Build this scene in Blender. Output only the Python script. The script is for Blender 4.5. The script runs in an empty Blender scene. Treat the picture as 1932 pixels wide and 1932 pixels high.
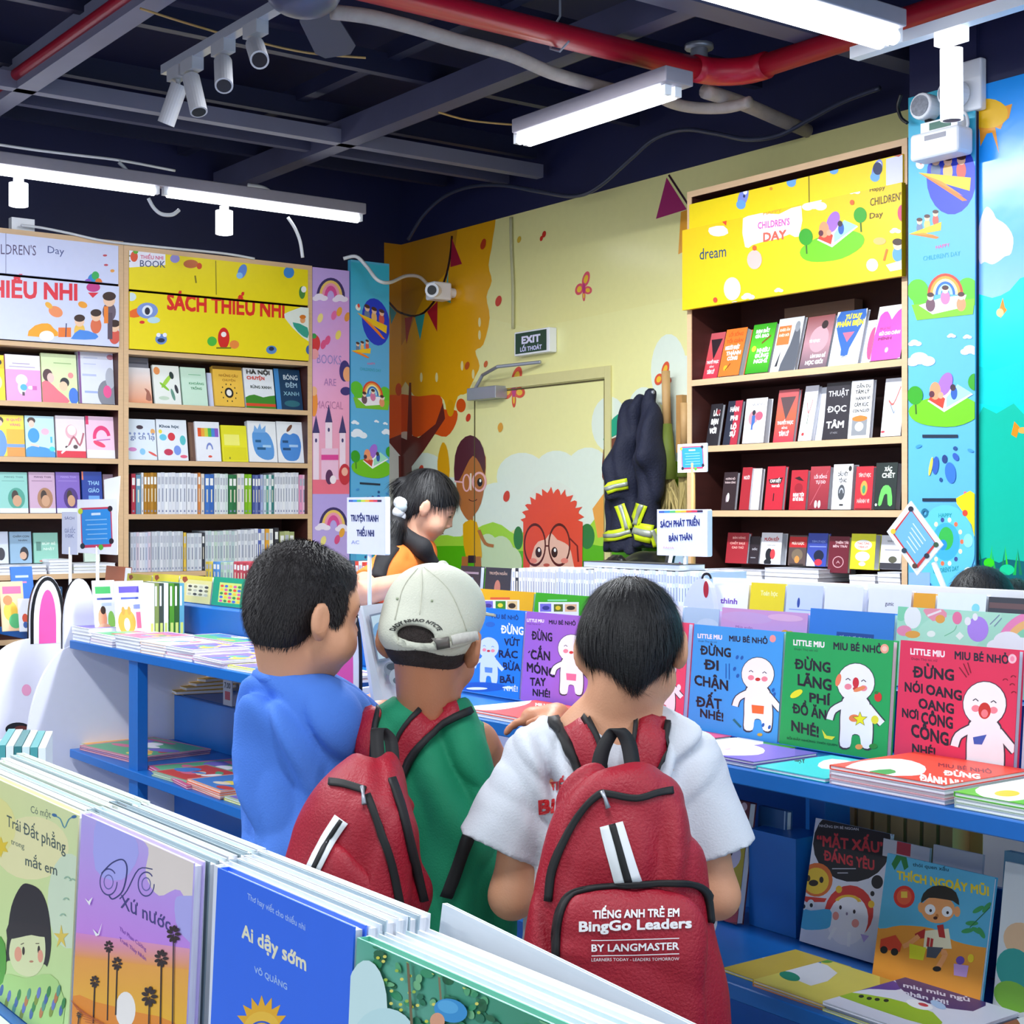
import bpy, bmesh, math, random
import numpy as np
from mathutils import Vector, Matrix, Euler
from mathutils.geometry import tessellate_polygon
from mathutils.bvhtree import BVHTree
random.seed(7); rng = np.random.default_rng(7)
S = bpy.context.scene
COL = S.collection
# ---------------------------------------------------------------- camera, world, light, exposure
FPX, CXY, CAMH, YAW = 2820.0, 966.0, 1.45, math.radians(36.65)
cam = bpy.data.objects.new('camera', bpy.data.cameras.new('camera')); COL.objects.link(cam)
cam.location = (0, 0, CAMH); cam.rotation_euler = (math.pi/2, 0, -YAW)
cam.data.sensor_width = 36; cam.data.lens = FPX/1932*36; cam.data.clip_start = .02; cam.data.clip_end = 60
S.camera = cam
w = bpy.data.worlds.new('world'); S.world = w; w.use_nodes = True
w.node_tree.nodes['Background'].inputs[0].default_value = (.80, .88, 1, 1)
w.node_tree.nodes['Background'].inputs[1].default_value = .85
S.view_settings.view_transform = 'Standard'; S.view_settings.look = 'None'
S.view_settings.gamma = 1; S.view_settings.use_curve_mapping = False
S.view_settings.exposure = .75
def area(loc, sx, sy, power, rot=(0, 0, 0), col=(.93, .97, 1)):
    l = bpy.data.lights.new('added_area_light', 'AREA'); l.shape = 'RECTANGLE'; l.size = sx; l.size_y = sy
    l.energy = power; l.color = col
    o = bpy.data.objects.new('added_area_light', l); COL.objects.link(o); o.location = loc; o.rotation_euler = rot
    return o
# added fill: area lights over the shop floor and behind the camera, no fittings
for X, Y in [(-2.2, 1.0), (.5, 3.6), (2.5, -.6), (2.6, 3.6), (-1.8, 4.2), (.6, .9)]:
    area((X, Y, 2.86), .12, 1.2, 22 if Y < 2 else 32 if X < 1 and X > 0 else 52)
area((1.0, 5.25, 2.74), 2.4, .06, 26)
area((2.9, 1.2, 2.86), .12, 1.2, 8)  # added fill near the pillar
# ---------------------------------------------------------------- camera geometry helpers (photo pixel -> point on a real plane)
C = Vector((0, 0, CAMH))
FW = Vector((math.sin(YAW), math.cos(YAW), 0)); RT = Vector((math.cos(YAW), -math.sin(YAW), 0)); UP = Vector((0, 0, 1))
def ray(px, py): return FW + RT*((px-CXY)/FPX) + UP*((CXY-py)/FPX)
def onX(px, py, X): d = ray(px, py); return C + d*(X/d.x)
def onY(px, py, Y): d = ray(px, py); return C + d*(Y/d.y)
def onZ(px, py, Z): d = ray(px, py); return C + d*((Z-CAMH)/d.z)
def atD(px, py, D): return C + ray(px, py)*D
# ---------------------------------------------------------------- colours and materials
def lin(c): return c/12.92 if c <= .04045 else ((c+.055)/1.055)**2.4
def hexc(h):
    h = h.lstrip('#')
    if len(h) == 3: h = ''.join(a*2 for a in h)
    return tuple(lin(int(h[i:i+2], 16)/255) for i in (0, 2, 4)) + (1,)
MATS = {}
def mat(key, col='#ffffff', rough=.5, metal=0, noise=.06, scale=30, bump=0, bscale=60, emit=0, coat=0, vc=False, stretch=None, alpha=1):
    if key in MATS: return MATS[key]
    m = bpy.data.materials.new(key); m.use_nodes = True; nt = m.node_tree; b = nt.nodes['Principled BSDF']
    b.inputs['Roughness'].default_value = rough; b.inputs['Metallic'].default_value = metal
    b.inputs['Coat Weight'].default_value = coat; b.inputs['Coat Roughness'].default_value = .12
    if emit:
        b.inputs['Base Color'].default_value = hexc(col); b.inputs['Emission Color'].default_value = hexc(col)
        b.inputs['Emission Strength'].default_value = emit; MATS[key] = m; return m
    tc = nt.nodes.new('ShaderNodeTexCoord'); mp = nt.nodes.new('ShaderNodeMapping'); nt.links.new(tc.outputs['Object'], mp.inputs[0])
    if stretch: mp.inputs['Scale'].default_value = stretch
    n = nt.nodes.new('ShaderNodeTexNoise'); n.inputs['Scale'].default_value = scale; n.inputs['Detail'].default_value = 4
    nt.links.new(mp.outputs[0], n.inputs['Vector'])
    mr = nt.nodes.new('ShaderNodeMapRange'); mr.inputs['To Min'].default_value = 1-noise; mr.inputs['To Max'].default_value = 1+noise
    nt.links.new(n.outputs['Fac'], mr.inputs['Value'])
    vm = nt.nodes.new('ShaderNodeVectorMath'); vm.operation = 'SCALE'
    if vc:
        a = nt.nodes.new('ShaderNodeVertexColor'); a.layer_name = 'Col'; nt.links.new(a.outputs['Color'], vm.inputs[0])
    else: vm.inputs[0].default_value = hexc(col)[:3]
    nt.links.new(mr.outputs[0], vm.inputs['Scale']); nt.links.new(vm.outputs[0], b.inputs['Base Color'])
    if bump:
        n2 = nt.nodes.new('ShaderNodeTexNoise'); n2.inputs['Scale'].default_value = bscale; n2.inputs['Detail'].default_value = 3
        nt.links.new(mp.outputs[0], n2.inputs['Vector'])
        bp = nt.nodes.new('ShaderNodeBump'); bp.inputs['Strength'].default_value = bump; bp.inputs['Distance'].default_value = .01
        nt.links.new(n2.outputs['Fac'], bp.inputs['Height']); nt.links.new(bp.outputs[0], b.inputs['Normal'])
    MATS[key] = m; return m
PRINT = mat('printed_gloss', rough=.42, noise=.03, vc=True)
MATTE = mat('coloured_matte', rough=.7, noise=.04, vc=True)
WALLP = mat('printed_wall_vinyl', rough=.22, noise=.03, vc=True, bump=.12, bscale=7)
BLUEB = mat('blue_painted_board', '#1565b8', rough=.35, noise=.05)
WOODE = mat('pale_wood_edge', '#d8b48c', rough=.5, noise=.12, scale=12, stretch=(1, 1, 8))
WOODD = mat('dark_wood_inside', '#45211c', rough=.5, noise=.25, scale=9, stretch=(1, 1, 6))
NAVY = mat('navy_paint', '#161b46', rough=.6, noise=.2, scale=4)
STEEL = mat('grey_steel_beam', '#4b4c66', rough=.5, noise=.15, scale=8)
WHITEP = mat('white_plastic', '#f2f4f8', rough=.35, noise=.02)
GREYM = mat('pale_metal', '#a9adb8', rough=.35, metal=.5, noise=.05)
BLACKP = mat('black_plastic', '#101114', rough=.4, noise=.1)
TUBE = mat('lit_tube', '#f4f8ff', emit=4)
PAGES = mat('paper_pages', '#eceef4', rough=.8, noise=.18, scale=40, stretch=(1, 60, 1))
PAGEH = mat('paper_pages_lying', '#e6e8f0', rough=.8, noise=.2, scale=40, stretch=(1, 1, 60))
# ---------------------------------------------------------------- object helpers
def tag(o, label=None, cat=None, group=None, kind=None):
    if label: o['label'] = label
    if cat: o['category'] = cat
    if group: o['group'] = group
    if kind: o['kind'] = kind
    return o
def empty(name, loc=(0, 0, 0), rz=0, label=None, cat=None, group=None, rot=None):
    o = bpy.data.objects.new(name, None); COL.objects.link(o); o.location = loc
    o.rotation_euler = rot if rot else (0, 0, rz); o.empty_display_size = .05
    return tag(o, label, cat, group)
def mesh_obj(name, verts, faces, m, parent=None, smooth=False, cols=None, fcols=None, mats=None, midx=None):
    me = bpy.data.meshes.new(name); me.from_pydata([tuple(v) for v in verts], [], faces); me.update()
    if cols is not None:      # per-vertex colours
        a = me.color_attributes.new('Col', 'FLOAT_COLOR', 'POINT'); a.data.foreach_set('color', np.array(cols, 'f').ravel())
    elif fcols is not None:
        a = me.color_attributes.new('Col', 'FLOAT_COLOR', 'CORNER')
        arr = np.array([fcols[p.index] for p in me.polygons for _ in range(p.loop_total)], 'f'); a.data.foreach_set('color', arr.ravel())
    for mm in (mats or [m]): me.materials.append(mm)
    if midx: me.polygons.foreach_set('material_index', midx)
    if smooth: me.polygons.foreach_set('use_smooth', [True]*len(me.polygons))
    o = bpy.data.objects.new(name, me); COL.objects.link(o)
    if parent: o.parent = parent
    return o
class MB:
    "collects solids into one mesh"
    def __init__(s): s.v, s.f, s.c = [], [], []
    def add(s, vs, fs, col=None):
        b = len(s.v); s.v += [tuple(v) for v in vs]; s.f += [tuple(i+b for i in f) for f in fs]
        s.c += [hexc(col) if isinstance(col, str) else (col or (1, 1, 1, 1))]*len(fs); return s
    def box(s, x0, y0, z0, x1, y1, z1, col=None, M=None):
        vs = [Vector((x, y, z)) for x in (x0, x1) for y in (y0, y1) for z in (z0, z1)]
        if M: vs = [M @ v for v in vs]
        return s.add(vs, [(0, 1, 3, 2), (4, 6, 7, 5), (0, 4, 5, 1), (2, 3, 7, 6), (0, 2, 6, 4), (1, 5, 7, 3)], col)
    def tube(s, pts, r, n=10, col=None, caps=True):
        pts = [Vector(p) for p in pts]; rs = r if isinstance(r, (list, tuple)) else [r]*len(pts)
        vs, fs = [], []; prev = None
        for i, p in enumerate(pts):
            t = (pts[min(i+1, len(pts)-1)]-pts[max(i-1, 0)]).normalized()
            if prev is None: a = t.orthogonal().normalized()
            else: a = (prev - t*prev.dot(t)).normalized()
            prev = a; b = t.cross(a)
            for k in range(n):
                an = 2*math.pi*k/n; vs.append(p + (a*math.cos(an)+b*math.sin(an))*rs[i])
        for i in range(len(pts)-1):
            for k in range(n):
                fs.append((i*n+k, i*n+(k+1) % n, (i+1)*n+(k+1) % n, (i+1)*n+k))
        if caps: fs += [tuple(range(n))[::-1], tuple(range((len(pts)-1)*n, len(pts)*n))]
        return s.add(vs, fs, col)
    def ball(s, c, r, nu=16, nv=10, col=None, M=None):
        c = Vector(c); r = Vector(r) if not isinstance(r, (int, float)) else Vector((r, r, r)); vs, fs = [], []
        for j in range(nv+1):
            th = math.pi*j/nv
            for i in range(nu):
                ph = 2*math.pi*i/nu; q = Vector((r.x*math.sin(th)*math.cos(ph), r.y*math.sin(th)*math.sin(ph), r.z*math.cos(th)))
                vs.append(c + (M @ q if M else q))
        for j in range(nv):
            for i in range(nu): fs.append((j*nu+i, (j+1)*nu+i, (j+1)*nu+(i+1) % nu, j*nu+(i+1) % nu))
        return s.add(vs, fs, col)
    def prism(s, pts, y0, y1, col=None, M=None):
        "outline in local x,z extruded along y"
        n = len(pts); vs = [Vector((x, y0, z)) for x, z in pts] + [Vector((x, y1, z)) for x, z in pts]
        if M: vs = [M @ v for v in vs]
        tri = tessellate_polygon([[Vector((x, z, 0)) for x, z in pts]])
        fs = [t for t in tri] + [(a+n, c+n, b+n) for a, b, c in tri] + [(i, (i+1) % n, n+(i+1) % n, n+i) for i in range(n)]
        return s.add(vs, fs, col)
    def build(s, name, m, parent=None, smooth=False, fix=True):
        o = mesh_obj(name, s.v, s.f, m, parent, smooth, fcols=s.c if any(c != (1, 1, 1, 1) for c in s.c) else None)
        if fix:
            bm = bmesh.new(); bm.from_mesh(o.data); bmesh.ops.recalc_face_normals(bm, faces=bm.faces); bm.to_mesh(o.data); bm.free()
        return o
def bevel(o, w, seg=2):
    md = o.modifiers.new('bevel', 'BEVEL'); md.width = w; md.segments = seg; md.limit_method = 'ANGLE'; return o
def smooth_pts(P, k=5, closed=True):
    n = len(P); out = []
    rngi = range(n if closed else n-1)
    g = lambda i: P[i % n] if closed else P[max(0, min(n-1, i))]
    for i in rngi:
        p0, p1, p2, p3 = g(i-1), g(i), g(i+1), g(i+2)
        for j in range(k):
            t = j/k; out.append(tuple(.5*((2*b)+(-a+c)*t+(2*a-5*b+4*c-d)*t*t+(-a+3*b-3*c+d)*t**3) for a, b, c, d in zip(p0, p1, p2, p3)))
    if not closed: out.append(tuple(P[-1]))
    return out
# ---------------------------------------------------------------- flat print: coloured shapes laid on a face of a real object
TXT = {}
def raw_text(s):
    c = bpy.data.curves.new('t', 'FONT'); c.body = s; c.resolution_u = 2
    o = bpy.data.objects.new('t', c); me = bpy.data.meshes.new_from_object(o); me.calc_loop_triangles()
    v = [(q.co.x, q.co.y) for q in me.vertices]; f = [tuple(t.vertices) for t in me.loop_triangles]
    bpy.data.objects.remove(o); bpy.data.meshes.remove(me); bpy.data.curves.remove(c); return v, f
def text_tris(s, bold=0):
    "triangles of a line of text; each vertex carries a small layer number so that overlapping strokes never share a plane"
    k = (s, bold)
    if k not in TXT:
        HORN = dict(zip('ơớờợởỡƠỚỜỢỞỠ', 'oóòọỏõOÓÒỌỎÕ')); src = s
        s = ''.join(HORN.get(c, c) for c in s).replace('\u0110', 'D')
        v, f = raw_text(s); v = [(x, y, 0) for x, y in v]
        for i, ch in enumerate(src):        # the horn of the Vietnamese O
            if ch in HORN:
                r = max(x for x, y in raw_text(s[:i]+('O' if ch in 'ƠỚỜỢỞỠ' else 'o'))[0]); t = .73 if ch in 'ƠỚỜỢỞỠ' else .55; n = len(v)
                v += [(r-.13, t-.1, 1), (r-.03, t-.14, 1), (r+.07, t+.06, 1), (r, t+.08, 1)]; f += [(n, n+1, n+2), (n, n+2, n+3)]
        for i, ch in enumerate(src):          # the stroke of the Vietnamese D
            if ch == '\u0110':
                pre = raw_text(s[:i].replace('\u0110', 'D')+'D')[0]; d = raw_text('D')[0]
                l = max(x for x, y in pre)-(max(x for x, y in d)-min(x for x, y in d)); n = len(v)
                v += [(l-.09, .33, 1), (l+.3, .33, 1), (l+.3, .42, 1), (l-.09, .42, 1)]; f += [(n, n+1, n+2), (n, n+2, n+3)]
        if bold:      # heavier strokes: the same outline laid again, slightly shifted
            n = len(v); b_ = bold*.62; V2, F2 = [], []
            for i, (dx, dy) in enumerate([(-b_, -b_), (b_, -b_), (-b_, b_), (b_, b_)]):
                V2 += [(x+dx, y+dy, l+2*i) for x, y, l in v]; F2 += [tuple(q+n*i for q in t) for t in f]
            v, f = V2, F2
        xs = [p[0] for p in v] or [0, 1]
        TXT[k] = (v, f, min(xs), max(xs))
    return TXT[k]
def clip_poly(poly, x0, z0, x1, z1):
    for ax, lim, sg in ((0, x0, 1), (0, x1, -1), (1, z0, 1), (1, z1, -1)):
        out = []; n = len(poly)
        for i in range(n):
            a, b = poly[i], poly[(i+1) % n]; da, db = sg*(a[ax]-lim), sg*(b[ax]-lim)
            if da >= 0: out.append(a)
            if (da >= 0) != (db >= 0):
                t = da/(da-db); out.append(tuple(p+(q-p)*t for p, q in zip(a, b)))
        poly = out
        if len(poly) < 3: return []
    return poly
class Art:
    """M: world matrix whose local x-z plane (y=0, seen from -y) carries the print. px=True: shapes are measured in photo pixels
    and carried onto that plane; otherwise in 0..1 across and 0..1 up the face."""
    def __init__(s, M, W, H, px=False, eps=6e-5, clip=True, x0=0.):
        s.M, s.W, s.H, s.px, s.eps = M, W, H, px, eps; s.x0 = x0
        s.inv = M.inverted(); s.o = s.inv @ C; s.r = s.inv.to_3x3(); s.lay = 1
        s.v, s.f, s.c = [], [], []; s.box = (x0, 0, x0+W, H) if clip else None
    def P(s, p):
        if s.px:
            d = s.r @ ray(*p[:2]); t = -s.o.y/d.y; return (s.o.x+t*d.x, s.o.z+t*d.z)
        return (s.x0+p[0]*s.W, p[1]*s.H)
    def _tri(s, pts, cols, sub=0):
        ext = [tuple(p)+tuple(c) for p, c in zip(pts, cols)]
        if s.box: ext = clip_poly(ext, *s.box)
        if len(ext) < 3: return
        b = len(s.v); y = -s.eps*(s.lay+sub*.3)
        s.v += [(e[0], y, e[1]) for e in ext]; s.c += [e[2:] for e in ext]
        a2 = sum(ext[i][0]*ext[(i+1) % len(ext)][1]-ext[(i+1) % len(ext)][0]*ext[i][1] for i in range(len(ext)))
        idx = tuple(range(b, b+len(ext))); s.f.append(idx if a2 > 0 else idx[::-1])
    def loc_poly(s, L, col):
        c = hexc(col) if isinstance(col, str) else col
        if len(L) == 3: s._tri(L, [c]*3)
        else:
            for t in tessellate_polygon([[Vector((x, z, 0)) for x, z in L]]): s._tri([L[i] for i in t], [c]*3)
        s.lay += 1
    def poly(s, pts, col, sm=0):
        if sm: pts = smooth_pts(pts, sm)
        s.loc_poly([s.P(p) for p in pts], col); return s
    def rect(s, x0, y0, x1, y1, col): return s.poly([(x0, y0), (x1, y0), (x1, y1), (x0, y1)], col)
    def quad(s, pts, cols):
        L = [s.P(p) for p in pts]; c = [hexc(q) for q in cols]
        s._tri([L[0], L[1], L[2]], [c[0], c[1], c[2]]); s._tri([L[0], L[2], L[3]], [c[0], c[2], c[3]]); s.lay += 1; return s
    def grad(s, x0, y0, x1, y1, stops):
        "vertical gradient between y0 and y1; stops: colours"
        n = len(stops)-1
        for i in range(n):
            a, b = y0+(y1-y0)*i/n, y0+(y1-y0)*(i+1)/n
            s.quad([(x0, a), (x1, a), (x1, b), (x0, b)], [stops[i], stops[i], stops[i+1], stops[i+1]]); s.lay -= 1
        s.lay += 1; return s
    def ell(s, cx, cy, rx, ry, col, rot=0, n=22, a0=0, a1=360):
        r = math.radians(rot); full = abs(a1-a0) >= 360
        ry2 = ry if s.px or True else ry
        P = []
        for k in range(n if full else n+1):
            a = math.radians(a0+(a1-a0)*k/n); x, y = rx*math.cos(a), ry2*math.sin(a)
            P.append((cx+x*math.cos(r)-y*math.sin(r), cy+x*math.sin(r)+y*math.cos(r)))
        return s.poly(P, col)
    def arc(s, cx, cy, rx, ry, w, col, a0=0, a1=180, n=16):
        o = [(cx+rx*math.cos(math.radians(a0+(a1-a0)*k/n)), cy+ry*math.sin(math.radians(a0+(a1-a0)*k/n))) for k in range(n+1)]
        f = 1-w/rx
        i = [(cx+(x-cx)*f, cy+(y-cy)*f) for x, y in o]
        return s.poly(o+i[::-1], col)
    def line(s, pts, w, col, sm=0):
        if sm: pts = smooth_pts(pts, sm, False)
        L = []; R = []
        for i, p in enumerate(pts):
            a, b = pts[max(i-1, 0)], pts[min(i+1, len(pts)-1)]; dx, dy = b[0]-a[0], b[1]-a[1]; l = math.hypot(dx, dy) or 1
            ww = w if not isinstance(w, (list, tuple)) else w[0]+(w[1]-w[0])*i/(len(pts)-1)
            L.append((p[0]-dy/l*ww/2, p[1]+dx/l*ww/2)); R.append((p[0]+dy/l*ww/2, p[1]-dx/l*ww/2))
        for i in range(len(pts)-1):
            s.loc_poly([s.P(q) for q in (L[i], L[i+1], R[i+1], R[i])], col); s.lay -= 1
        s.lay += 1; return s
    def text(s, t, x0, x1, y, h, col, bold=.03, tilt=0, y1=None):
        "text fitted between x0 and x1 on baseline y, capital height h (photo px or face units); y1: baseline height at x1"
        v, f, a, b = text_tris(t, bold)
        A = s.P((x0, y)); B = s.P((x1, y1 if y1 is not None else y)); T = s.P((x0, y-h if s.px else y+h))
        if y1 is None: B = (B[0], A[1])
        sx = (B[0]-A[0])/max(b-a, 1e-6); sl = (B[1]-A[1])/max(b-a, 1e-6); sz = abs(T[1]-A[1])/.73
        if s.px: sz = ((T[1]-A[1])/.73)
        tx = (T[0]-A[0])/.73 if s.px and tilt == 0 and y1 is not None else 0
        c = hexc(col)
        for tr in f:
            s._tri([(A[0]+(v[i][0]-a)*sx+v[i][1]*(tx+tilt*sz), A[1]+v[i][1]*sz+(v[i][0]-a)*sl) for i in tr], [c]*3, v[tr[0]][2])
        s.lay += 2; return s
    def do(s, ops):
        for o in ops: getattr(s, {'r': 'rect', 'e': 'ell', 'p': 'poly', 't': 'text', 'l': 'line', 'a': 'arc', 'g': 'grad', 'q': 'quad'}[o[0]])(*o[1:])
        return s
    def build(s, name='printed_cover', parent=None, m=None):
        o = mesh_obj(name, s.v, s.f, m or PRINT, None, cols=s.c)
        if parent: o.parent = parent
        return o
RZX = -math.pi/2      # faces -X (seen from the aisle)
# ================================================================ ROOM
def structure(name, m, boxes):
    mb = MB()
    for b in boxes: mb.box(*b)
    return tag(mb.build(name, m), kind='structure')
FLOORM = mat('grey_floor_tile', '#6d6f78', rough=.3, noise=.1, scale=6)
structure('floor', FLOORM, [(-4.5, -3, -.1, 4.6, 7.1, 0)])
structure('ceiling', NAVY, [(-4.5, -3, 3.4, 4.6, 7.1, 3.5)])
wall_back = structure('wall_back', NAVY, [(-4.5, 6.77, 0, 4.6, 7.0, 3.4)])
wall_right = structure('wall_right', NAVY, [(4.3, -3, 0, 4.6, 6.77, 3.4)])
tiles = MB()
# ---------------- mural on the right wall
XM = 4.3
MM = Matrix.Translation((XM-.002, 6.77, 0)) @ Matrix.Rotation(RZX, 4, 'Z')
A = Art(MM, 9.6, 2.88, px=True, eps=2.5e-5)
def lx(px): return 6.77 - onX(px, 966, XM).y
xs = lx(1835)
A.loc_poly([(0, 0), (xs, 0), (xs, 2.88), (0, 2.88)], '#f1eba2')
A.poly([(762, 560), (1000, 620), (1300, 560), (1300, 1000), (762, 1000)], '#f3efa8')
# clouds
for cx, cy, rx, ry in [(985, 900, 48, 46), (1050, 890, 42, 40), (1110, 900, 46, 56), (1150, 800, 34, 52), (1262, 700, 34, 70), (1290, 760, 40, 90), (1215, 790, 34, 60), (850, 960, 40, 60), (800, 900, 46, 46), (940, 960, 50, 50), (1020, 960, 60, 60), (1100, 970, 70, 70), (1190, 900, 60, 80), (1250, 900, 60, 90)]:
    A.ell(cx, cy, rx, ry, '#e6f2e2')
A.ell(1042, 960, 50, 52, '#e6eedf')
# hills
A.poly([(762, 1040), (830, 1010), (870, 1012), (930, 985), (975, 1010), (1000, 1000), (1090, 1010), (1160, 940), (1300, 880), (1300, 1300), (762, 1300)], '#a8dc3c', 3)
A.poly([(762, 1075), (800, 1035), (870, 1030), (930, 1030), (990, 1040), (1090, 1025), (1160, 1030), (1300, 1000), (1300, 1300), (762, 1300)], '#5ab914', 3)
for x, y, r in [(920, 1040, 22), (945, 1050, 26), (965, 1062, 20)]: A.ell(x, y, r, r*1.5, '#cfe3b4')
A.ell(978, 1015, 9, 22, '#2f7d3a'); A.ell(1108, 1012, 14, 24, '#2f7d3a')
A.poly([(1118, 960), (1140, 930), (1160, 940), (1150, 1010), (1128, 1015)], '#f0a84a')
# tree
A.poly([(745, 440), (800, 425), (925, 395), (930, 450), (922, 500), (928, 530), (918, 560), (924, 600), (912, 650), (897, 662), (905, 690), (896, 712), (880, 742), (864, 748), (852, 788), (844, 786), (838, 755), (820, 745), (805, 757), (780, 745), (765, 720), (745, 730)], '#efab12', 3)
A.poly([(745, 430), (800, 425), (860, 410), (850, 500), (800, 560), (765, 640), (745, 640)], '#c98a1c', 3)
A.poly([(745, 750), (790, 748), (830, 746), (838, 772), (862, 775), (860, 800), (842, 824), (812, 818), (770, 830), (745, 832)], '#e2581c', 3)
A.ell(870, 765, 9, 13, '#e2581c'); A.ell(850, 770, 7, 16, '#e3a312')
A.ell(765, 828, 16, 14, '#e8dfc8')
A.poly([(745, 850), (757, 870), (760, 1100), (780, 1100), (777, 880), (800, 850), (840, 790), (836, 760), (822, 800), (790, 826), (778, 822), (776, 722), (772, 722), (768, 830), (745, 820)], '#6e2e26')
for x, y in [(795, 712), (824, 712), (872, 690), (893, 706), (905, 608), (905, 632), (752, 788)]: A.ell(x, y, 2.5, 9, '#f3e3a0')
# bunting painted on the wall
A.line([(745, 585), (775, 596), (800, 590), (825, 560), (842, 520), (850, 480), (853, 445)], 4, '#3a1f1c', 3)
for P3, c in [([(764, 600), (779, 597), (767, 650)], '#b3202c'), ([(783, 598), (802, 592), (793, 642)], '#35a8a0'), ([(806, 588), (826, 568), (825, 626)], '#b3202c'), ([(853, 450), (872, 498), (850, 504)], '#a81f38'), ([(846, 510), (846, 530), (851, 572), (838, 566)], '#5fb8b0')]: A.poly(P3, c)
A.poly([(1258, 335), (1296, 395), (1238, 413)], '#a82a68'); A.line([(1262, 330), (1298, 385)], 4, '#3a1f2c')
A.poly([(1285, 400), (1300, 395), (1300, 470), (1280, 480)], '#eda32a')
def butterfly(x, y, k, c1='#e2573a', c2='#f2c23a'):
    for dx, dy, rx, ry, r in [(-9, 6, 8, 12, 20), (8, 8, 8, 8, 0), (4, -14, 7, 16, 15), (0, 18, 3, 12, 0)]:
        A.ell(x+dx*k, y+dy*k, rx*k, ry*k, c1, r); A.ell(x+dx*k, y+dy*k, rx*k*.55, ry*k*.55, c2, r)
    A.ell(x, y+4*k, 3*k, 11*k, '#c23a7a')
butterfly(1102, 540, .95, '#e2586a'); butterfly(970, 730, 1.3); butterfly(1252, 710, .95)
for x, y, c, r in [(1027, 442, '#d23a2a', 5), (1022, 450, '#d23a2a', 4), (941, 568, '#d8472c', 8), (917, 687, '#d8672c', 5), (944, 805, '#e8a42a', 6), (956, 936, '#d8472c', 8), (882, 690, '#c85a22', 6), (884, 788, '#d8472c', 6), (945, 808, '#e8a42a', 6), (795, 885, '#d8472c', 6), (980, 452, '#d9b53c', 5), (912, 462, '#c2401c', 7), (913, 458, '#c2401c', 6), (957, 938, '#d8472c', 7)]:
    A.ell(x, y, r*.7, r*1.3, c, 15)
# painted boy with pink glasses
A.poly([(835, 835), (845, 850), (848, 900), (830, 900), (826, 870)], '#e8a818', 3)
A.poly([(864, 850), (912, 850), (916, 900), (908, 950), (890, 978), (880, 978), (866, 950), (861, 900)], '#b8703a', 3)
A.poly([(858, 905), (859, 860), (870, 832), (888, 821), (906, 832), (916, 862), (915, 895), (906, 875), (893, 860), (880, 880), (868, 905)], '#5b2c36', 2)
A.poly([(884, 970), (893, 970), (893, 990), (884, 990)], '#b8703a')
A.poly([(878, 985), (900, 985), (910, 1045), (905, 1052), (880, 1052), (874, 1000)], '#e8ac10', 2)
A.line([(904, 1000), (916, 1025), (932, 1030)], 6, '#b8703a', 3); A.line([(878, 1050), (876, 1100)], 12, '#b8703a'); A.line([(902, 1050), (904, 1100)], 12, '#b8703a'); A.rect(884, 1048, 898, 1062, '#3a2330')
A.ell(881, 911, 8, 17, '#f2b8b8'); A.ell(881, 911, 5, 14, '#b8703a'); A.ell(905, 909, 14, 19, '#f2b8b8'); A.ell(905, 909, 10, 15, '#b8703a')
A.ell(906, 910, 5, 8, '#2c1512'); A.ell(907, 907, 2, 3, '#ffffff'); A.line([(858, 908), (874, 910)], 3, '#f2b8b8'); A.line([(889, 893), (889, 925)], 3, '#f0e0c8'); A.arc(893, 940, 9, 6, 2, '#5a2018', 20, 160, 8)
# painted child with curly red hair and round glasses
hp = []
for k in range(44):
    a = math.pi*(1+k/43*1.0); rr = 1+.10*math.sin(k*1.9)+.04*math.sin(k*3.1)
    hp.append((1043+55*rr*math.cos(a), 985+60*rr*math.sin(a)))
A.poly([(988, 1100)]+hp+[(1099, 1100)], '#ea4f34')
A.poly([(1004, 1100), (1005, 1045), (1016, 1022), (1030, 1018), (1040, 1005), (1052, 1018), (1066, 1024), (1078, 1040), (1080, 1100)], '#f4c2ac', 2)
for x in (1010, 1056):
    A.arc(x, 1028, 21, 41, 2.6, '#5a1a14', 0, 360, 30)
A.line([(1029, 1030), (1037, 1030)], 3, '#5a1a14'); A.line([(1075, 1015), (1090, 1030), (1092, 1060)], 3, '#7a1a14')
for x in (1017, 1047): A.ell(x, 1042, 6, 10, '#3a1a14'); A.ell(x+1, 1038, 2.2, 3.5, '#ffffff')
for x in (1007, 1066): A.ell(x, 1058, 7, 5, '#f08a7a')
A.ell(1032, 1066, 6, 3, '#c85a4a')
# painted figure beside the coats
A.poly([(1137, 900), (1139, 850), (1150, 830), (1175, 830), (1170, 900), (1145, 905)], '#7a4030', 2)
A.poly([(1139, 830), (1150, 800), (1166, 782), (1182, 784), (1184, 806), (1160, 822)], '#16a884', 2)
A.poly([(1140, 900), (1150, 850), (1156, 852), (1146, 905)], '#d06a6a')
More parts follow.
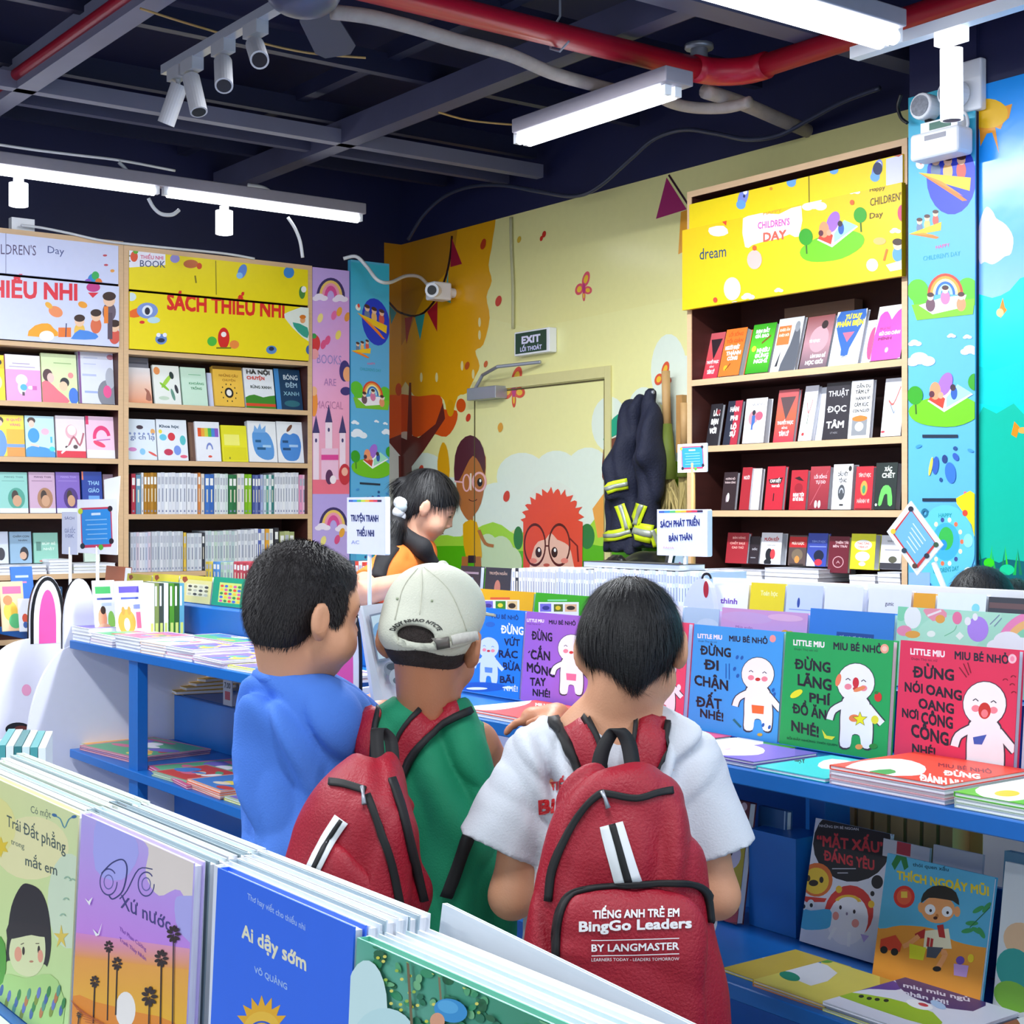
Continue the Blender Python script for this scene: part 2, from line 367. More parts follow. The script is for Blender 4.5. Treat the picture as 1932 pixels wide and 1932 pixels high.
# sea-and-sky picture on the wall that steps forward beyond the pillar
mural = A.build('wall_mural_print', wall_right, WALLP); mural.matrix_world = MM
XS = 3.955; YS = onX(1840, 966, XS).y
wall_front = structure('wall_front', NAVY, [(XS, -3, 0, XM, YS, 3.4)])
MS = Matrix.Translation((XS-.002, YS, 0)) @ Matrix.Rotation(RZX, 4, 'Z')
A = Art(MS, YS+3, 2.78, px=True, eps=2.5e-5)
XM_ = XM; XM = XS
x0 = 0; x1 = YS+3
def lp(x, z): return (x, z)
L0 = A.lay
zt = lambda y, px: onX(px, y, XM).z
zs = [2.78, zt(300, 1890), zt(420, 1890), zt(560, 1890), zt(640, 1890)]
cs = ['#0a94f0', '#1a9cff', '#59b2ff', '#8fc0ff', '#a2c8ff']
for i in range(4):
    ca, cb = hexc(cs[i]), hexc(cs[i+1]); q = [(x0, zs[i]), (x1, zs[i]), (x1, zs[i+1]), (x0, zs[i+1])]
    A._tri([q[0], q[1], q[2]], [ca, ca, cb]); A._tri([q[0], q[2], q[3]], [ca, cb, cb])
A.lay += 1
za, zb = zt(640, 1890), zt(1050, 1890)
q = [(x0, za), (x1, za), (x1, 0), (x0, 0)]
A._tri([q[0], q[1], q[2]], [hexc('#06dde0'), hexc('#06dde0'), hexc('#06b6a0')]); A._tri([q[0], q[2], q[3]], [hexc('#06dde0'), hexc('#06b6a0'), hexc('#06b6a0')]); A.lay += 1
A.poly([(1838, 570), (1838, 552), (1872, 562), (1905, 548), (1940, 520), (1940, 650), (1838, 650)], '#0adce4', 2)
A.poly([(1838, 690), (1870, 700), (1932, 680), (1960, 680), (1960, 760), (1838, 760)], '#10c8c8', 2)
A.poly([(1838, 800), (1880, 780), (1940, 790), (1940, 1150), (1838, 1150)], '#0fb59c', 2)
A.poly([(1838, 1060), (1860, 1052), (1885, 1062), (1900, 1055), (1940, 1060), (1940, 1180), (1838, 1180)], '#06606a')
for k in range(9):
    x = 1842+k*12; A.poly([(x-3, 1085), (x+(-1)**k*6, 1040-6*(k % 3)), (x+3, 1085)], ['#16b04a', '#0c7a50', '#34c82c'][k % 3])
A.ell(1866, 1062, 10, 9, '#35d01c'); A.ell(1900, 1075, 14, 10, '#12c890')
A.poly([(1838, 212), (1870, 208), (1910, 196), (1904, 222), (1893, 232), (1888, 244), (1878, 240), (1885, 290), (1872, 250), (1862, 252), (1850, 276), (1848, 244), (1838, 240)], '#ef9a22')
A.ell(1862, 214, 40, 28, '#f2bb10')
A.poly([(1846, 440), (1852, 408), (1862, 390), (1874, 400), (1880, 412), (1898, 424), (1912, 448), (1908, 478), (1896, 484), (1886, 492), (1872, 499), (1858, 494), (1850, 498), (1846, 480)], '#dadcfb', 3)
A.poly([(1882, 596), (1892, 562), (1896, 580), (1900, 585), (1888, 600), (1884, 590)], '#f08a1c'); A.ell(1887, 590, 7, 8, '#f4c890')
A.poly([(1908, 820), (1914, 795), (1924, 806), (1918, 826)], '#f08a1c'); A.ell(1930, 812, 9, 6, '#f4a850')
o = A.build('wall_mural_print', wall_front, WALLP); o.matrix_world = MS; XM = XM_
# ---------------- left return of the mural beside the blue poster
MB2 = Matrix.Translation((4.19, 6.77-.002, 0))
A = Art(MB2, .11, 2.88, px=True, eps=2.5e-5)
A.loc_poly([(0, 0), (.11, 0), (.11, 2.88), (0, 2.88)], '#c98a1c')
A.rect(700, 745, 775, 832, '#d4561e'); A.rect(700, 832, 775, 1200, '#e4e4da'); A.poly([(730, 830), (775, 812), (775, 872), (757, 862)], '#6e2e26'); A.poly([(752, 860), (775, 860), (775, 1200), (756, 1200)], '#6e2e26')
A.line([(730, 566), (748, 586), (766, 596)], 4, '#3a1f1c'); A.poly([(734, 575), (748, 590), (738, 612)], '#3f8c8c')
A.ell(752, 735, 6, 12, '#b8401c')
o = A.build('wall_mural_print', wall_back, WALLP); o.matrix_world = MB2
# ---------------- hidden door in the mural
def wx(px, z0, z1, wd, d, name, parent, m=MATTE, col='#ddd596', X=XM):
    y = onX(px, 966, X).y; mb = MB(); mb.box(X-d, y-wd/2, z0, X, y+wd/2, z1, col); return mb.build(name, m, parent)
door = tag(empty('door_1', (XM, onX(1020, 966, XM).y, 0)), kind='structure')
def fixp(o, p): o.parent = p; o.matrix_parent_inverse = p.matrix_basis.inverted()
zt1 = onX(1152, 690, XM).z
yL, yR = onX(890, 966, XM).y, onX(1150, 966, XM).y
for px in (1150,): fixp(wx(px, 0, zt1, .04, .012, 'door_jamb', None), door)
mb = MB(); mb.box(XM-.012, yR+.0205, zt1-.05, XM, yL-.0205, zt1, '#ddd596'); fixp(mb.build('door_head', MATTE), door)
mb = MB(); mb.box(XM-.006, yR+.03, zt1-.062, XM-.001, yL-.03, zt1-.055, '#57502e'); mb.box(XM-.006, yL-.034, 0, XM-.001, yL-.029, zt1-.062, '#57502e'); mb.box(XM-.006, yR+.029, 0, XM-.001, yR+.033, zt1-.062, '#8a8250'); fixp(mb.build('door_gap', MATTE), door)
mb = MB(); p = onX(915, 742, XM-.05)
mb.box(XM-.075, p.y-.12, p.z-.03, XM-.003, p.y+.12, p.z+.03)
mb.tube([(XM-.05, p.y+.08, p.z+.03), (XM-.05, p.y+.02, p.z+.09), (XM-.12, p.y-.2, p.z+.11), (XM-.03, p.y-.42, p.z+.12)], .009, 8)
fixp(bevel(mb.build('door_closer', GREYM), .004), door)
# ================================================================ BOOK MAKER
NB = {'n': 0}
def book(loc, rz, tilt, W, H, T, col, label, ops=None, group=None, art=None, name='book', pages=True, yaw=0, lean=0, cat='book', pcol='#eceef4'):
    "origin at the lower left front corner as seen; ops in face units or art(Art) in photo pixels"
    M = Matrix.Translation(loc) @ Matrix.Rotation(rz+yaw, 4, 'Z') @ Matrix.Rotation(-tilt, 4, 'X') @ Matrix.Rotation(lean, 4, 'Y')
    mb = MB(); c = .0012 if T > .004 else T*.25
    mb.box(0, 0, 0, W, c, H, col); mb.box(0, T-c, 0, W, T, H, col); mb.box(0, c, 0, c, T-c, H, col)
    o = mb.build(name, PRINT, fix=False); o.matrix_world = M; tag(o, label, cat, group)
    if pages:
        pg = MB(); pg.box(c, c, .002, W-.003, T-c, H-.003); p = pg.build('pages', PAGES, o, fix=False)
    if ops or art:
        a = Art(M, W, H, px=bool(art), eps=1.6e-5 if art else 4e-5)
        if art: art(a)
        else: a.do(ops)
        if a.f: a.build('printed_cover', o)
    NB['n'] += 1; return o
def fbook(pl, val, pxl, pxr, pyt, z, col, label, ops=None, tilt=.16, T=.016, group=None, art=None, gap=.003, **k):
    "face-out book standing on height z in the plane x=val or y=val, between photo columns pxl..pxr with its top at row pyt"
    on = onX if pl == 'X' else onY
    a, b = on(pxl, 966, val), on(pxr, 966, val); W = (a-b).length-gap
    rz = RZX if pl == 'X' else 0
    loc = Vector((a.x, a.y, z+T*math.sin(tilt)+.0005))
    M = Matrix.Translation(loc) @ Matrix.Rotation(rz, 4, 'Z') @ Matrix.Rotation(-tilt, 4, 'X')
    A = Art(M, W, 1, px=True, clip=False); H = A.P(((pxl+pxr)/2, pyt))[1]
    return book(loc, rz, tilt, W, H, T, col, label, ops, group, art, **k)
# ================================================================ BOOKCASES
def bookcase(label, pl, val, pa, pb, ztop, zs_, depth, nsides=True):
    on = onX if pl == 'X' else onY
    a, b = on(pa, 966, val), on(pb, 966, val); W = (a-b).length; rz = RZX if pl == 'X' else 0
    r = empty('bookcase', (a.x, a.y, 0), rz, label, 'bookcase')
    t = .022
    for x in (0, W-t):
        o = MB().box(x, 0, 0, x+t, depth, ztop).build('side_panel', WOODD, r); e = MB().box(x-.0005, -.004, 0, x+t+.0005, .0005, ztop).build('edge_strip', WOODE, o)
    MB().box(t, depth-.012, 0, W-t, depth, ztop).build('back_panel', WOODD, r)
    o = MB().box(0, 0, ztop, W, depth, ztop+t).build('top_panel', WOODD, r); MB().box(-.0005, -.004, ztop-.0005, W+.0005, .0005, ztop+t+.0005).build('edge_strip', WOODE, o)
    for z in zs_:
        o = MB().box(t, 0, z-t, W-t, depth-.012, z).build('shelf', WOODD, r); MB().box(t, -.004, z-t-.0005, W-t, .0005, z+.0005).build('edge_strip', WOODE, o)
    return r, W
def panel(parent, x0, x1, z0, z1, y0, y1, base, arts, name='banner_panel', lab=None, px=True):
    o = MB().box(x0, y0, z0, x1, y1, z1, base).build(name, PRINT, parent, fix=False)
    if lab: o['label'] = lab
    bpy.context.view_layer.update()
    M = parent.matrix_world @ Matrix.Translation((x0, y0, z0))
    A = Art(M, x1-x0, z1-z0, px=px, eps=3e-5); arts(A)
    q = A.build('banner_print', o); q.location = (x0, y0, z0)
    return o
def hill_books(A, x, y, k, sl=0):
    "green mound with open books and reading children"
    f = lambda dx, dy: (x+dx*k, y+dy*k+sl*dx*k)
    A.poly([f(-62, 20), f(-30, 4), f(30, 0), f(62, 16), f(58, 38), f(20, 54), f(-30, 52), f(-58, 40)], '#6cbf12', 3)
    A.poly([f(-30, 8), f(0, 28), f(52, -4), f(22, -18)], '#f4f6fb'); A.poly([f(-28, 6), f(-2, 22), f(2, 4), f(-18, -12)], '#c8402c'); A.poly([f(4, 20), f(50, -6), f(24, -22), f(4, 2)], '#9fe0c4')
    A.ell(*f(2, -22), 12*k, 22*k, '#a06ad8', 20); A.ell(*f(-16, -10), 10*k, 16*k, '#f0956a'); A.ell(*f(18, -6), 6*k, 12*k, '#2a5ab0')
    for dx, dy, c in [(-22, -4, '#5a2a3a'), (-6, -2, '#e0a080'), (16, -16, '#3a2a3a')]: A.ell(*f(dx, dy), 5*k, 6*k, c)
    for dx, dy, r in [(-52, -2, 14), (56, -26, 13)]:
        A.line([f(dx, dy), f(dx+2, dy+34)], 3*k, '#3a6a1c'); A.ell(*f(dx, dy), r*k, r*1.2*k, '#2f9c1c')
def rainbow_kids(A, x, y, k, sl=0):
    f = lambda dx, dy: (x+dx*k, y+dy*k+sl*dx*k)
    for dx, dy, r in [(-48, -2, 20), (-40, 14, 18), (46, 0, 20), (54, 14, 16)]: A.ell(*f(dx, dy), r*k, r*k*1.1, '#5ac02c')
    for i, c in enumerate(['#d8442c', '#f09a3a', '#f8e8a0', '#2a6ac0', '#a8dcf4']): A.arc(*f(4, 8), (34-5*i)*k, (40-5*i)*k, 5.6*k, c, 180, 360, 14)
    A.poly([f(-60, 24), f(60, 18), f(56, 48), f(-50, 54)], '#79c22c', 1)
    A.poly([f(-46, 26), f(-4, 14), f(44, 10), f(36, 34), f(-20, 44)], '#f3f0fb')
    for dx, dy, c in [(-24, 16, '#6a4a5a'), (4, 4, '#d87aa8'), (34, 18, '#e8926a')]: A.ell(*f(dx, dy+10), 9*k, 13*k, c); A.ell(*f(dx, dy-5), 6*k, 7*k, '#f2cdb8'); A.ell(*f(dx, dy-9), 6.5*k, 4.5*k, '#4a2a2c')
def kids_plane(A, x, y, k, sl=0):
    f = lambda dx, dy: (x+dx*k, y+dy*k+sl*dx*k)
    for dx, dy, c in [(-18, -8, '#6a7a9a'), (2, -10, '#f0b86a'), (24, -14, '#d8564a')]:
        A.ell(*f(dx, dy+2), 8*k, 15*k, c); A.ell(*f(dx, dy-15), 7*k, 8*k, '#f2c4a4'); A.ell(*f(dx, dy-20), 8*k, 5*k, '#4a2420')
    A.poly([f(-46, 0), f(40, -2), f(38, 20), f(-10, 12)], '#f5c61c'); A.poly([f(-46, 0), f(-8, 10), f(34, 36), f(26, 38)], '#f07a1c'); A.poly([f(-46, 0), f(-8, 10), f(28, 30)], '#f4952c')
def cloud(A, x, y, k, c='#ffffff'):
    for dx, dy, r in [(-12, 2, 8), (-2, -3, 11), (10, 1, 9)]: A.ell(x+dx*k, y+dy*k, r*k*1.2, r*k*.8, c)
def kid(A, x, y, k, shirt, hair='#3a221c', skin='#f2c8a8'):
    A.ell(x, y+16*k, 9*k, 13*k, shirt); A.ell(x, y, 8*k, 9*k, skin); A.ell(x, y-5*k, 9*k, 6*k, hair)
# ---- case C: right wall
XC = 4.0
zC = [onX(1708, y, XC).z for y in (677, 823, 963, 1108)]
ztC = onX(1710, 262, XC).z-.02
caseC, WC = bookcase('tall dark bookcase with yellow header against the mural wall, red and black books', 'X', XC, 1298, 1713, ztC, zC+[zC[-1]-.3, zC[-1]-.6, .1], .28)
bpy.context.view_layer.update()
zb0 = onX(1708, 521, XC-.02).z; zb1 = onX(1310, 430, XC-.02).z
zsplit = onX(1505, 387, XC-.034).z
def artCu(A):
    A.rect(1290, 240, 1720, 500, '#f2d602')
    for x, y in [(1402, 372), (1497, 330), (1577, 306), (1655, 320)]:
        A.ell(x, y, 9, 20, '#7f8ede', 18); A.ell(x-4, y+14, 9, 9, '#6aa8ea'); A.ell(x+4, y-10, 4, 5, '#f4f4ff'); A.ell(x+2, y-2, 2, 3, '#2a2f5a')
    A.ell(1656, 318, 9, 12, '#1c2a5a'); A.poly([(1672, 300), (1712, 290), (1712, 345), (1672, 350)], '#d4d6ee'); A.poly([(1672, 292), (1700, 276), (1712, 284), (1696, 296)], '#b8502c')
    A.line([(1526, 300), (1527, 400)], 2, '#7a6a10'); A.ell(1455, 356, 3, 3, '#e0902c')
def artCl(A):
    A.rect(1280, 300, 1720, 640, '#f0c604')
    A.poly([(1530, 330), (1545, 322), (1552, 340), (1550, 380), (1532, 384)], '#f4f4f4'); A.ell(1532, 360, 5, 20, '#e08a3c'); cloud(A, 1537, 388, 1.1)
    A.text('dream', 1320, 1370, 490, 22, '#1c4a6a', .01, y1=484)
    A.poly([(1338, 430), (1365, 426), (1374, 440), (1356, 446), (1340, 442)], '#f4f0f8', 2); A.poly([(1362, 418), (1372, 410), (1370, 426)], '#e0442c')
    A.poly([(1402, 412), (1440, 402), (1470, 404), (1512, 388), (1508, 446), (1490, 442), (1470, 450), (1440, 456), (1420, 462), (1406, 466)], '#e8e8fb', 2)
    A.text('HAPPY', 1440, 1475, 406, 7, '#e8a02c', .03, y1=400); A.text("CHILDREN'S", 1430, 1490, 432, 13, '#d05ab0', .04, y1=424); A.text('DAY', 1440, 1484, 456, 17, '#e0604a', .05, y1=450)
    hill_books(A, 1570, 440, .95, -.18)
    A.text('Happy', 1641, 1670, 362, 8, '#54420c', .01, y1=357); A.text("CHILDREN'S", 1642, 1706, 389, 15, '#54420c', .01, y1=376); A.text('Day', 1641, 1666, 413, 11, '#54420c', .01, y1=408)
    kid(A, 1694, 462, 1.1, '#5a9ae8'); A.ell(1660, 455, 12, 7, '#f4b46a'); A.poly([(1672, 500), (1712, 488), (1712, 506), (1680, 512)], '#f8f8ff'); A.ell(1646, 500, 11, 12, '#ffffff'); A.line([(1668, 492), (1674, 470)], 4, '#f0701c')
    A.ell(1703, 402, 9, 16, '#c83a6a'); cloud(A, 1613, 362, .5); cloud(A, 1690, 436, .5)
    A.ell(1424, 490, 14, 18, '#f6b8b0'); A.ell(1382, 545, 16, 22, '#f8dcc0'); cloud(A, 1412, 560, .6); cloud(A, 1390, 578, .8); cloud(A, 1470, 548, .4)
    for x, y, c in [(1350, 566, '#e0442c'), (1332, 584, '#e0603c'), (1424, 468, '#e8602c'), (1608, 382, '#e0602c'), (1362, 580, '#5aa83c')]: A.ell(x, y, 4, 5, c)
panel(caseC, .02, WC-.012, zsplit-.05, ztC-.03, -.012, -.004, '#f7e000', artCu, lab='upper yellow header panel')
panel(caseC, .004, WC+.002, zb0, zsplit, -.034, -.014, '#f7d405', artCl, lab="lower yellow header panel with Children's Day print")
# ---- cases A and B: back wall
YL = 6.45
zB = [onY(583, y, YL).z for y in (683, 775, 875, 970, 1072)]
ztB = onY(583, 506, YL).z-.01
caseB, WB = bookcase('tall bookcase with yellow header along the back wall', 'Y', YL, 233, 588, ztB, zB[1:]+[.9, .5, .1], .28)
zA = [onY(225, y, YL).z for y in (657, 765, 866, 969, 1080)]
ztA = onY(222, 460, YL).z-.01
caseA, WA = bookcase('tall bookcase with pale lavender header, cut off by the photo edge', 'Y', YL, -170, 232, ztA, zA[1:]+[.9, .5, .1], .28)
bpy.context.view_layer.update()
def artB1(A):
    A.rect(230, 450, 600, 640, '#f3dd08')
    A.poly([(240, 472), (312, 478), (312, 500), (240, 505)], '#f0eefa'); A.text('BOOK', 264, 312, 503, 13, '#3a4a7a', .01, y1=505); A.text('THIẾU NHI', 265, 308, 488, 7, '#d84a7a', .03, y1=490)
    A.ell(253, 484, 7, 10, '#e8562c'); A.ell(256, 474, 5, 5, '#5ab02c'); A.line([(240, 482), (246, 483)], 2, '#333333'); A.line([(240, 492), (246, 493)], 2, '#333333')
    A.ell(330, 488, 9, 8, '#9a92d8'); A.ell(360, 498, 14, 8, '#c86a3c'); A.ell(376, 502, 5, 6, '#d04a1c'); A.line([(368, 520), (370, 534)], 3, '#8a7a10')
    A.ell(457, 512, 8, 14, '#5a86d8', 20); A.ell(452, 520, 6, 6, '#8ac0f0'); A.ell(545, 514, 10, 11, '#3a86d0'); A.ell(570, 552, 6, 12, '#4a8a3c'); A.ell(573, 546, 5, 6, '#f4f4f4')
    A.line([(407, 492), (408, 556)], 1.6, '#8a7a10'); A.text('SÁCH THIẾU NHI', 315, 537, 580, 27, '#e2281c', .06, y1=598)
def artB2(A):
    A.rect(230, 520, 600, 700, '#f3dd08')
    A.text('SÁCH THIẾU NHI', 315, 537, 583, 30, '#e2281c', .06, y1=599)
    A.poly([(240, 590), (262, 580), (275, 582), (262, 598), (244, 598)], '#f06a1c', 2); A.ell(278, 586, 20, 15, '#7f98d8'); A.ell(278, 586, 10, 10, '#e8eefa'); A.ell(278, 587, 5, 7, '#2a2a3a'); A.ell(290, 604, 12, 6, '#bfe0e8'); A.ell(268, 608, 5, 3, '#e0302c'); A.ell(248, 560, 9, 8, '#d4e4e8')
    A.ell(304, 640, 11, 10, '#6a8ac8'); A.ell(304, 642, 7, 4, '#1c2a4a'); A.ell(299, 632, 4, 4, '#eef'); A.ell(311, 632, 4, 4, '#eef')
    A.ell(422, 638, 11, 20, '#d8201c'); A.ell(422, 631, 5, 5, '#f8f0f0'); A.ell(400, 644, 9, 9, '#4ab83c'); A.ell(442, 650, 9, 8, '#f08a3c'); A.rect(408, 655, 436, 658, '#7a7a10')
    A.ell(512, 660, 10, 8, '#5a8ac8'); A.ell(512, 658, 5, 4, '#1c2a4a')
    A.poly([(537, 600), (545, 588), (590, 580), (590, 640), (570, 636)], '#e6ece4', 2); A.poly([(552, 608), (580, 618), (580, 638), (562, 626)], '#2fa08a', 2); A.ell(571, 604, 5, 6, '#e8a06a'); A.ell(571, 598, 6, 4, '#d8761c'); A.ell(584, 660, 7, 9, '#3a62b0')
def artA1(A):
    A.rect(-200, 400, 240, 620, '#d3d8f6')
    A.text("CHILDREN'S", -30, 68, 478, 20, '#4a3a6a', .0, y1=482); A.text('Day', 90, 121, 477, 14, '#3a4a8a', .0, y1=481); A.line([(11, 440), (11, 520)], 1.5, '#8a90b8')
    A.text('SÁCH THIẾU NHI', -160, 146, 556, 30, '#e0283c', .06, y1=565)
    A.ell(176, 530, 11, 14, '#2a8ad0'); A.ell(180, 520, 7, 8, '#3ab05a'); A.ell(166, 536, 8, 10, '#8a5ac8'); A.ell(186, 534, 7, 9, '#e8762c'); A.ell(212, 511, 4, 3, '#e8a04a'); A.ell(198, 482, 4, 2, '#c84a5a'); A.ell(200, 500, 4, 2, '#c84a5a')
def artA2(A):
    A.rect(-200, 480, 240, 700, '#d3d8f4'); A.ell(176, 542, 13, 9, '#c83a8a')
    A.text('SÁCH THIẾU NHI', -160, 146, 553, 33, '#e0283c', .06, y1=566); A.poly([(166, 552), (186, 552), (175, 562)], '#e0283c')
    A.ell(105, 588, 14, 10, '#f0905a', 25); A.ell(92, 576, 8, 5, '#f0b03a', 40); A.ell(156, 575, 9, 6, '#f0a02c', 20)
    A.poly([(52, 634), (66, 614), (90, 610), (100, 618), (110, 634)], '#f2a51c', 2); A.ell(88, 634, 14, 10, '#f8f2e4'); A.rect(110, 618, 134, 636, '#ec7a2c'); A.line([(124, 636), (125, 610)], 2, '#2a3a6a')
    for x, y, c in [(150, 606, '#f0c050'), (181, 596, '#e0704a'), (206, 566, '#6a5a6a'), (216, 616, '#d8584a')]: kid(A, x, y, 1.15 if y > 570 else 1.4, c)
    A.poly([(136, 636), (150, 622), (182, 630), (180, 640), (138, 640)], '#4a8ae0', 2); A.rect(203, 590, 212, 640, '#5a4a5a'); A.rect(196, 578, 204, 610, '#f0842c')
def hb(case, W, za, zt_, ylow, art1, art2, c1, l1, l2):
    zm = za + (zt_-za)*ylow
    panel(case, .024, W-.024, zm+.012, zt_, -.006, .01, c1, art1, lab=l1)
    panel(case, .024, W-.024, za+.004, zm, -.014, .004, c1, art2, lab=l2)
    MB().box(.022, -.004, za-.02, W-.022, .27, za).build('shelf', WOODE, case)
hb(caseB, WB, zB[0], ztB, .585, artB1, artB2, '#f3dd08', 'upper yellow header door', 'lower yellow header door with red Vietnamese lettering')
hb(caseA, WA, zA[0], ztA, .6, artA1, artA2, '#d3d8f6', 'upper lavender header door', 'lower lavender header door with reading family')
# ---- poster boards between the back bookcase and the corner
def board(pa, pb, zt_, name, label, art, Y=YL, base='#c9a4e8'):
    a, b = onY(pa, 966, Y), onY(pb, 966, Y)
    o = MB().box(0, 0, 0, b.x-a.x-.003, .03, zt_, base).build(name, PRINT); o.location = (a.x, Y, 0); tag(o, label, 'poster')
    bpy.context.view_layer.update()
    A = Art(o.matrix_world, b.x-a.x-.003, zt_, px=True, eps=3e-5); art(A); A.build('poster_print', o); return o
def artPink(A):
    A.rect(580, 480, 670, 1200, '#c7a9ec')
    A.quad([(580, 560), (670, 560), (670, 760), (580, 760)], ['#cba8ee', '#d8a0e4', '#f4a0c8', '#f2b0dc']); A.quad([(580, 760), (670, 760), (670, 905), (580, 905)], ['#f2b0dc', '#f4a0c8', '#f09aa8', '#f0a8bc'])
    A.rect(580, 905, 670, 932, '#f0708a'); A.quad([(580, 932), (670, 932), (670, 1100), (580, 1100)], ['#b8a4ea', '#b8a4ea', '#c8aef0', '#c8aef0'])
    for cx, cy in [(624, 552), (629, 985)]:
        for i, c in enumerate(['#3a2c6a', '#f0c86a', '#f49ab8', '#e0509a']): A.arc(cx, cy+8, 27-5*i, 36-5*i, 5.4, c, 180, 360, 14)
        cloud(A, cx-20, cy+10, .7, '#f2e6fb'); cloud(A, cx+18, cy+12, .7, '#f2e6fb')
    for x, y, c in [(604, 600, '#f4e08a'), (638, 632, '#f0d86a'), (618, 642, '#e0508a'), (630, 595, '#e86aa8'), (640, 588, '#f0a83c'), (655, 598, '#e8963c'), (645, 1005, '#f0a83c'), (636, 1018, '#e0508a'), (610, 1020, '#f0e08a'), (610, 650, '#e0508a')]: A.ell(x, y, 5, 9, c, 15)
    A.text('BOOKS', 598, 644, 685, 18, '#9a86c8', 0); A.text('ARE', 611, 634, 727, 14, '#b07ab8', 0); A.text('MAGICAL', 596, 647, 770, 15, '#c07aa8', 0)
    A.ell(593, 648, 11, 17, '#d8343c'); A.ell(592, 634, 5, 5, '#3a9a4a'); A.ell(593, 668, 8, 10, '#f0a0a8')
    A.ell(650, 700, 10, 20, '#3a2c7a'); A.ell(655, 706, 8, 14, '#f4a878'); A.ell(652, 738, 10, 8, '#3a2c7a'); A.ell(592, 760, 7, 26, '#f0923c'); A.ell(592, 738, 6, 9, '#f4b88a')
    for x, yb, yt, wd in [(596, 832, 815, 9), (620, 812, 795, 11), (646, 832, 815, 9)]:
        A.rect(x-wd/2-1, yt, x+wd/2+1, 905, '#f4dcf0'); A.poly([(x-7, yt+2), (x, yt-32), (x+7, yt+2)], '#3c3470'); A.ell(x, yt+16, 2, 4, '#3c3470')
    A.rect(606, 846, 638, 905, '#f0c0e0'); A.rect(606, 858, 638, 868, '#e0409a'); A.ell(621, 900, 7, 14, '#5a2a5a'); A.ell(628, 905, 6, 8, '#f8e8f4'); A.ell(650, 895, 11, 20, '#c8283c'); A.ell(650, 890, 6, 8, '#f4b0a0')
board(589.5, 660, onY(585, 503, YL).z, 'poster_board', 'lavender and pink story poster with rainbows, reading BOOKS ARE MAGICAL', artPink)
# ---- pillar with light blue children's poster, beside the sea picture
XP = 3.94
a, b = onX(1716, 966, XP), onX(1842, 966, XP); WP = a.y-b.y
pillar = MB().box(0, 0, 0, WP, XM-XP, 3.4).build('pillar', NAVY); pillar.location = (XP, a.y, 0); pillar.rotation_euler.z = RZX; tag(pillar, kind='structure')
bpy.context.view_layer.update()
zPt = onX(1780, 168, XP).z
MP = pillar.matrix_world.copy()
board_r = MB().box(0, -.006, .0, WP, 0, zPt, '#56a8dc').build('pillar_poster', PRINT); board_r.location = (XP, a.y, 0); board_r.rotation_euler.z = RZX
tag(board_r, "light blue Children's Day poster covering the pillar by the sea picture", 'poster')
MP2 = MP @ Matrix.Translation((0, -.006, 0))
A = Art(MP2, WP, zPt, px=True, eps=3e-5)
A.rect(1700, 100, 1860, 1400, '#5aaee2'); A.quad([(1700, 150), (1860, 150), (1860, 420), (1700, 420)], ['#2fbfd8', '#2fbfd8', '#5aaee2', '#5aaee2'])
A.ell(1795, 335, 47, 70, '#1636c8'); kids_plane(A, 1786, 332, 1.15, .12); A.ell(1736, 310, 8, 9, '#f4f0e8'); A.ell(1738, 304, 4, 6, '#e04a3c')
kids_plane(A, 1748, 430, .72, -.35)
A.text('HAPPY', 1766, 1792, 470, 7, '#e84a8a', .0, y1=465); A.text("CHILDREN'S DAY", 1742, 1812, 492, 9, '#2aa0b0', .0, y1=482)
rainbow_kids(A, 1780, 548, 1.0, -.05)
for x, y, k in [(1727, 648, .6), (1832, 662, .9), (1738, 680, 1.3), (1826, 636, .4), (1796, 634, .4)]: cloud(A, x, y, k, '#e8f0ff')
hill_books(A, 1782, 748, 1.05, 0)
A.rect(1741, 820, 1808, 826, '#11263e'); A.rect(1741, 940, 1810, 946, '#11263e')
for x, y, rx, ry, c, r in [(1766, 878, 6, 17, '#2a58b0', 5), (1783, 866, 5, 8, '#1c3a78', 0), (1794, 892, 10, 20, '#2f6fd8', -8), (1804, 862, 5, 8, '#2a58b0', -30), (1803, 846, 4, 4, '#1c4a88', 0), (1757, 880, 3, 18, '#f0d050', 10), (1776, 905, 3, 4, '#1c4a88', 0), (1734, 842, 6, 3, '#3a90d8', -20), (1832, 850, 6, 3, '#3a90d8', 20), (1822, 930, 3, 3, '#e86a8a', 0)]: A.ell(x, y, rx, ry, c, r)
A.poly([(1806, 950), (1812, 936), (1850, 938), (1850, 1100), (1838, 1095), (1842, 1040), (1834, 990)], '#f5dc05', 2)
A.ell(1785, 1032, 56, 80, '#5cc0f0'); A.ell(1786, 1022, 26, 36, '#3aa8e0'); A.ell(1786, 1016, 14, 22, '#2fb04a'); A.ell(1780, 1028, 8, 10, '#1f8ac8')
for k in range(14):
    a_ = 2*math.pi*k/14; A.ell(1786+30*math.cos(a_), 1022+42*math.sin(a_), 3.5, 4.5, ['#e8704a', '#f4d8b8', '#3a4a8a', '#f4f4f4'][k % 4])
A.text('HAPPY', 1772, 1797, 976, 8, '#1a9a9a', .03); A.arc(1746, 968, 7, 9, 4, '#1c6a8a', 0, 360); A.text("CHILDREN'S DAY", 1762, 1810, 1082, 9, '#1a9a9a', .02, y1=1076)
A.ell(1822, 968, 5, 6, '#e0442c'); A.ell(1828, 1020, 9, 13, '#8ad8f0'); A.ell(1828, 1078, 8, 8, '#e8f0f0')
A.rect(1716, 1080, 1756, 1140, '#8ab0fa')
pp = A.build('poster_print', board_r); pp.location = (0, -.006, 0)
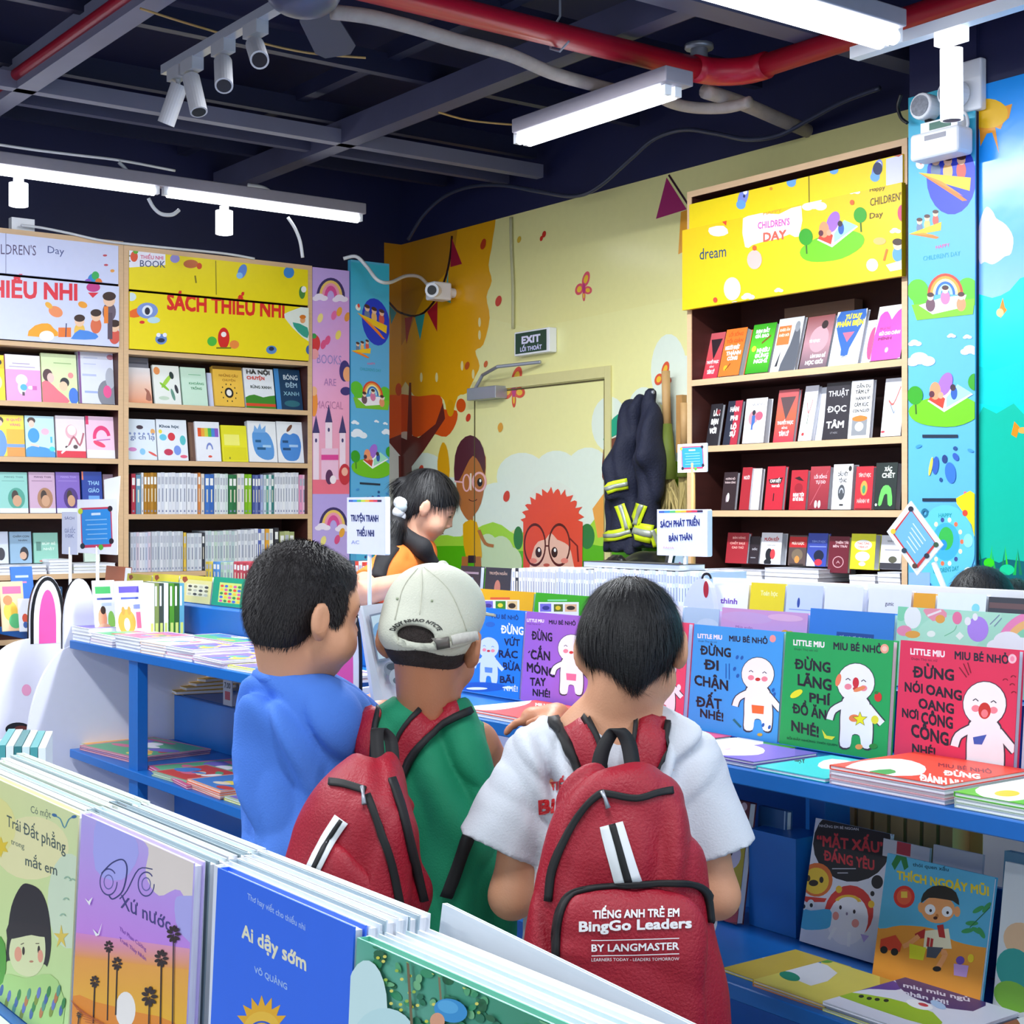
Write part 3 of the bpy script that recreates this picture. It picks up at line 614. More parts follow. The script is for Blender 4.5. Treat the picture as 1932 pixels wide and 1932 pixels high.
# the same poster again by the far corner
a2, b2 = onY(662, 966, YL), onY(735, 966, YL); W2 = b2.x-a2.x-.002; zt2 = onY(700, 494, YL).z
bl = MB().box(0, 0, 0, W2, .03, zt2, '#53b8e0').build('poster_board', PRINT); bl.location = (a2.x, YL, 0); tag(bl, 'light blue poster board standing between the pink poster and the orange tree', 'poster')
q = pp.copy(); COL.objects.link(q); q.parent = bl; q.location = (0, 0, -.1); q.scale = (W2/WP, 1, 1)
# clip poster rows above the board: same picture, slightly lower
# ================================================================ BOOKS ON THE WALL CASES
def tri_ops(c2, c3='#2a1c24'): return [('g', 0, 1, 1, 0, ['#c85a62', c2, '#c8344a']), ('p', [(.12, .86), (.88, .86), (.5, .42)], c3), ('t', 'THUYẾT PHỤC', .1, .9, .34, .06, '#fbe8e8', .08), ('t', 'BẰNG', .36, .64, .25, .04, '#fbe8e8'), ('t', 'TÂM LÝ', .25, .75, .12, .08, '#fff', .08)]
r1 = 'top row by the pillar'
X1 = XC+.035
z = zC[0]
fbook('X', X1+.02, 1324, 1353, 630, z, '#c8505a', 'red book with a black triangle at the left end, '+r1, tri_ops('#cf4a52'), tilt=.27)
fbook('X', X1, 1354, 1394, 622, z, '#f0772a', 'orange book with white lettering in the '+r1, [('t', 'LỐI SỐNG', .15, .85, .84, .07, '#e0551a', .06), ('t', 'TỐI GIẢN', .1, .9, .7, .07, '#e0551a', .06), ('t', 'NGƯỜI NHẬT', .1, .8, .56, .08, '#fff', .08), ('t', 'THÀNH', .2, .9, .44, .08, '#fff', .08), ('t', 'CÔNG', .3, .8, .33, .08, '#fff', .08), ('e', .3, .17, .1, .06, '#f5b02a'), ('l', [(.3, .12), (.5, .26)], .03, '#7a3a10')], tilt=.27, T=.03)
fbook('X', X1, 1405, 1449, 613, z, '#3dab1c', 'bright green book with white lettering in the '+r1, [('g', 0, 1, 1, 0, ['#2f9a1a', '#5ac42a', '#2f9a1a']), ('t', 'BẠN ĐẮT', .15, .75, .82, .07, '#fff', .08), ('t', 'GIÁ BAO', .15, .75, .72, .07, '#fff', .08), ('l', [(.5, .6), (.85, .74)], .04, '#7a4a1c'), ('t', 'NHIÊU', .35, .9, .42, .08, '#fff', .08), ('t', 'ĐỪNG', .3, .9, .31, .08, '#fff', .08), ('t', 'NGHĨ', .3, .9, .2, .08, '#fff', .08), ('e', .2, .5, .1, .06, '#e8d83c')], tilt=.27, T=.03)
fbook('X', X1, 1452, 1500, 602, z, '#d4d6dc', 'grey and white book with an orange block in the '+r1, [('g', 0, 1, 1, 0, ['#c8ccd4', '#e8eaee']), ('r', .05, .5, .55, .86, '#f4783c'), ('t', 'KHÉO ĂN', .1, .5, .76, .05, '#fff3e0', .04), ('t', 'KHÉO NÓI', .1, .5, .66, .05, '#fff3e0', .04), ('p', [(.35, 0), (.62, .5), (.75, .85), (.95, .7), (.98, 0)], '#5a5e68', 3), ('e', .8, .82, .1, .1, '#8a8e96'), ('p', [(.15, .1), (.3, .4), (.25, .1)], '#2a2c34')], tilt=.27)
fbook('X', X1, 1507, 1559, 598, z, '#8a5a60', 'dusky mauve book with white lettering in the '+r1, [('g', 0, 1, 1, 0, ['#8a4a4c', '#b88a94', '#6a5a66']), ('e', .55, .55, .35, .25, '#c49aa4'), ('e', .68, .82, .12, .08, '#2a1c20'), ('t', 'TÔI TỰ HỌC', .2, .6, .5, .05, '#fff', .05), ('t', 'LÀM SAO ĐỂ', .35, .9, .2, .06, '#fff', .08), ('t', 'HỌC GIỎI', .2, .85, .08, .07, '#fff', .08)], tilt=.27)
fbook('X', X1, 1562, 1619, 588, z, '#dfe8f6', 'white book with a blue balloon shape in the '+r1, [('p', [(.1, 1), (.96, 1), (.9, .7), (.62, .3), (.6, .18), (.36, .18), (.34, .3), (.05, .7)], '#2c62b0', 2), ('t', 'TƯ DUY', .3, .85, .85, .08, '#f4e42c', .1), ('t', 'PHẢN BIỆN', .05, .95, .72, .09, '#f4e42c', .1), ('p', [(.3, .6), (.7, .6), (.5, .42)], '#c86a8a'), ('t', 'SÁCH', .4, .58, .14, .03, '#2a3a6a')], tilt=.27)
fbook('X', X1+.01, 1624, 1641, 606, z, '#f3f0f6', 'narrow white book edge with a pink heart in the '+r1, [('e', .9, .45, .5, .38, '#e84a86')], tilt=.27)
fbook('X', X1, 1641, 1699, 578, z, '#f0eef4', 'white book with a big magenta heart, right end of the '+r1, [('p', [(.02, .0), (.05, .7), (.12, .86), (.3, .9), (.45, .78), (.5, .74), (.58, .82), (.75, .92), (.93, .86), (1, .7), (1, .12), (.9, 0)], '#ef48b4', 2), ('t', '999 LÁ THƯ', .15, .5, .56, .045, '#a02a80', .04), ('t', 'GỬI CHO CHÍNH', .15, .85, .46, .06, '#ffeaf8', .08), ('t', 'MÌNH', .15, .6, .37, .05, '#8a2070', .08), ('e', .5, .18, .06, .05, '#f8b0e0')], tilt=.27, T=.03)
a, b = onX(1480, 966, XC+.2), onX(1612, 966, XC+.2)
bx = MB().box(0, 0, 0, (a-b).length, .045, onX(1545, 574, XC+.2).z-z).build('cardboard_sheet', mat('cardboard', '#8a6a58', rough=.8)); bx.location = (XC+.2, a.y, z+.002); bx.rotation_euler.z = RZX; tag(bx, 'brown cardboard sheet leaning behind the top row of books', 'cardboard')
r2 = 'second row by the pillar'; z = zC[1]; X2 = XC+.035
fbook('X', X2+.01, 1331, 1354, 763, z, '#201c24', 'black book with white letters at the left end, '+r2, [('t', 'LÀM', .3, .85, .72, .13, '#eee', .1), ('t', 'BẠN', .2, .8, .52, .12, '#fff', .1), ('t', 'VỚI', .15, .75, .3, .12, '#fff', .1), ('e', .7, .8, .16, .06, '#8a2a34')], tilt=.2)
fbook('X', X2+.01, 1363, 1391, 757, z, '#1e2438', 'navy and red book in the '+r2, [('r', .5, 0, 1, 1, '#b0263c'), ('t', 'HÀN', .2, .8, .76, .1, '#fff', .1), ('t', 'PHI', .3, .8, .56, .1, '#fff', .1), ('t', 'LỘ', .4, .8, .36, .1, '#fff', .1), ('t', 'SỰ', .4, .8, .2, .1, '#fff', .1)], tilt=.2)
fbook('X', X2, 1400, 1441, 752, z, '#f0eff4', 'white book with a pink brain drawing in the '+r2, [('t', 'NÃO BỘ KỂ GÌ', .3, .9, .84, .04, '#6a6a7a', .03), ('e', .4, .56, .22, .16, '#f0909a'), ('e', .68, .6, .17, .1, '#e85a74'), ('r', .34, .3, .5, .62, '#3a6ab0'), ('e', .42, .68, .08, .06, '#2a2a3a'), ('e', .6, .35, .18, .12, '#f8d0d8')], tilt=.15, T=.03)
fbook('X', X2, 1458, 1497, 736, z, '#d05a5a', 'red book with a grey triangle in the '+r2, tri_ops('#dc6040', '#5a4448'), tilt=.18)
fbook('X', X2, 1505, 1531, 729, z, '#eceaf2', 'narrow white book with a small red sketch in the '+r2, [('l', [(.3, .7), (.5, .5), (.7, .75)], .04, '#c86a6a', 3), ('l', [(.5, .5), (.5, .3)], .04, '#4a6a4a'), ('e', .3, .12, .1, .03, '#c83a3a')], tilt=.22)
fbook('X', X2+.02, 1533, 1551, 732, z, '#dfe2ea', 'pale narrow book beside the black one in the '+r2, [('l', [(.3, .1), (.3, .9)], .06, '#b8bcc8')], tilt=.2)
fbook('X', X2, 1552, 1598, 722, z, '#26222c', 'black book reading THUẬT ĐỌC TÂM in the '+r2, [('t', 'THUẬT', .1, .95, .76, .1, '#d8d8e0', .03), ('t', 'ĐỌC', .1, .9, .48, .11, '#f0f0f4', .03), ('t', 'TÂM', .1, .85, .2, .12, '#fff', .05), ('t', 'LÝ HỌC', .3, .6, .1, .03, '#b0b0b8', 0)], tilt=.12, T=.03)
fbook('X', X2-.012, 1599, 1641, 718, z, '#f2f2f6', 'white book with scrawled black lettering in the '+r2, [('t', 'DẪN DỤ', .25, .9, .87, .055, '#222', .05), ('t', 'TÂM LÝ', .2, .85, .77, .065, '#222', .05), ('t', 'HÀNH VI', .25, .9, .66, .06, '#222', .05), ('t', 'CẢM XÚC', .2, .85, .55, .065, '#222', .05), ('t', 'CON NGƯỜI', .15, .9, .45, .05, '#222', .05), ('p', [(.15, .05), (.15, .36), (.5, .4), (.85, .36), (.85, .05)], '#8a8e94'), ('e', .5, .34, .35, .05, '#e07a2c'), ('e', .5, .2, .2, .08, '#d0d2d6')], tilt=.12)
fbook('X', X2, 1661, 1700, 714, z, '#f1f0f6', 'white book with slanted red script, right end of the '+r2, [('l', [(.25, .62), (.5, .55), (.8, .85)], .04, '#e0605a', 3), ('l', [(.35, .55), (.55, .4), (.6, .45)], .03, '#7a8aa0', 3), ('e', .75, .2, .16, .05, '#d8c0c4'), ('e', .1, .08, .1, .02, '#c83a4a')], tilt=.15, T=.03)
r3 = 'third row by the pillar'; z = zC[2]
fbook('X', X2, 1360, 1386, 891, z, '#2c1a20', 'black-brown book with tiny white figures, left end of the '+r3, [('t', 'HƯỚNG NỘI', .15, .85, .8, .05, '#e0c8c8', .03), ('t', 'THÀNH CÔNG', .1, .9, .7, .05, '#e0c8c8', .03), ('e', .45, .33, .1, .12, '#e8e4e6'), ('e', .35, .3, .06, .1, '#b8a8b0')], tilt=.14)
fbook('X', X2, 1394, 1413, 882, z, '#a8202e', 'thin dark red book in the '+r3, [('t', 'NGƯỜI', .2, .8, .72, .08, '#f4d8d8', .05)], tilt=.14)
fbook('X', X2+.01, 1414, 1432, 884, z, '#d8d4d8', 'plain pale grey book between two red ones in the '+r3, [('r', .1, .05, .9, .95, '#e6e4e8')], tilt=.14)
fbook('X', X2, 1441, 1476, 880, z, '#c21f34', 'red book with a black bird and figure in the '+r3, [('p', [(.1, .7), (.9, .74), (.8, .6), (.2, .6)], '#2a0c12'), ('t', 'CAM KẾT', .2, .8, .63, .07, '#fff', .06), ('t', 'THAY ĐỔI', .3, .75, .52, .05, '#fff', .05), ('r', .45, .2, .5, .38, '#1a0c10')], tilt=.14)
fbook('X', X2, 1488, 1520, 887, z, '#b82232', 'red book with a black flying shape in the '+r3, [('p', [(.2, .8), (.5, .84), (.8, .72), (.5, .74)], '#2a0c12'), ('t', 'BẠN TÔI', .2, .85, .34, .08, '#fff', .08), ('t', 'ĐI VỀ ĐÂU', .2, .85, .23, .08, '#fff', .08), ('e', .5, .55, .25, .12, '#98182a')], tilt=.12)
fbook('X', X2, 1524, 1562, 880, z, '#9c2c3c', 'dull red book with small white figures in the '+r3, [('g', 0, 1, 1, 0, ['#b03a44', '#8a2434']), ('t', 'LỐI SỐNG', .2, .85, .72, .07, '#f0c8cc', .05), ('t', 'TỰ DO', .3, .8, .6, .07, '#f0c8cc', .05), ('e', .38, .12, .07, .09, '#e8e8ec'), ('e', .56, .12, .07, .09, '#e8e8ec'), ('l', [(.1, .1), (.9, .9)], .02, '#c86470')], tilt=.12, T=.03)
fbook('X', X2, 1568, 1606, 876, z, '#e9eaf0', 'white book with a dark fingerprint in the '+r3, [('t', 'DẤU VẾT', .25, .75, .74, .08, '#333', .06), ('t', 'TỘI ÁC', .3, .7, .6, .08, '#333', .06), ('e', .47, .38, .18, .17, '#4a4e54'), ('a', .47, .36, .12, .12, .04, '#b8bcc4', 0, 180), ('r', .4, .08, .6, .12, '#333333'), ('e', .85, .9, .08, .06, '#2a2a2a')], tilt=.1, T=.03)
fbook('X', X2, 1611, 1645, 880, z, '#c82a38', 'red book with an orange leaf emblem in the '+r3, [('t', 'TÂM LÝ HỌC', .15, .85, .76, .08, '#f8d0c8', .05), ('e', .5, .5, .2, .17, '#f0a04a'), ('e', .5, .47, .1, .1, '#3a9a6a'), ('t', 'HÀNH VI', .15, .85, .16, .09, '#f4c0bc', .05), ('r', .05, 0, .95, .04, '#8a1820')], tilt=.1)
fbook('X', X2, 1648, 1690, 873, z, '#1c2a28', 'black-green book with a glowing green arch in the '+r3, [('t', 'XÁC', .4, .75, .82, .09, '#e8f4e8', .06), ('t', 'CHẾT', .3, .9, .68, .1, '#e8f4e8', .06), ('p', [(.2, .1), (.3, .42), (.5, .52), (.75, .45), (.85, .1), (.65, .1), (.6, .32), (.45, .3), (.35, .1)], '#6ad860', 2), ('e', .1, .1, .05, .03, '#fff')], tilt=.1, T=.03)
r4 = 'bottom row by pillar'; z = zC[3]+.052; X4 = XC+.08
fbook('X', X4, 1368, 1409, 1005, z, '#a52632', 'brick red book at the left end of the '+r4, [('t', 'BÁN HÀNG', .25, .85, .8, .07, '#f0b0a8', .05), ('t', 'CHỐT SALE', .15, .85, .62, .07, '#f0b0a8', .05), ('t', 'CAO THỦ', .25, .8, .48, .07, '#f0b0a8', .05)], tilt=.14)
fbook('X', X4+.01, 1411, 1431, 1012, z, '#2c242c', 'narrow black book beside the brick red one, '+r4, [('t', 'DỐC', .3, .8, .5, .06, '#d0d0d8', .03), ('r', .2, .2, .7, .24, '#8a8a92')], tilt=.14)
fbook('X', X4, 1433, 1473, 1005, z, '#e8e8ee', 'white book with a dark silhouette head in the '+r4, [('t', 'MUÔN KIẾP', .15, .85, .74, .1, '#c03a44', .06), ('t', 'NHÂN SINH', .3, .7, .58, .04, '#888', .03), ('e', .42, .3, .17, .2, '#1c2028'), ('e', .6, .32, .12, .16, '#d8404a'), ('e', .38, .06, .18, .1, '#1c2028')], tilt=.12, T=.03)
fbook('X', X4, 1486, 1520, 1010, z, '#5a4a48', 'book with a red top and dark face below in the '+r4, [('r', 0, .6, 1, .95, '#c0282c'), ('t', 'MƯU LƯỢC', .15, .85, .7, .08, '#fbe8d8', .06), ('e', .5, .35, .32, .2, '#7a6a58'), ('e', .5, .2, .14, .12, '#e0904a'), ('r', .1, 0, .9, .06, '#2a2422')], tilt=.12)
fbook('X', X4, 1521, 1559, 1006, z, '#3a4ca8', 'royal blue book with a dark head in profile in the '+r4, [('p', [(0, 0), (0, .4), (.4, .1), (.45, 0)], '#f0f0f6'), ('e', .6, .32, .26, .17, '#16203a'), ('e', .6, .12, .2, .1, '#c8344a'), ('t', 'TÂM LÝ HỌC', .2, .9, .72, .06, '#9ab0f0', .03), ('r', .1, .58, .95, .61, '#8a98d8')], tilt=.12)
fbook('X', X4-.01, 1561, 1600, 1012, z-.02, '#6e1f30', 'maroon book with a pale round emblem in the '+r4, [('t', 'THIÊN TÀI', .3, .95, .8, .07, '#e8c8cc', .04), ('t', 'BÊN TRÁI', .2, .9, .7, .06, '#e8c8cc', .04), ('a', .5, .3, .28, .16, .04, '#d8a8b0', 0, 360), ('t', 'A', .4, .6, .26, .08, '#d8a8b0', 0)], tilt=.1)
fbook('X', X4-.01, 1603, 1650, 1007, z-.005, '#e3e22a', 'yellow book with a white cloud shape in the '+r4, [('e', .5, .68, .36, .15, '#f4f4f4'), ('t', 'THAO TÚNG', .25, .75, .7, .06, '#e05a3c', .05), ('t', 'TÂM LÝ', .3, .7, .6, .05, '#e05a3c', .05), ('e', .5, .36, .3, .14, '#f4f4ec'), ('e', .5, .15, .14, .06, '#f4f4ec')], tilt=.1, T=.03)
fbook('X', X4, 1659, 1700, 1010, z, '#dedfe6', 'white book with a dark band, right end of '+r4, [('t', 'NHÀ ĐẦU TƯ', .3, .9, .8, .06, '#555', .03), ('r', .2, .55, .9, .58, '#999aaa'), ('e', .6, .28, .2, .1, '#5a5a4a'), ('r', 0, 0, 1, .18, '#3a3a44')], tilt=.12)
def lying(loc, rz, L, D, T, col, label, group=None, pcol='#eceef4', art=None, tilt=0, ops=None, name='book'):
    "closed book lying flat; local x = across, y = depth, top face printed"
    M = Matrix.Translation(loc) @ Matrix.Rotation(rz, 4, 'Z')
    mb = MB(); c = min(.0012, T*.25)
    mb.box(0, 0, T-c, L, D, T, col); mb.box(0, 0, 0, L, D, c, col); mb.box(0, 0, c, c, D, T-c, col)
    o = mb.build(name, PRINT, fix=False); o.matrix_world = M; tag(o, label, 'book' if name != 'comic' else 'comic', group)
    MB().box(c, .002, c, L-.002, D-.002, T-c).build('pages', PAGEH, o, fix=False)
    if art or ops:
        MT = M @ Matrix.Translation((0, 0, T)) @ Matrix.Rotation(-math.pi/2, 4, 'X')   # local z -> depth, -y -> up
        a = Art(MT, L, D, px=bool(art), eps=3e-5)
        if art: art(a)
        else: a.do(ops)
        if a.f:
            q = a.build('printed_cover', o); q.location = (0, 0, T); q.rotation_euler = (-math.pi/2, 0, 0)
    NB['n'] += 1; return o
# stacks of lying books at the foot of case C and case A
def stack(xs_, n, t, D, pl, val, z, cols, label, grp, lab_top=None):
    on = onX if pl == 'X' else onY; rz = RZX if pl == 'X' else 0
    a, b = on(xs_[0], 966, val), on(xs_[1], 966, val); W = (a-b).length-.004
    for k in range(n):
        j = random.uniform(-.003, .003)
        loc = (a.x, a.y+j, z+.0004+k*(t+.0004)) if pl == 'X' else (a.x+j, a.y, z+.0004+k*(t+.0004))
        lying(loc, rz+random.uniform(-.02, .02), W, D, t, cols[k % len(cols)], lab_top if (lab_top and k == n-1) else label, grp)
stack((1330, 1440), 2, .016, .2, 'X', XC+.01, zC[3], ['#e6e8f0', '#d8dae4'], 'white book lying flat at the left of the bottom shelf by the pillar', 'white books lying flat at the left of the bottom shelf')
stack((1442, 1545), 3, .015, .2, 'X', XC+.01, zC[3], ['#9aa0b0', '#eceef4', '#c8ccd8'], 'pale book lying flat under the brick red and white books', 'books lying flat in the middle of the bottom shelf')
stack((1602, 1652), 2, .016, .2, 'X', XC+.01, zC[3], ['#eef0f6', '#f4f4f8'], 'white book lying flat under the yellow book', 'white books under the yellow book')
stack((1656, 1700), 3, .015, .2, 'X', XC+.01, zC[3], ['#eef0f6', '#dfe2ea'], 'white book lying flat under the dark banded book', 'white books under the dark banded book')
# ---- case B (back wall, right)
def tshirt(c): return ('e', .5, .5, .2, .3, c)
YB = YL+.035
q1 = 'top row under yellow header'; z = zB[1]
fbook('Y', YB, 240, 289, 694, z, '#eceaf0', 'white book fading to orange in the '+q1, [('g', 0, 1, 1, 0, ['#f4f2f6', '#f4ccb8', '#f0a078']), ('p', [(.75, .1), (.8, .3), (.72, .42), (.9, .35), (.98, .08)], '#a86a5a', 2)], tilt=.2)
fbook('Y', YB+.03, 240, 286, 675, z, '#8a8c9a', 'grey book standing behind the orange-white one in the '+q1, [('r', .05, .86, .95, .9, '#5a5c6a')], tilt=.16)
fbook('Y', YB, 293, 344, 690, z, '#eef2ee', 'white book with green leaf pattern in the '+q1, [('e', .15, .85, .12, .1, '#f09a5a'), ('e', .5, .6, .28, .06, '#a8d84a', 40), ('e', .4, .45, .2, .04, '#8ac83a', -30), ('e', .7, .75, .08, .1, '#2a3a3a', 30), ('e', .7, .25, .06, .16, '#6a9a8a', 20), ('e', .35, .15, .2, .05, '#c8dcc8'), ('e', .85, .4, .06, .12, '#3a3a44', 20)], tilt=.2)
fbook('Y', YB, 346, 394, 694, z, '#cdebd8', 'mint green book with two green words in the '+q1, [('t', 'KHOẢNG', .3, .9, .55, .06, '#4a9a6a', .04), ('t', 'TRỐNG', .35, .8, .42, .06, '#3a8a5a', .04), ('r', .3, .8, .8, .82, '#8ac8a0')], tilt=.2)
fbook('Y', YB+.01, 395, 405, 704, z, '#cdd4f0', 'pale lavender sliver of a book in the '+q1, [('r', 0, 0, .3, 1, '#b8c0e0')], tilt=.2)
fbook('Y', YB, 407, 463, 692, z, '#f2c24a', 'golden yellow book with a black and white ring in the '+q1, [('r', 0, .92, 1, 1, '#7a5a1c'), ('t', 'NHỮNG CÂU', .2, .85, .74, .06, '#a87018', .04), ('t', 'CHUYỆN', .3, .75, .63, .05, '#a87018', .04), ('e', .5, .34, .15, .13, '#2a2420'), ('e', .5, .34, .09, .08, '#f4f0e8')]+[('e', .5+.26*math.cos(i*.628), .34+.22*math.sin(i*.628), .02, .02, '#2a2420') for i in range(10)], tilt=.2, T=.03)
fbook('Y', YB, 465, 522, 696, z, '#e9eef6', 'white book with red letters and green hills in the '+q1, [('t', 'HÀ NỘI', .1, .9, .86, .1, '#333', .1), ('t', 'CHUYỆN', .1, .7, .72, .08, '#d84a3c', .08), ('t', 'RỪNG XANH', .2, .9, .5, .07, '#2a3a3a', .05), ('p', [(0, .12), (0, .26), (.3, .34), (.6, .28), (1, .34), (1, .12)], '#3f8a2c', 2), ('r', 0, .05, 1, .12, '#e04a2c'), ('r', 0, 0, 1, .05, '#4a8a2c')], tilt=.2)
fbook('Y', YB, 523, 573, 697, z, '#123a5e', 'dark blue book with pale scrawled letters in the '+q1, [('r', 0, 0, .18, 1, '#3f8ad0'), ('t', 'BÓNG', .35, .9, .74, .12, '#dfeaf4', .02), ('t', 'ĐÊM', .4, .85, .55, .12, '#a8c8dc', .02), ('t', 'XANH', .3, .9, .35, .1, '#8ab8cc', .02), ('e', .6, .15, .3, .08, '#2a6a7a')], tilt=.2)
q2 = 'second row under yellow header'; z = zB[2]
fbook('Y', YB, 243, 298, 791, z, '#e4eefb', 'white book of baby drawings at the left end of the '+q2, [('e', .45, .8, .12, .05, '#4a3a4a'), ('t', 'gì ch lạ', .1, .95, .5, .12, '#6a7ab0', .02), ('e', .9, .7, .08, .07, '#f0b06a'), ('e', .15, .25, .15, .05, '#d88ac8'), ('e', .5, .2, .1, .08, '#8ac8f0'), ('e', .85, .15, .16, .03, '#e0605a', -20)]+[('e', .1+.16*i, .64, .04, .03, '#8a9ad0') for i in range(6)], tilt=.16)
fbook('Y', YB, 299, 357, 792, z, '#eaf0fa', 'white book with coloured fruit bowls in the '+q2, [('t', 'Khoa học', .1, .75, .8, .07, '#2a4a6a', .05), ('e', .2, .56, .12, .08, '#6ac8e8'), ('e', .48, .58, .12, .1, '#d83a4a'), ('e', .12, .7, .06, .05, '#f0e04a'), ('e', .85, .5, .1, .12, '#5ac0c8'), ('e', .35, .2, .15, .08, '#c83a5a'), ('e', .65, .25, .12, .12, '#7a9ae8'), ('e', .85, .1, .12, .04, '#e86a8a')], tilt=.16)
fbook('Y', YB+.012, 359, 371, 797, z, '#6a4c40', 'thin brown book between two white ones in the '+q2, [('r', .2, .1, .5, .9, '#7a5a4a')], tilt=.16)
fbook('Y', YB, 372, 419, 796, z, '#eef0fa', 'white book with a rainbow block in the '+q2, [('r', .1+.1*0, .62, .24, .84, '#e8582c'), ('r', .24, .62, .38, .84, '#f0a83c'), ('r', .38, .62, .52, .84, '#d8d84a'), ('r', .52, .62, .66, .84, '#4ab85a'), ('r', .66, .62, .8, .84, '#4a8ad8'), ('r', .8, .62, .95, .84, '#8a5ac8'), ('a', .55, .3, .14, .17, .05, '#7a8ad0', 0, 180), ('e', .55, .12, .08, .03, '#e05a4a')], tilt=.16)
fbook('Y', YB, 421, 470, 803, z, '#ece52a', 'plain yellow book in the '+q2, [('r', .1, .45, .7, .75, '#f4f07a'), ('r', .05, .05, .95, .4, '#e3da20'), ('e', .28, .1, .03, .03, '#8a8a2c')], tilt=.16)
fbook('Y', YB, 471, 525, 795, z, '#f0f3fa', 'white book with a blue pineapple shape in the '+q2, [('p', [(.2, .75), (.15, .5), (.25, .2), (.55, .06), (.85, .1), (.9, .35), (.8, .62), (.6, .75)], '#5a9ae0', 3), ('p', [(.2, .72), (.25, .9), (.35, .8), (.45, .95), (.5, .8), (.65, .9), (.62, .72)], '#7ab0ec'), ('r', .25, .48, .45, .54, '#1c5a8a'), ('r', .3, .3, .6, .36, '#1c5a8a'), ('r', .5, .36, .8, .42, '#a8d0f4')], tilt=.14, T=.03)
fbook('Y', YB, 526, 575, 796, z, '#f0f3fa', 'white book with a blue apple shape, right end of '+q2, [('p', [(.15, .6), (.1, .35), (.25, .1), (.5, .04), (.78, .1), (.92, .4), (.85, .65), (.65, .72), (.5, .68), (.32, .72)], '#4a8cdc', 3), ('e', .5, .84, .14, .05, '#7a4a3c', 35), ('r', .2, .48, .42, .54, '#1c4a7a'), ('r', .2, .3, .5, .36, '#1c4a7a'), ('r', .45, .38, .8, .44, '#a8ccf4')], tilt=.14, T=.03)
def spines(pl, val, specs, z, where, dz, D=.15):
    "spine-out books: (px0, px1, ytop, colour, words, title)"
    on = onX if pl == 'X' else onY; rz = RZX if pl == 'X' else 0
    for (p0, p1, yt, n, col, word) in specs:
        a, b = on(p0, 966, val), on(p1, 966, val); W = (a-b).length/n
        for k in range(n):
            c = a + (b-a)*(k/n); H = on((p0+p1)/2, yt, val).z-z + random.uniform(-.002, .002)*(n > 2)
            cc = col[k % len(col)] if isinstance(col, list) else col
            M = Matrix.Translation((c.x, c.y+(.0 if pl == 'X' else random.uniform(0, .004)), z+.0005)) @ Matrix.Rotation(rz, 4, 'Z')
            mb = MB(); w_ = W-.0007; mb.box(0, 0, 0, w_, D, H, cc)
            o = mb.build('book', PRINT, fix=False); o.matrix_world = M
            A = Art(M, w_, H); A.rect(.15, .72, .85, .9, '#b8bccc' if sum(hexc(cc)[:3]) > 1.2 else '#f2f2f2').rect(.35, .3, .65, .62, '#8a90a8' if sum(hexc(cc)[:3]) > 1.2 else '#e4dcc8').rect(.3, .05, .7, .1, '#8890b0')
            A.build('spine_print', o)
            tag(o, f'{word} standing {where}', 'book', f'{word} standing spine out {where}'[:70] if n > 1 else None)
            NB['n'] += 1
w3 = 'on third shelf under yellow header'
spines('Y', YL+.03, [(248, 256, 894, 1, '#b83048', 'red book'), (257, 266, 896, 1, '#6f9ab8', 'grey blue book'), (267, 271, 892, 1, '#e8e8ee', 'thin white book beside golden brown ones'), (272, 296, 892, 4, ['#b07a20', '#a87218', '#b8842c', '#a07014'], 'golden brown book'), (297, 352, 892, 8, ['#e2e4ee', '#d6dae8', '#eceef4', '#dfe2ee'], 'white book left of centre'), (353, 373, 893, 3, ['#e9ebf4', '#dcdfee'], 'off-white book in the middle'), (374, 379, 892, 1, '#d8884a', 'thin orange book'), (380, 386, 894, 1, '#e8dcd0', 'cream book'), (387, 404, 895, 2, ['#3f74c8', '#3668bc'], 'blue book'), (405, 431, 894, 5, ['#dfe6ec', '#cfe0dc', '#e8ecf4'], 'white book between blue and green'), (432, 447, 896, 2, ['#2f7a4a', '#2a7044'], 'dark green book'), (448, 461, 894, 2, ['#eae4da', '#e0e0e8'], 'cream white book'), (462, 475, 895, 2, ['#7cb81c', '#8cc42c'], 'lime green book'), (477, 497, 896, 4, ['#4a5aa0', '#6a7ab8', '#3c4a90', '#a8b4e0'], 'violet blue book'), (498, 517, 896, 4, ['#cfe0ea', '#4a9a8a', '#dfe8f0', '#2f7a7a'], 'white or teal book'), (518, 564, 892, 9, ['#eceef6', '#dfe2f0', '#e6e8f4'], 'white book at the right'), (565, 577, 896, 2, ['#f0a0c8', '#f4c8dc'], 'pink book')], zB[3], w3, 0)
w4 = 'on fourth shelf under yellow header'
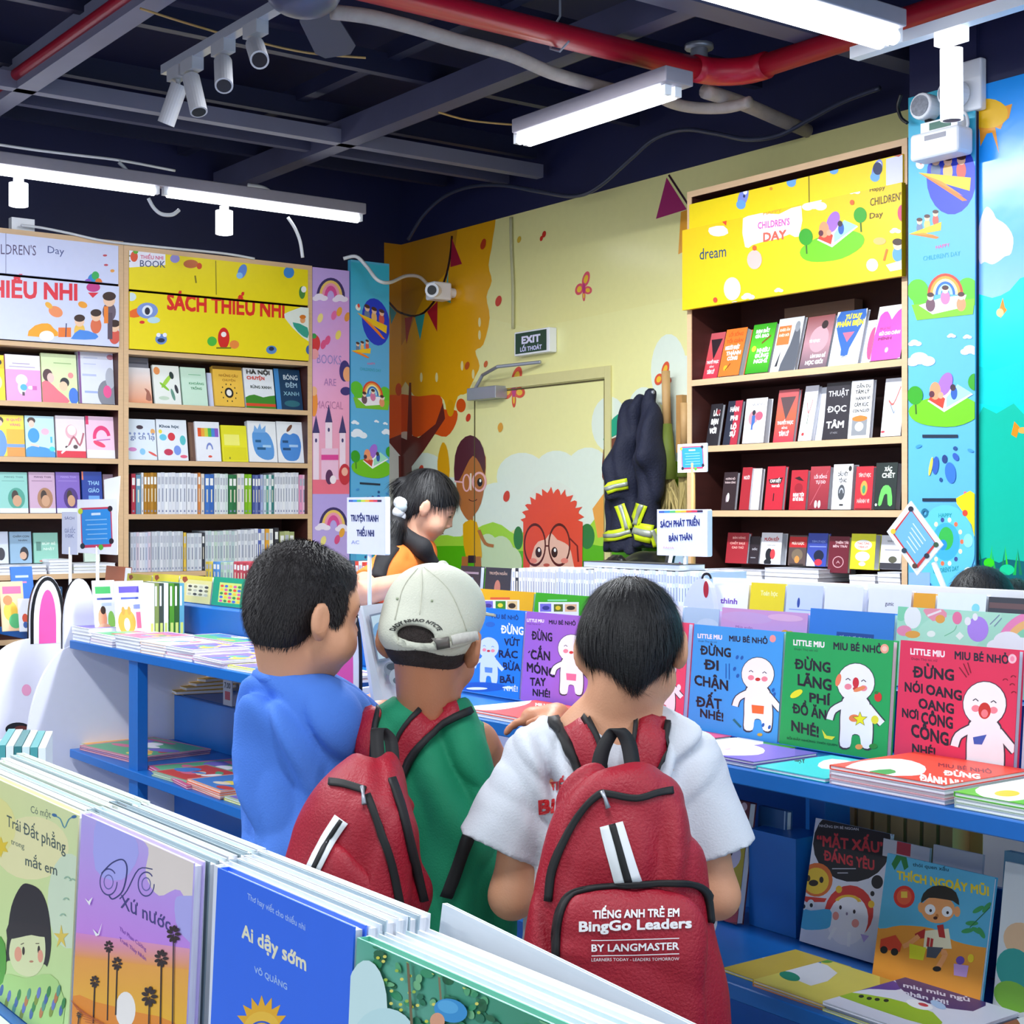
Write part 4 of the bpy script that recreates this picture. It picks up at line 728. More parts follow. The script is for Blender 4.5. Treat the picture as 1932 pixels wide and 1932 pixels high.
spines('Y', YL+.03, [(246, 285, 1004, 7, ['#d8dae6', '#c8d0e4', '#d8c8d8', '#e4e4ee'], 'pale book at the left'), (286, 346, 1003, 11, ['#c8ccd8', '#d4d8e2', '#bcc4d0', '#e0e2ea'], 'silvery grey book'), (347, 352, 1005, 1, '#e8c24a', 'thin yellow book'), (353, 381, 1006, 4, ['#c8d0dc', '#dcdfe8'], 'white grey book'), (382, 387, 1005, 1, '#3a3c48', 'thin black book'), (388, 448, 1002, 11, ['#ccd4dc', '#b8ccd0', '#dfe4ea', '#c4d8cc'], 'pale grey green book'), (449, 480, 1000, 5, ['#e4e6f0', '#d0d4e4'], 'off-white book right of centre'), (481, 500, 998, 3, ['#e4e6f4', '#5a6ab8', '#dfe2ee'], 'blue and white book'), (501, 516, 998, 2, ['#e8a83c', '#f0f0f0'], 'orange or white book'), (518, 526, 996, 1, '#3a3a44', 'thin dark book near the end'), (528, 556, 1003, 3, ['#a8b07a', '#b8c08a'], 'olive green book')], zB[4], w4, 0)
# ---- case A (back wall, left)
p1_ = 'top row under lavender header'; z = zA[1]
fbook('Y', YB, -40, 12, 669, z, '#f2e22a', 'yellow book cut by the photo edge, '+p1_, [('r', 0, .7, 1, .9, '#f0c81c'), ('e', .6, .4, .3, .2, '#f8f0b0'), ('e', .85, .84, .06, .05, '#2a2a2a')], tilt=.14)
fbook('Y', YB, 13, 80, 670, z, '#f7a6e0', 'pink book with a small white robot child in the '+p1_, [('r', 0, .68, 1, 1, '#f4f0fa'), ('r', .2, .8, .7, .82, '#b8a8d0'), ('r', .1, .73, .85, .75, '#b8a8d0'), ('e', .45, .46, .17, .12, '#e8ecfc'), ('e', .45, .3, .12, .15, '#f4f4fc'), ('e', .5, .3, .1, .07, '#5ab8e0'), ('r', .45, .12, .52, .2, '#5a4a5a'), ('e', .7, .3, .08, .04, '#fdf0fa'), ('r', .75, .25, .88, .34, '#d870c0')], tilt=.14)
fbook('Y', YB, 81, 149, 668, z, '#e2f0b0', 'pale green book with two people embracing in the '+p1_, [('g', 0, 1, 1, .3, ['#dff0c0', '#e8f4b8']), ('e', .17, .55, .14, .13, '#5a3c44'), ('e', .25, .5, .1, .1, '#f8ccc4'), ('p', [(0, .05), (0, .4), (.2, .42), (.45, .25), (.7, .1), (.7, 0), (0, 0)], '#f47a8a', 2), ('e', .64, .42, .13, .1, '#33323a'), ('e', .6, .34, .12, .1, '#fad0b0'), ('e', .88, .15, .14, .17, '#4a80e0'), ('e', .82, .57, .08, .06, '#f49a9a'), ('r', .35, .8, .85, .82, '#a8c88a')], tilt=.14)
fbook('Y', YB, 151, 218, 663, z, '#e4e8fa', 'tall pale blue-white book with pink splash in the '+p1_, [('r', 0, 0, .06, 1, '#8a5a9a'), ('r', .1, .52, .5, .56, '#c0c8ec'), ('r', .15, .2, .52, .24, '#a8b8f0'), ('e', .8, .2, .28, .26, '#8a8c98'), ('e', .9, .5, .14, .2, '#b8bcc8'), ('e', .8, .24, .12, .12, '#f05a98'), ('e', .92, .9, .1, .05, '#d08a9a'), ('r', .15, .86, .55, .88, '#c8d0f0'), ('r', .15, .74, .5, .76, '#c8d0f0')], tilt=.12, T=.04)
p2_ = 'second row under lavender header'; z = zA[2]
fbook('Y', YB, -20, 49, 783, z, '#f4e04a', 'yellow and orange book with a blue dressed figure, '+p2_, [('r', .5, .3, 1, .66, '#f4b83c'), ('r', .5, 0, 1, .22, '#f49a4a'), ('r', .5, .22, 1, .3, '#7aa0e0'), ('t', 'BÍ QUYẾT', .52, .95, .86, .06, '#f06a8a', .04), ('t', 'VÀNG', .6, .9, .74, .06, '#f06a8a', .04), ('e', .3, .86, .13, .1, '#3a2a2c'), ('e', .3, .8, .1, .08, '#f8c8b4'), ('e', .3, .3, .2, .34, '#6a9af0')], tilt=.14)
fbook('Y', YB, 50, 106, 785, z, '#c6e9f4', 'light blue book with a seated expectant mother in the '+p2_, [('e', .22, .88, .14, .08, '#4a3434'), ('e', .22, .8, .1, .09, '#f8d0c0'), ('e', .28, .52, .2, .18, '#3f9ae0'), ('p', [(0, 0), (.05, .22), (.4, .26), (.9, .18), (1, 0)], '#4a9aec', 2), ('e', .68, .62, .14, .08, '#f4b8d0'), ('e', .9, .2, .1, .06, '#4ad8e0'), ('r', .85, .35, .92, .5, '#4ab8e0'), ('l', [(.15, .3), (.45, .26)], .05, '#f8d0c0')], tilt=.14)
fbook('Y', YB, 108, 164, 785, z, '#f2e4ec', 'white book with red band and drawn hand in the '+p2_, [('r', 0, 0, 1, .16, '#e0384c'), ('e', .52, .62, .2, .17, '#e8b4c0'), ('e', .54, .66, .15, .12, '#f8ecf2'), ('l', [(.4, .25), (.6, .5), (.8, .3), (.95, .6)], .06, '#b86a78', 3), ('e', .35, .25, .06, .03, '#4a3a3c'), ('e', .65, .26, .08, .05, '#5a4a4c'), ('l', [(.15, .1), (.5, .3)], .05, '#f4eef2')], tilt=.14)
fbook('Y', YB, 165, 219, 786, z, '#f6cfe6', 'pale pink book with deep pink circle, right of '+p2_, [('r', 0, .8, .1, 1, '#e8306a'), ('a', .55, .5, .32, .28, .12, '#ec3f7c', 10, 190), ('e', .45, .34, .22, .06, '#f04a74', -15), ('l', [(.35, .42), (.85, .46)], .03, '#c87ab8'), ('r', 0, 0, 1, .2, '#f2f0fa')], tilt=.14)
p3_ = 'third row under lavender header'; z = zA[3]
def mum(c1, c2, c3): return [('t', 'MANG THAI', .2, .85, .86, .05, c2, .03), ('r', .1, .78, .9, .79, c2), ('e', .6, .36, .3, .26, c3), ('e', .55, .42, .12, .14, '#3a2a24'), ('e', .62, .3, .16, .14, '#c89a7a'), ('r', 0, 0, 1, .12, '#dfe4f0')]
fbook('Y', YB, 0, 55, 891, z, '#8cc8c0', 'teal green book with a round oval picture in the '+p3_, mum(1, '#5a8a88', '#4a9a8a'), tilt=.12)
fbook('Y', YB, 57, 107, 891, z, '#c6a4c0', 'dusty pink book with a round brown picture in the '+p3_, mum(1, '#6a4a6a', '#a87a5c'), tilt=.12)
fbook('Y', YB, 108, 154, 891, z, '#7f62bc', 'purple book with a dark round picture in the '+p3_, mum(1, '#a890d8', '#4a2c7a'), tilt=.12)
fbook('Y', YB, 157, 196, 890, z, '#22409c', 'dark blue book with light blue lettering in the '+p3_, [('r', 0, .8, .08, 1, '#e07a5a'), ('t', 'THAI', .3, .85, .68, .1, '#9ac8f0', .03), ('t', 'GIÁO', .3, .85, .5, .1, '#9ac8f0', .03), ('r', .3, .2, .85, .42, '#6aa0e0')], tilt=.12)
fbook('Y', YB+.01, 197, 222, 895, z, '#8a7080', 'brownish mauve book half hidden by a white sheet in the '+p3_, [('e', .4, .5, .2, .3, '#b8a0a8')], tilt=.12)
p4_ = 'bottom row under lavender header'; z = zA[4]+.045
fbook('Y', YB+.05, -30, 18, 1003, z, '#cfd6ea', 'pale grey book cut by the photo edge, '+p4_, [('e', .7, .3, .16, .2, '#3a3a44')], tilt=.12)
fbook('Y', YB+.05, 20, 62, 1003, z, '#8fb0cc', 'grey blue book with a sleeping child in the '+p4_, [('t', 'CHĂM CON', .15, .9, .82, .06, '#3a4a5a', .04), ('t', 'NHÀN', .4, .8, .7, .05, '#3a4a5a', .04), ('e', .65, .3, .2, .22, '#2a2a34'), ('e', .6, .24, .16, .12, '#d0a890')], tilt=.12)
fbook('Y', YB+.05, 65, 112, 1005, z, '#8cc4b4', 'sea green book with pale lettering in the '+p4_, [('r', .1, .4, .3, .7, '#5a8a80'), ('t', 'BÚP BÊ', .35, .9, .6, .08, '#dff0e4', .02), ('t', 'NHẬT', .4, .85, .42, .08, '#dff0e4', .02), ('e', .4, .06, .2, .04, '#c87a6a')], tilt=.12)
fbook('Y', YB+.06, 160, 190, 1012, z, '#c9dccf', 'small pale green book behind the hanging card in the '+p4_, [('t', 'LỚN', .3, .8, .5, .1, '#5a6a6a', .04)], tilt=.12)
stack((-40, 90), 3, .014, .2, 'Y', YL+.005, zA[4], ['#f0f2f8', '#e4e6f0'], 'white book lying flat at the left of the lowest visible shelf', 'white books lying under the lavender header, left pile')
stack((93, 136), 5, .0125, .2, 'Y', YL-.002, zA[4], ['#f4f5fa', '#eaecf4'], 'white book in the neat pile beside the hanging card', 'white books in the neat middle pile')
stack((140, 221), 3, .014, .2, 'Y', YL+.005, zA[4], ['#f0f2f8', '#e6ecd8'], 'white book lying flat right of the neat pile', 'white books lying under the lavender header, right pile')
# ================================================================ CEILING
def bar_x(p, z, h, w, x0, x1, name, m, lab=None, cat=None, kind=None):
    "bar along x seen at photo point p on height z"
    q = onZ(p[0], p[1], z); o = MB().box(x0-q.x, -w/2, 0, x1-q.x, w/2, h).build(name, m); o.location = (q.x, q.y, z)
    return tag(o, lab, cat, kind=kind)
def bar_y(p, z, h, w, y0, y1, name, m, lab=None, cat=None, kind=None):
    q = onZ(p[0], p[1], z); o = MB().box(-w/2, y0-q.y, 0, w/2, y1-q.y, h).build(name, m); o.location = (q.x, q.y, z)
    return tag(o, lab, cat, kind=kind)
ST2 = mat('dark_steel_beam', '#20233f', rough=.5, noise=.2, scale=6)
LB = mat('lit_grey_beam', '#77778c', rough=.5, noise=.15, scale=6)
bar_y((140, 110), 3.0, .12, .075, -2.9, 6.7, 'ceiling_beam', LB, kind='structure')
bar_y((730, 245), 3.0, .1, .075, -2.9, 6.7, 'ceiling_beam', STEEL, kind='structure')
bar_y((1290, 30), 3.02, .1, .07, -2.9, 6.7, 'ceiling_beam', ST2, kind='structure')
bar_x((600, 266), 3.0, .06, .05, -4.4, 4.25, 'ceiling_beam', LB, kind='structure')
bar_x((330, 245), 3.02, .05, .04, -4.4, 4.25, 'ceiling_beam', STEEL, kind='structure')
bar_x((1450, 55), 2.98, .1, .1, -4.4, 4.25, 'ceiling_beam', STEEL, kind='structure')
for p in [(300, 55), (420, 195), (700, 330), (900, 40), (560, 390)]: bar_x(p, 3.1, .08, .04, -4.4, 4.25, 'ceiling_beam', ST2, kind='structure')
for Y in (-1.5, -.3): bar_x(onZ(10, 10, 3), 3.0, .06, .05, -4.4, 4.25, 'ceiling_beam', ST2, kind='structure').location.y = Y
for p in [(330, 300), (1010, 300)]: bar_y(p, 3.16, .06, .05, -2.9, 6.7, 'ceiling_beam', ST2, kind='structure')
RED = mat('red_pipe_paint', '#b8122e', rough=.35, noise=.12, scale=7)
BEI = mat('beige_wrapped_duct', '#a69b94', rough=.8, noise=.2, scale=18, bump=.4, bscale=40)
E_ = onZ(1378, 145, 2.95); ex, ey = E_.x, E_.y
t = empty('sprinkler_pipe', (ex, ey, 2.95), 0, 'thick red sprinkler pipe with an elbow, hanging below the ceiling', 'pipe')
pts = [(-4, 0, 0), (-.14, 0, 0)]; arc = [(-.14+.14*math.sin(a), -.14+.14*math.cos(a), 0) for a in [k*math.pi/12 for k in range(1, 7)]]
MB().tube([(-5.5, 0, 0), (-.16, 0, 0)], .038, 20).build('pipe_run', RED, t, True); MB().tube([(0, -.16, 0), (0, -5.5, 0)], .038, 20).build('pipe_run', RED, t, True)
MB().tube([(-.17, 0, 0), (-.14, 0, 0)]+arc+[(0, -.17, 0)], .046, 20).build('pipe_elbow', RED, t, True)
for y in (-.62, -1.3): MB().tube([(0, y-.006, 0), (0, y+.006, 0)], .043, 20).build('pipe_clamp', GREYM, t, True)
for x in (-.75, -2.4): MB().tube([(x, 0, .4), (x, 0, .06), (x, .05, .02), (x, .048, -.03), (x, 0, -.05), (x, -.045, -.03)], .004, 6).build('hanger_rod', GREYM, t)
sp = onZ(1338, 128, 2.99); s_ = MB().tube([(0, 0, -.03), (0, 0, .03)], .03, 12).tube([(0, 0, .03), (0, 0, .045)], .05, 12).build('sprinkler_head', GREYM, t, True); s_.location = (-.1, .05, .06)
q = onZ(120, 78, 3.05); o = MB().tube([(0, -2.9-q.y, 0), (0, 6.7-q.y, 0)], .022, 14).build('sprinkler_pipe', RED, smooth=True); o.location = q; tag(o, 'thin red pipe running beside the grey beam at top left', 'pipe')
def cable(name, pts, r, m, label, cat='cable', n=8, k=6):
    p = smooth_pts([tuple(v) for v in pts], k, False); c = p[0]; o = MB().tube([Vector(v)-Vector(c) for v in p], r, n).build(name, m, smooth=True); o.location = c
    return tag(o, label, cat)
cable('wrapped_duct', [onZ(x, y, 2.9) for x, y in [(625, 22), (700, 32), (780, 52), (860, 76), (960, 103), (1040, 137), (1120, 160), (1200, 180)]], .022, BEI, 'beige wrapped conduit hanging along the red pipe', 'conduit', 12)
cable('wrapped_duct', [onZ(x, y, 2.86) for x, y in [(1235, 172), (1262, 192), (1310, 203), (1370, 203), (1415, 192), (1375, 175), (1300, 165)]][:5], .02, BEI, 'short curved beige conduit bending below the lit double tube', 'conduit', 12)
cable('wrapped_duct', [onZ(x, y, 2.9) for x, y in [(1330, 172), (1400, 195), (1470, 225), (1530, 250), (1580, 275)]], .026, BEI, 'straight beige conduit running toward the yellow header', 'conduit', 12)
CAB = mat('grey_cable', '#3a3f52', rough=.3, noise=.05); WC_ = mat('white_cable', '#d8dade', rough=.4, noise=.03)
cable('ceiling_cable', [onX(x, y, 4.16) for x, y in [(770, 452), (800, 405), (840, 370), (890, 352), (950, 350), (1020, 362), (1085, 370), (1130, 352), (1190, 300), (1235, 262), (1290, 245), (1350, 252), (1410, 263), (1470, 255), (1530, 224), (1590, 192), (1660, 166)]], .009, CAB, 'long grey cable sagging in waves along the mural wall top')
cable('ceiling_cable', [atD(648, 488, 7.3), atD(672, 484, 7.3), atD(692, 503, 7.3), atD(712, 528, 7.25), atD(735, 533, 7.3), atD(765, 521, 7.5), atD(790, 522, 7.62), atD(806, 536, 7.7)], .009, WC_, 'white cable drooping to the small security camera')
YF = onZ(685, 412, 2.8).y
cable('ceiling_cable', [onZ(x, y, 2.95) for x, y in [(-20, 270), (60, 282), (140, 292), (230, 303), (330, 322)]], .006, WC_, 'thin white cable running above the twin tube fixture')
cable('ceiling_cable', [onY(x, y, YF+.03) for x, y in [(224, 306), (238, 320), (252, 340)]], .008, WC_, 'short white cable dropping onto the fixture from above')
cable('ceiling_cable', [onY(x, y, YF-.05) for x, y in [(280, 374), (290, 392), (305, 404), (325, 405), (338, 396)]], .008, WC_, 'white cable loop hanging between the two lit tubes')
cable('ceiling_cable', [onY(x, y, YF+.1) for x, y in [(468, 349), (496, 354), (512, 364), (526, 377)]], .009, WC_, 'white cable bending over the top of the right hand tube')
cable('ceiling_cable', [onY(x, y, YF+.05) for x, y in [(543, 410), (556, 430), (566, 455), (571, 486)]], .008, WC_, 'white cable hanging down above the yellow header')
cable('ceiling_cable', [onZ(x, y, 2.97) for x, y in [(265, 16), (340, 40), (420, 64)]], .004, mat('tan_wire', '#c8a060'), 'thin tan wire behind the track spotlights, upper piece')
cable('ceiling_cable', [onZ(x, y, 2.97) for x, y in [(482, 78), (540, 92), (600, 102), (690, 109)]], .004, mat('tan_wire'), 'thin tan wire passing behind the fan blade')
cable('ceiling_cable', [onZ(x, y, 2.95) for x, y in [(828, 212), (880, 226), (940, 233), (1000, 237)]], .004, mat('tan_wire'), 'thin tan wire left of the double tube lamp')
cable('ceiling_cable', [onY(x, y, 6.44) for x, y in [(40, 425), (80, 430), (130, 440), (200, 455), (300, 466), (420, 478), (480, 488)]], .006, WC_, 'white cable lying along the top of the bookcases')
# fluorescent fixtures
def fixture(loc, rz, tubes, housing, label, rad=.016, seg=None):
    r = empty('tube_light', loc, rz, label, 'lamp')
    L, wd = housing; o = MB().box(-L, -wd/2, .02, 0, wd/2, .07).build('housing', mat('fixture_grey', '#9c96a0', rough=.5), r); bevel(o, .004)
    for y, a, b in tubes:
        MB().tube([(a, y, 0), (b, y, 0)], rad, 14).build('tube', TUBE, r, True)
        MB().box(a-.02, y-.014, -.012, a, y+.014, .03).box(b, y-.014, -.012, b+.02, y+.014, .03).build('lamp_holder', WHITEP, r)
    return r
P0 = onZ(685, 414, 2.8); Pm = onY(303, 372, P0.y)
mid = P0.x-Pm.x
fixture((P0.x, P0.y, 2.8), 0, [(0, -mid+.03, -.03), (0, -mid-1.2, -mid-.03)], (mid+1.3, .06), 'pair of lit fluorescent tubes end to end above the yellow header', .02)
Pd = onZ(990, 266, 2.8); Pe = onZ(1262, 176, 2.8)
fixture((Pd.x, Pd.y, 2.8), math.pi/2, [(-.022, -(Pd-Pe).length, 0), (.022, -(Pd-Pe).length, 0)], ((Pd-Pe).length+.05, .12), 'lit double tube lamp below the red pipe, in the middle', .017)
Pr = onZ(1668, 72, 2.8)
fixture((Pr.x+.02, Pr.y, 2.8), 0, [(-.02, -1.15, 0), (.03, -1.15, 0)], (1.2, .13), 'large bright double tube lamp at the top right', .021)
# downlight cans below the twin fixture, and track spotlights
def can(px, py0, py1, Y, label):
    a, b = onY(px, py0, Y), onY(px, py1, Y); h = a.z-b.z
    r = empty('downlight', b, 0, label, 'lamp'); MB().tube([(0, 0, 0), (0, 0, h)], .037, 20).tube([(0, 0, h), (0, 0, h+.02)], .02, 12).build('lamp_body', mat('glowing_lamp_body', '#f4f6fc', emit=.9), r, False)  # white casing given its own glow in place of light falling on it
    MB().tube([(0, 0, -.002), (0, 0, .002)], .028, 16).build('lens', TUBE, r)
can(35, 346, 389, P0.y-.07, 'white cylinder downlight under the far left of the twin tubes'); can(423, 398, 442, P0.y-.07, 'white cylinder downlight under the right hand tube')
def spot(top, d, L, R, parent=None, label=None, m=WHITEP):
    "cylinder spotlight hanging at point top, pointing along d"
    d = Vector(d).normalized(); r = empty('spotlight', top, 0, label, 'lamp')
    MB().box(-.02, -.045, 0, .02, .045, .04).build('adapter', m, r); MB().tube([(0, 0, 0), (0, 0, -.035)], .008, 8).build('stem', m, r)
    a = Vector((0, 0, -.03))-d*.015; q = d.orthogonal()
    MB().tube([a, a+d*L], R, 20).build('lamp_body', m, r, False); MB().tube([a+d*(L-.004), a+d*(L+.001)], R*.8, 18).build('lens', BLACKP, r); return r
T0, T1 = onZ(312, 142, 2.9), onZ(505, 14, 2.9)
tr = MB().box(-.017, 0, 0, .017, (T0.y-T1.y)+.5, .03).build('light_track', mat('grey_track', '#b9bbc6', rough=.3, metal=.3)); tr.location = (T0.x, T1.y-.5, 2.9); tag(tr, 'grey ceiling track carrying four white spotlights', 'light track')
def on_track(px): return Vector((T0.x, onX(px, 966, T0.x).y, 2.862))
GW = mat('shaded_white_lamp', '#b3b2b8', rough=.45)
def dirp(a, b, D): return (atD(b[0], b[1], D)-atD(a[0], a[1], 4.6))
for px, a, b, D, lab in [(336, (350, 150), (325, 222), 4.62, 'lowest track spotlight leaning left, white cylinder'), (362, (366, 120), (384, 198), 4.55, 'second track spotlight leaning slightly right, white cylinder'), (421, (421, 90), (424, 168), 4.45, 'third track spotlight hanging straight down, grey cylinder'), (482, (468, 60), (492, 138), 4.3, 'topmost track spotlight close to the ceiling fan')]:
    s_ = spot(on_track(px), dirp(a, b, D), .135, .028, label=lab, m=GW)
# rail and spotlight at the right
R0 = onZ(1640, 92, 2.82)
tr2 = MB().box(-.02, -2.5, 0, .02, .1, .035).build('light_track', WHITEP); tr2.location = (R0.x+.05, R0.y, 2.82); tag(tr2, 'white ceiling track running under the red pipe at the right', 'light track')
spx = onX(1795, 966, R0.x+.05)
spot(Vector((R0.x+.05, spx.y, 2.78)), (.05, .03, -1), .2, .032, label='bright white cylinder spotlight hanging in front of the emergency light', m=mat('glowing_lamp_body'))  # this casing glows too, its brightness set in the material
# ceiling fan
f0 = atD(572, -12, 4.2); fan = empty('ceiling_fan', f0, 0, 'grey ceiling fan partly cut off by the top edge', 'fan')
MB().ball((0, 0, 0), (.105, .105, .065), 28, 14).build('motor', mat('fan_grey', '#4c4f66', rough=.35), fan, True)
MB().tube([(0, 0, .05), (0, 0, 3.4-f0.z)], .014, 10).build('down_rod', mat('fan_grey'), fan, True); MB().tube([(0, 0, 3.3-f0.z), (0, 0, 3.4-f0.z)], [.03, .06], 16).build('ceiling_cup', mat('fan_grey'), fan, True)
tipdir = onZ(655, 135, f0.z-.02)-f0; an = math.atan2(tipdir.y, tipdir.x)
for k in range(3):
    a = an+k*2*math.pi/3; mb = MB(); mb.prism([(.09, -.025), (.2, -.055), (.5, -.07), (.56, -.05), (.57, .03), (.5, .06), (.2, .055), (.09, .025)], -.003, .003, M=Matrix.Rotation(a, 4, 'Z') @ Matrix.Rotation(math.radians(80), 4, 'X'))
    mb.build('blade', mat('fan_blade', '#43465c', rough=.45), fan)
# emergency light on the pillar
XE = 3.86; e0 = onX(1765, 285, XE); em = empty('emergency_light', (XE+.03, e0.y, e0.z), RZX, 'white twin-head emergency light box mounted on the blue pillar', 'lamp')
bevel(MB().box(-.09, -.045, -.02, .095, .035, .065).build('housing', WHITEP, em), .012, 3)
MB().box(-.03, -.047, .035, .05, -.044, .05).build('indicator_strip', mat('grey_strip', '#9a9aa4'), em)
MB().box(-.065, -.02, .065, .075, .03, .1).build('battery_cover', WHITEP, em); MB().box(-.03, -.022, .072, .05, -.019, .094).build('green_window', mat('dark_green_window', '#2a6a5a', rough=.3), em)
for x, zz in ((-.06, .155), (.045, .175)):
    h = MB().tube([(x, -.03, zz), (x, .03, zz)], .042, 20).build('lamp_head', WHITEP, em, False); bevel(h, .006); MB().tube([(x, -.033, zz), (x, -.029, zz)], .033, 18).build('lens', mat('ribbed_lens', '#8f939c', rough=.2, noise=.5, scale=90), h)
    MB().tube([(x, 0, zz-.04), (x*.5, .01, .1)], .008, 8).build('bracket', BLACKP, em)
cable('ceiling_cable', [onX(x, y, 3.9) for x, y in [(1700, 178), (1694, 200), (1700, 222), (1712, 232)]], .006, BLACKP, 'black cord curling beside the emergency light')
cable('ceiling_cable', [onX(x, y, 3.9) for x, y in [(1808, 205), (1822, 215), (1826, 235), (1818, 250)]], .005, WC_, 'white cord curling at the right of the emergency light')
bevel(MB().box(0, 0, 0, .1, .03, .16).build('junction_box', WHITEP), .006); o = bpy.data.objects['junction_box']; o.location = onX(1800, 205, 3.925)-Vector((0, 0, .02)); o.rotation_euler.z = RZX; tag(o, 'white junction box behind the spotlight on the pillar', 'junction box')
# exit sign with conduit, security camera
ye0, ye1 = onX(970, 966, XM-.05), onX(1036, 966, XM-.05); zt0, zt1_ = onX(1003, 622, XM-.05).z, onX(1003, 668, XM-.05).z
ex_ = empty('exit_sign', (XM-.05, ye0.y, zt1_), RZX, 'green and white EXIT sign on the mural above the hidden door', 'sign')
Wd, Hd = ye0.y-ye1.y, zt0-zt1_
bevel(MB().box(0, 0, 0, Wd, .046, Hd).build('housing', WHITEP, ex_), .004)
bpy.context.view_layer.update()
A = Art(ex_.matrix_world @ Matrix.Translation((0, -.0005, 0)), Wd, Hd); A.rect(.04, .08, .93, .93, '#1d4535'); A.text('EXIT', .22, .76, .48, .3, '#e6e4ff', .07); A.text('LỐI THOÁT', .18, .8, .16, .18, '#d4d4fa', .06)
q = A.build('sign_face', ex_); q.location = (0, -.0005, 0)
cpp = [onX(x, y, XM-.012) for x, y in [(964, 410), (965, 470), (968, 540), (968, 620)]]
cable('sign_conduit', cpp, .008, mat('mural_yellow_conduit', '#b8b48a', rough=.5), 'thin conduit running down the mural to the EXIT sign', 'conduit')
cc = onX(826, 550, XM-.1); cv = empty('security_camera', cc, 0, 'small white security camera fixed to the orange mural tree', 'camera')
bevel(MB().box(-.05, -.04, -.045, .06, .04, .045).build('camera_body', WHITEP, cv), .01, 3); dd = Vector((-.8, -.55, -.05)).normalized()
MB().tube([Vector((-.01, 0, 0)), dd*.08], .036, 20).build('lens_barrel', WHITEP, cv, False); MB().tube([dd*.078, dd*.083], .024, 18).build('lens', BLACKP, cv)
MB().tube([(.05, 0, 0), (.1, 0, 0)], .025, 12).build('mount', WHITEP, cv)
sk = MB().box(0, 0, 0, .1, .04, .055).build('power_socket', WHITEP); sk.location = (onY(22, 420, YL+.02).x, YL+.02, ztA+.024); tag(sk, 'small white power socket on top of the left bookcase', 'socket')
# ================================================================ DISPLAY TABLES (blue boards with rabbit shaped end panels)
TX, TZ = 1.95, .985
def rot_y(px, X): return onX(px, 966, X).y
RABW = mat('white_rabbit_board', '#e9ebfb', rough=.35, noise=.02)
def table_unit(label, y0, y1, risers, posts, low=.59, depth=.7, pd=(.012, .05), pw=.036):
    r = empty('display_table', (TX, y0, 0), 0, label, 'table'); L = y1-y0
    def bx(name, *b): return bevel(MB().box(*b).build(name, BLUEB, r), .002, 1)
    bx('table_top', 0, 0, TZ-.03, depth, L, TZ); bx('shelf', 0, 0, low-.03, depth, L, low); bx('shelf', 0, 0, .2, depth, L, .23)
    for z in (low, .23): bx('back_board', .4, .01, z, .415, L-.01, z+.17)
    for p in posts: bx('upright', pd[0], p-y0-pw, .0, pd[1], p-y0+pw, TZ-.03)
    for (a, b, h) in risers: bx('riser', a-TX, .02, TZ, b-TX, L-.02, h)
    return r
P1Y = 5.33
u1 = table_unit('long blue display table at the left, stacked with comics', 3.52, P1Y-.02, [(2.33, 2.6, 1.105)], [rot_y(255, 1.97)])
u2 = table_unit('long blue display table at the right, in front of the boys', .2, 3.3, [(2.33, 2.56, 1.105), (2.57, 2.8, 1.16)], [rot_y(1541, 2.37), 2.95, .5], pd=(.42, .5), pw=.022)
u3 = table_unit('blue display table at the far left behind the rabbit panel', 5.66, 6.1, [(2.33, 2.6, 1.105)], [])
# step behind, with packed white books
st_ = MB().box(0, 0, 0, .2, 1.6, 1.165).build('display_plinth', BLUEB); st_.location = (2.82, 2.56, 0); tag(st_, 'tall blue plinth behind the right table carrying rows of white books', 'plinth')
def rabbit(Y, X0, label, ear_px, printed, wd=1.0, x_front=None):
    "rabbit-shaped end board standing across the table end; ear_px: (px0, px1, ytop)"
    r = empty('rabbit_end_panel', (X0, Y, 0), 0, label, 'panel')
    R = wd/2
    body = smooth_pts([(0.03, .0), (0.0, .3), (-.02, .55), (.0, .75), (.08*wd, .9), (.2*wd, .968), (.5*wd, .975), (wd*.72, .975), (wd*.92, .93), (wd, .7), (wd-.03, .0)], 5)
    body = [(x, max(z, 0)) for x, z in body]
    MB().prism(body, 0, .018).build('panel_body', RABW, r)
    ex0, ex1 = onY(ear_px[0], 966, Y).x-X0, onY(ear_px[1], 966, Y).x-X0; ez = onY((ear_px[0]+ear_px[1])/2, ear_px[2], Y).z
    xm, hw = (ex0+ex1)/2, (ex1-ex0)/2; h = ez-.97
    def ear(s, hs=None): return [(xm-hw*s, .95)]+[(xm-hw*s*math.cos(a), .97+h*(.3+.7*math.sin(a))*(hs or s)) for a in [k*math.pi/16 for k in range(17)]]+[(xm+hw*s, .95)]
    MB().prism(ear(1), .001, .017).build('ear', RABW, r)
    MB().prism([(x*1.0+(x-xm)*.02, z+.001) for x, z in ear(1)], .0165, .03).build('ear_edge', BLACKP, r)
    bpy.context.view_layer.update()
    if printed:
        A = Art(r.matrix_world @ Matrix.Translation((0, -.0004, 0)), 2, 2, clip=False)
        A.loc_poly(ear(.99), '#15171c'); A.loc_poly(ear(.8, .93), '#f0f1fb'); A.loc_poly(ear(.5, .78), '#f25fb4')
        q = A.build('ear_print', r); q.location = (0, -.0004, 0)
    return r
rabbit(P1Y, 1.82, 'plain inner side of a white rabbit-shaped end board, left table', (121, 181, 1092), False, .82)
p2 = rabbit(5.62, 1.70, 'white rabbit-shaped end board with a pink inner ear, far left', (57, 122, 1087), True, .93)
bpy.context.view_layer.update()
A = Art(p2.matrix_world @ Matrix.Translation((0, -.0004, 0)), 1.1, 1, px=True, clip=False)
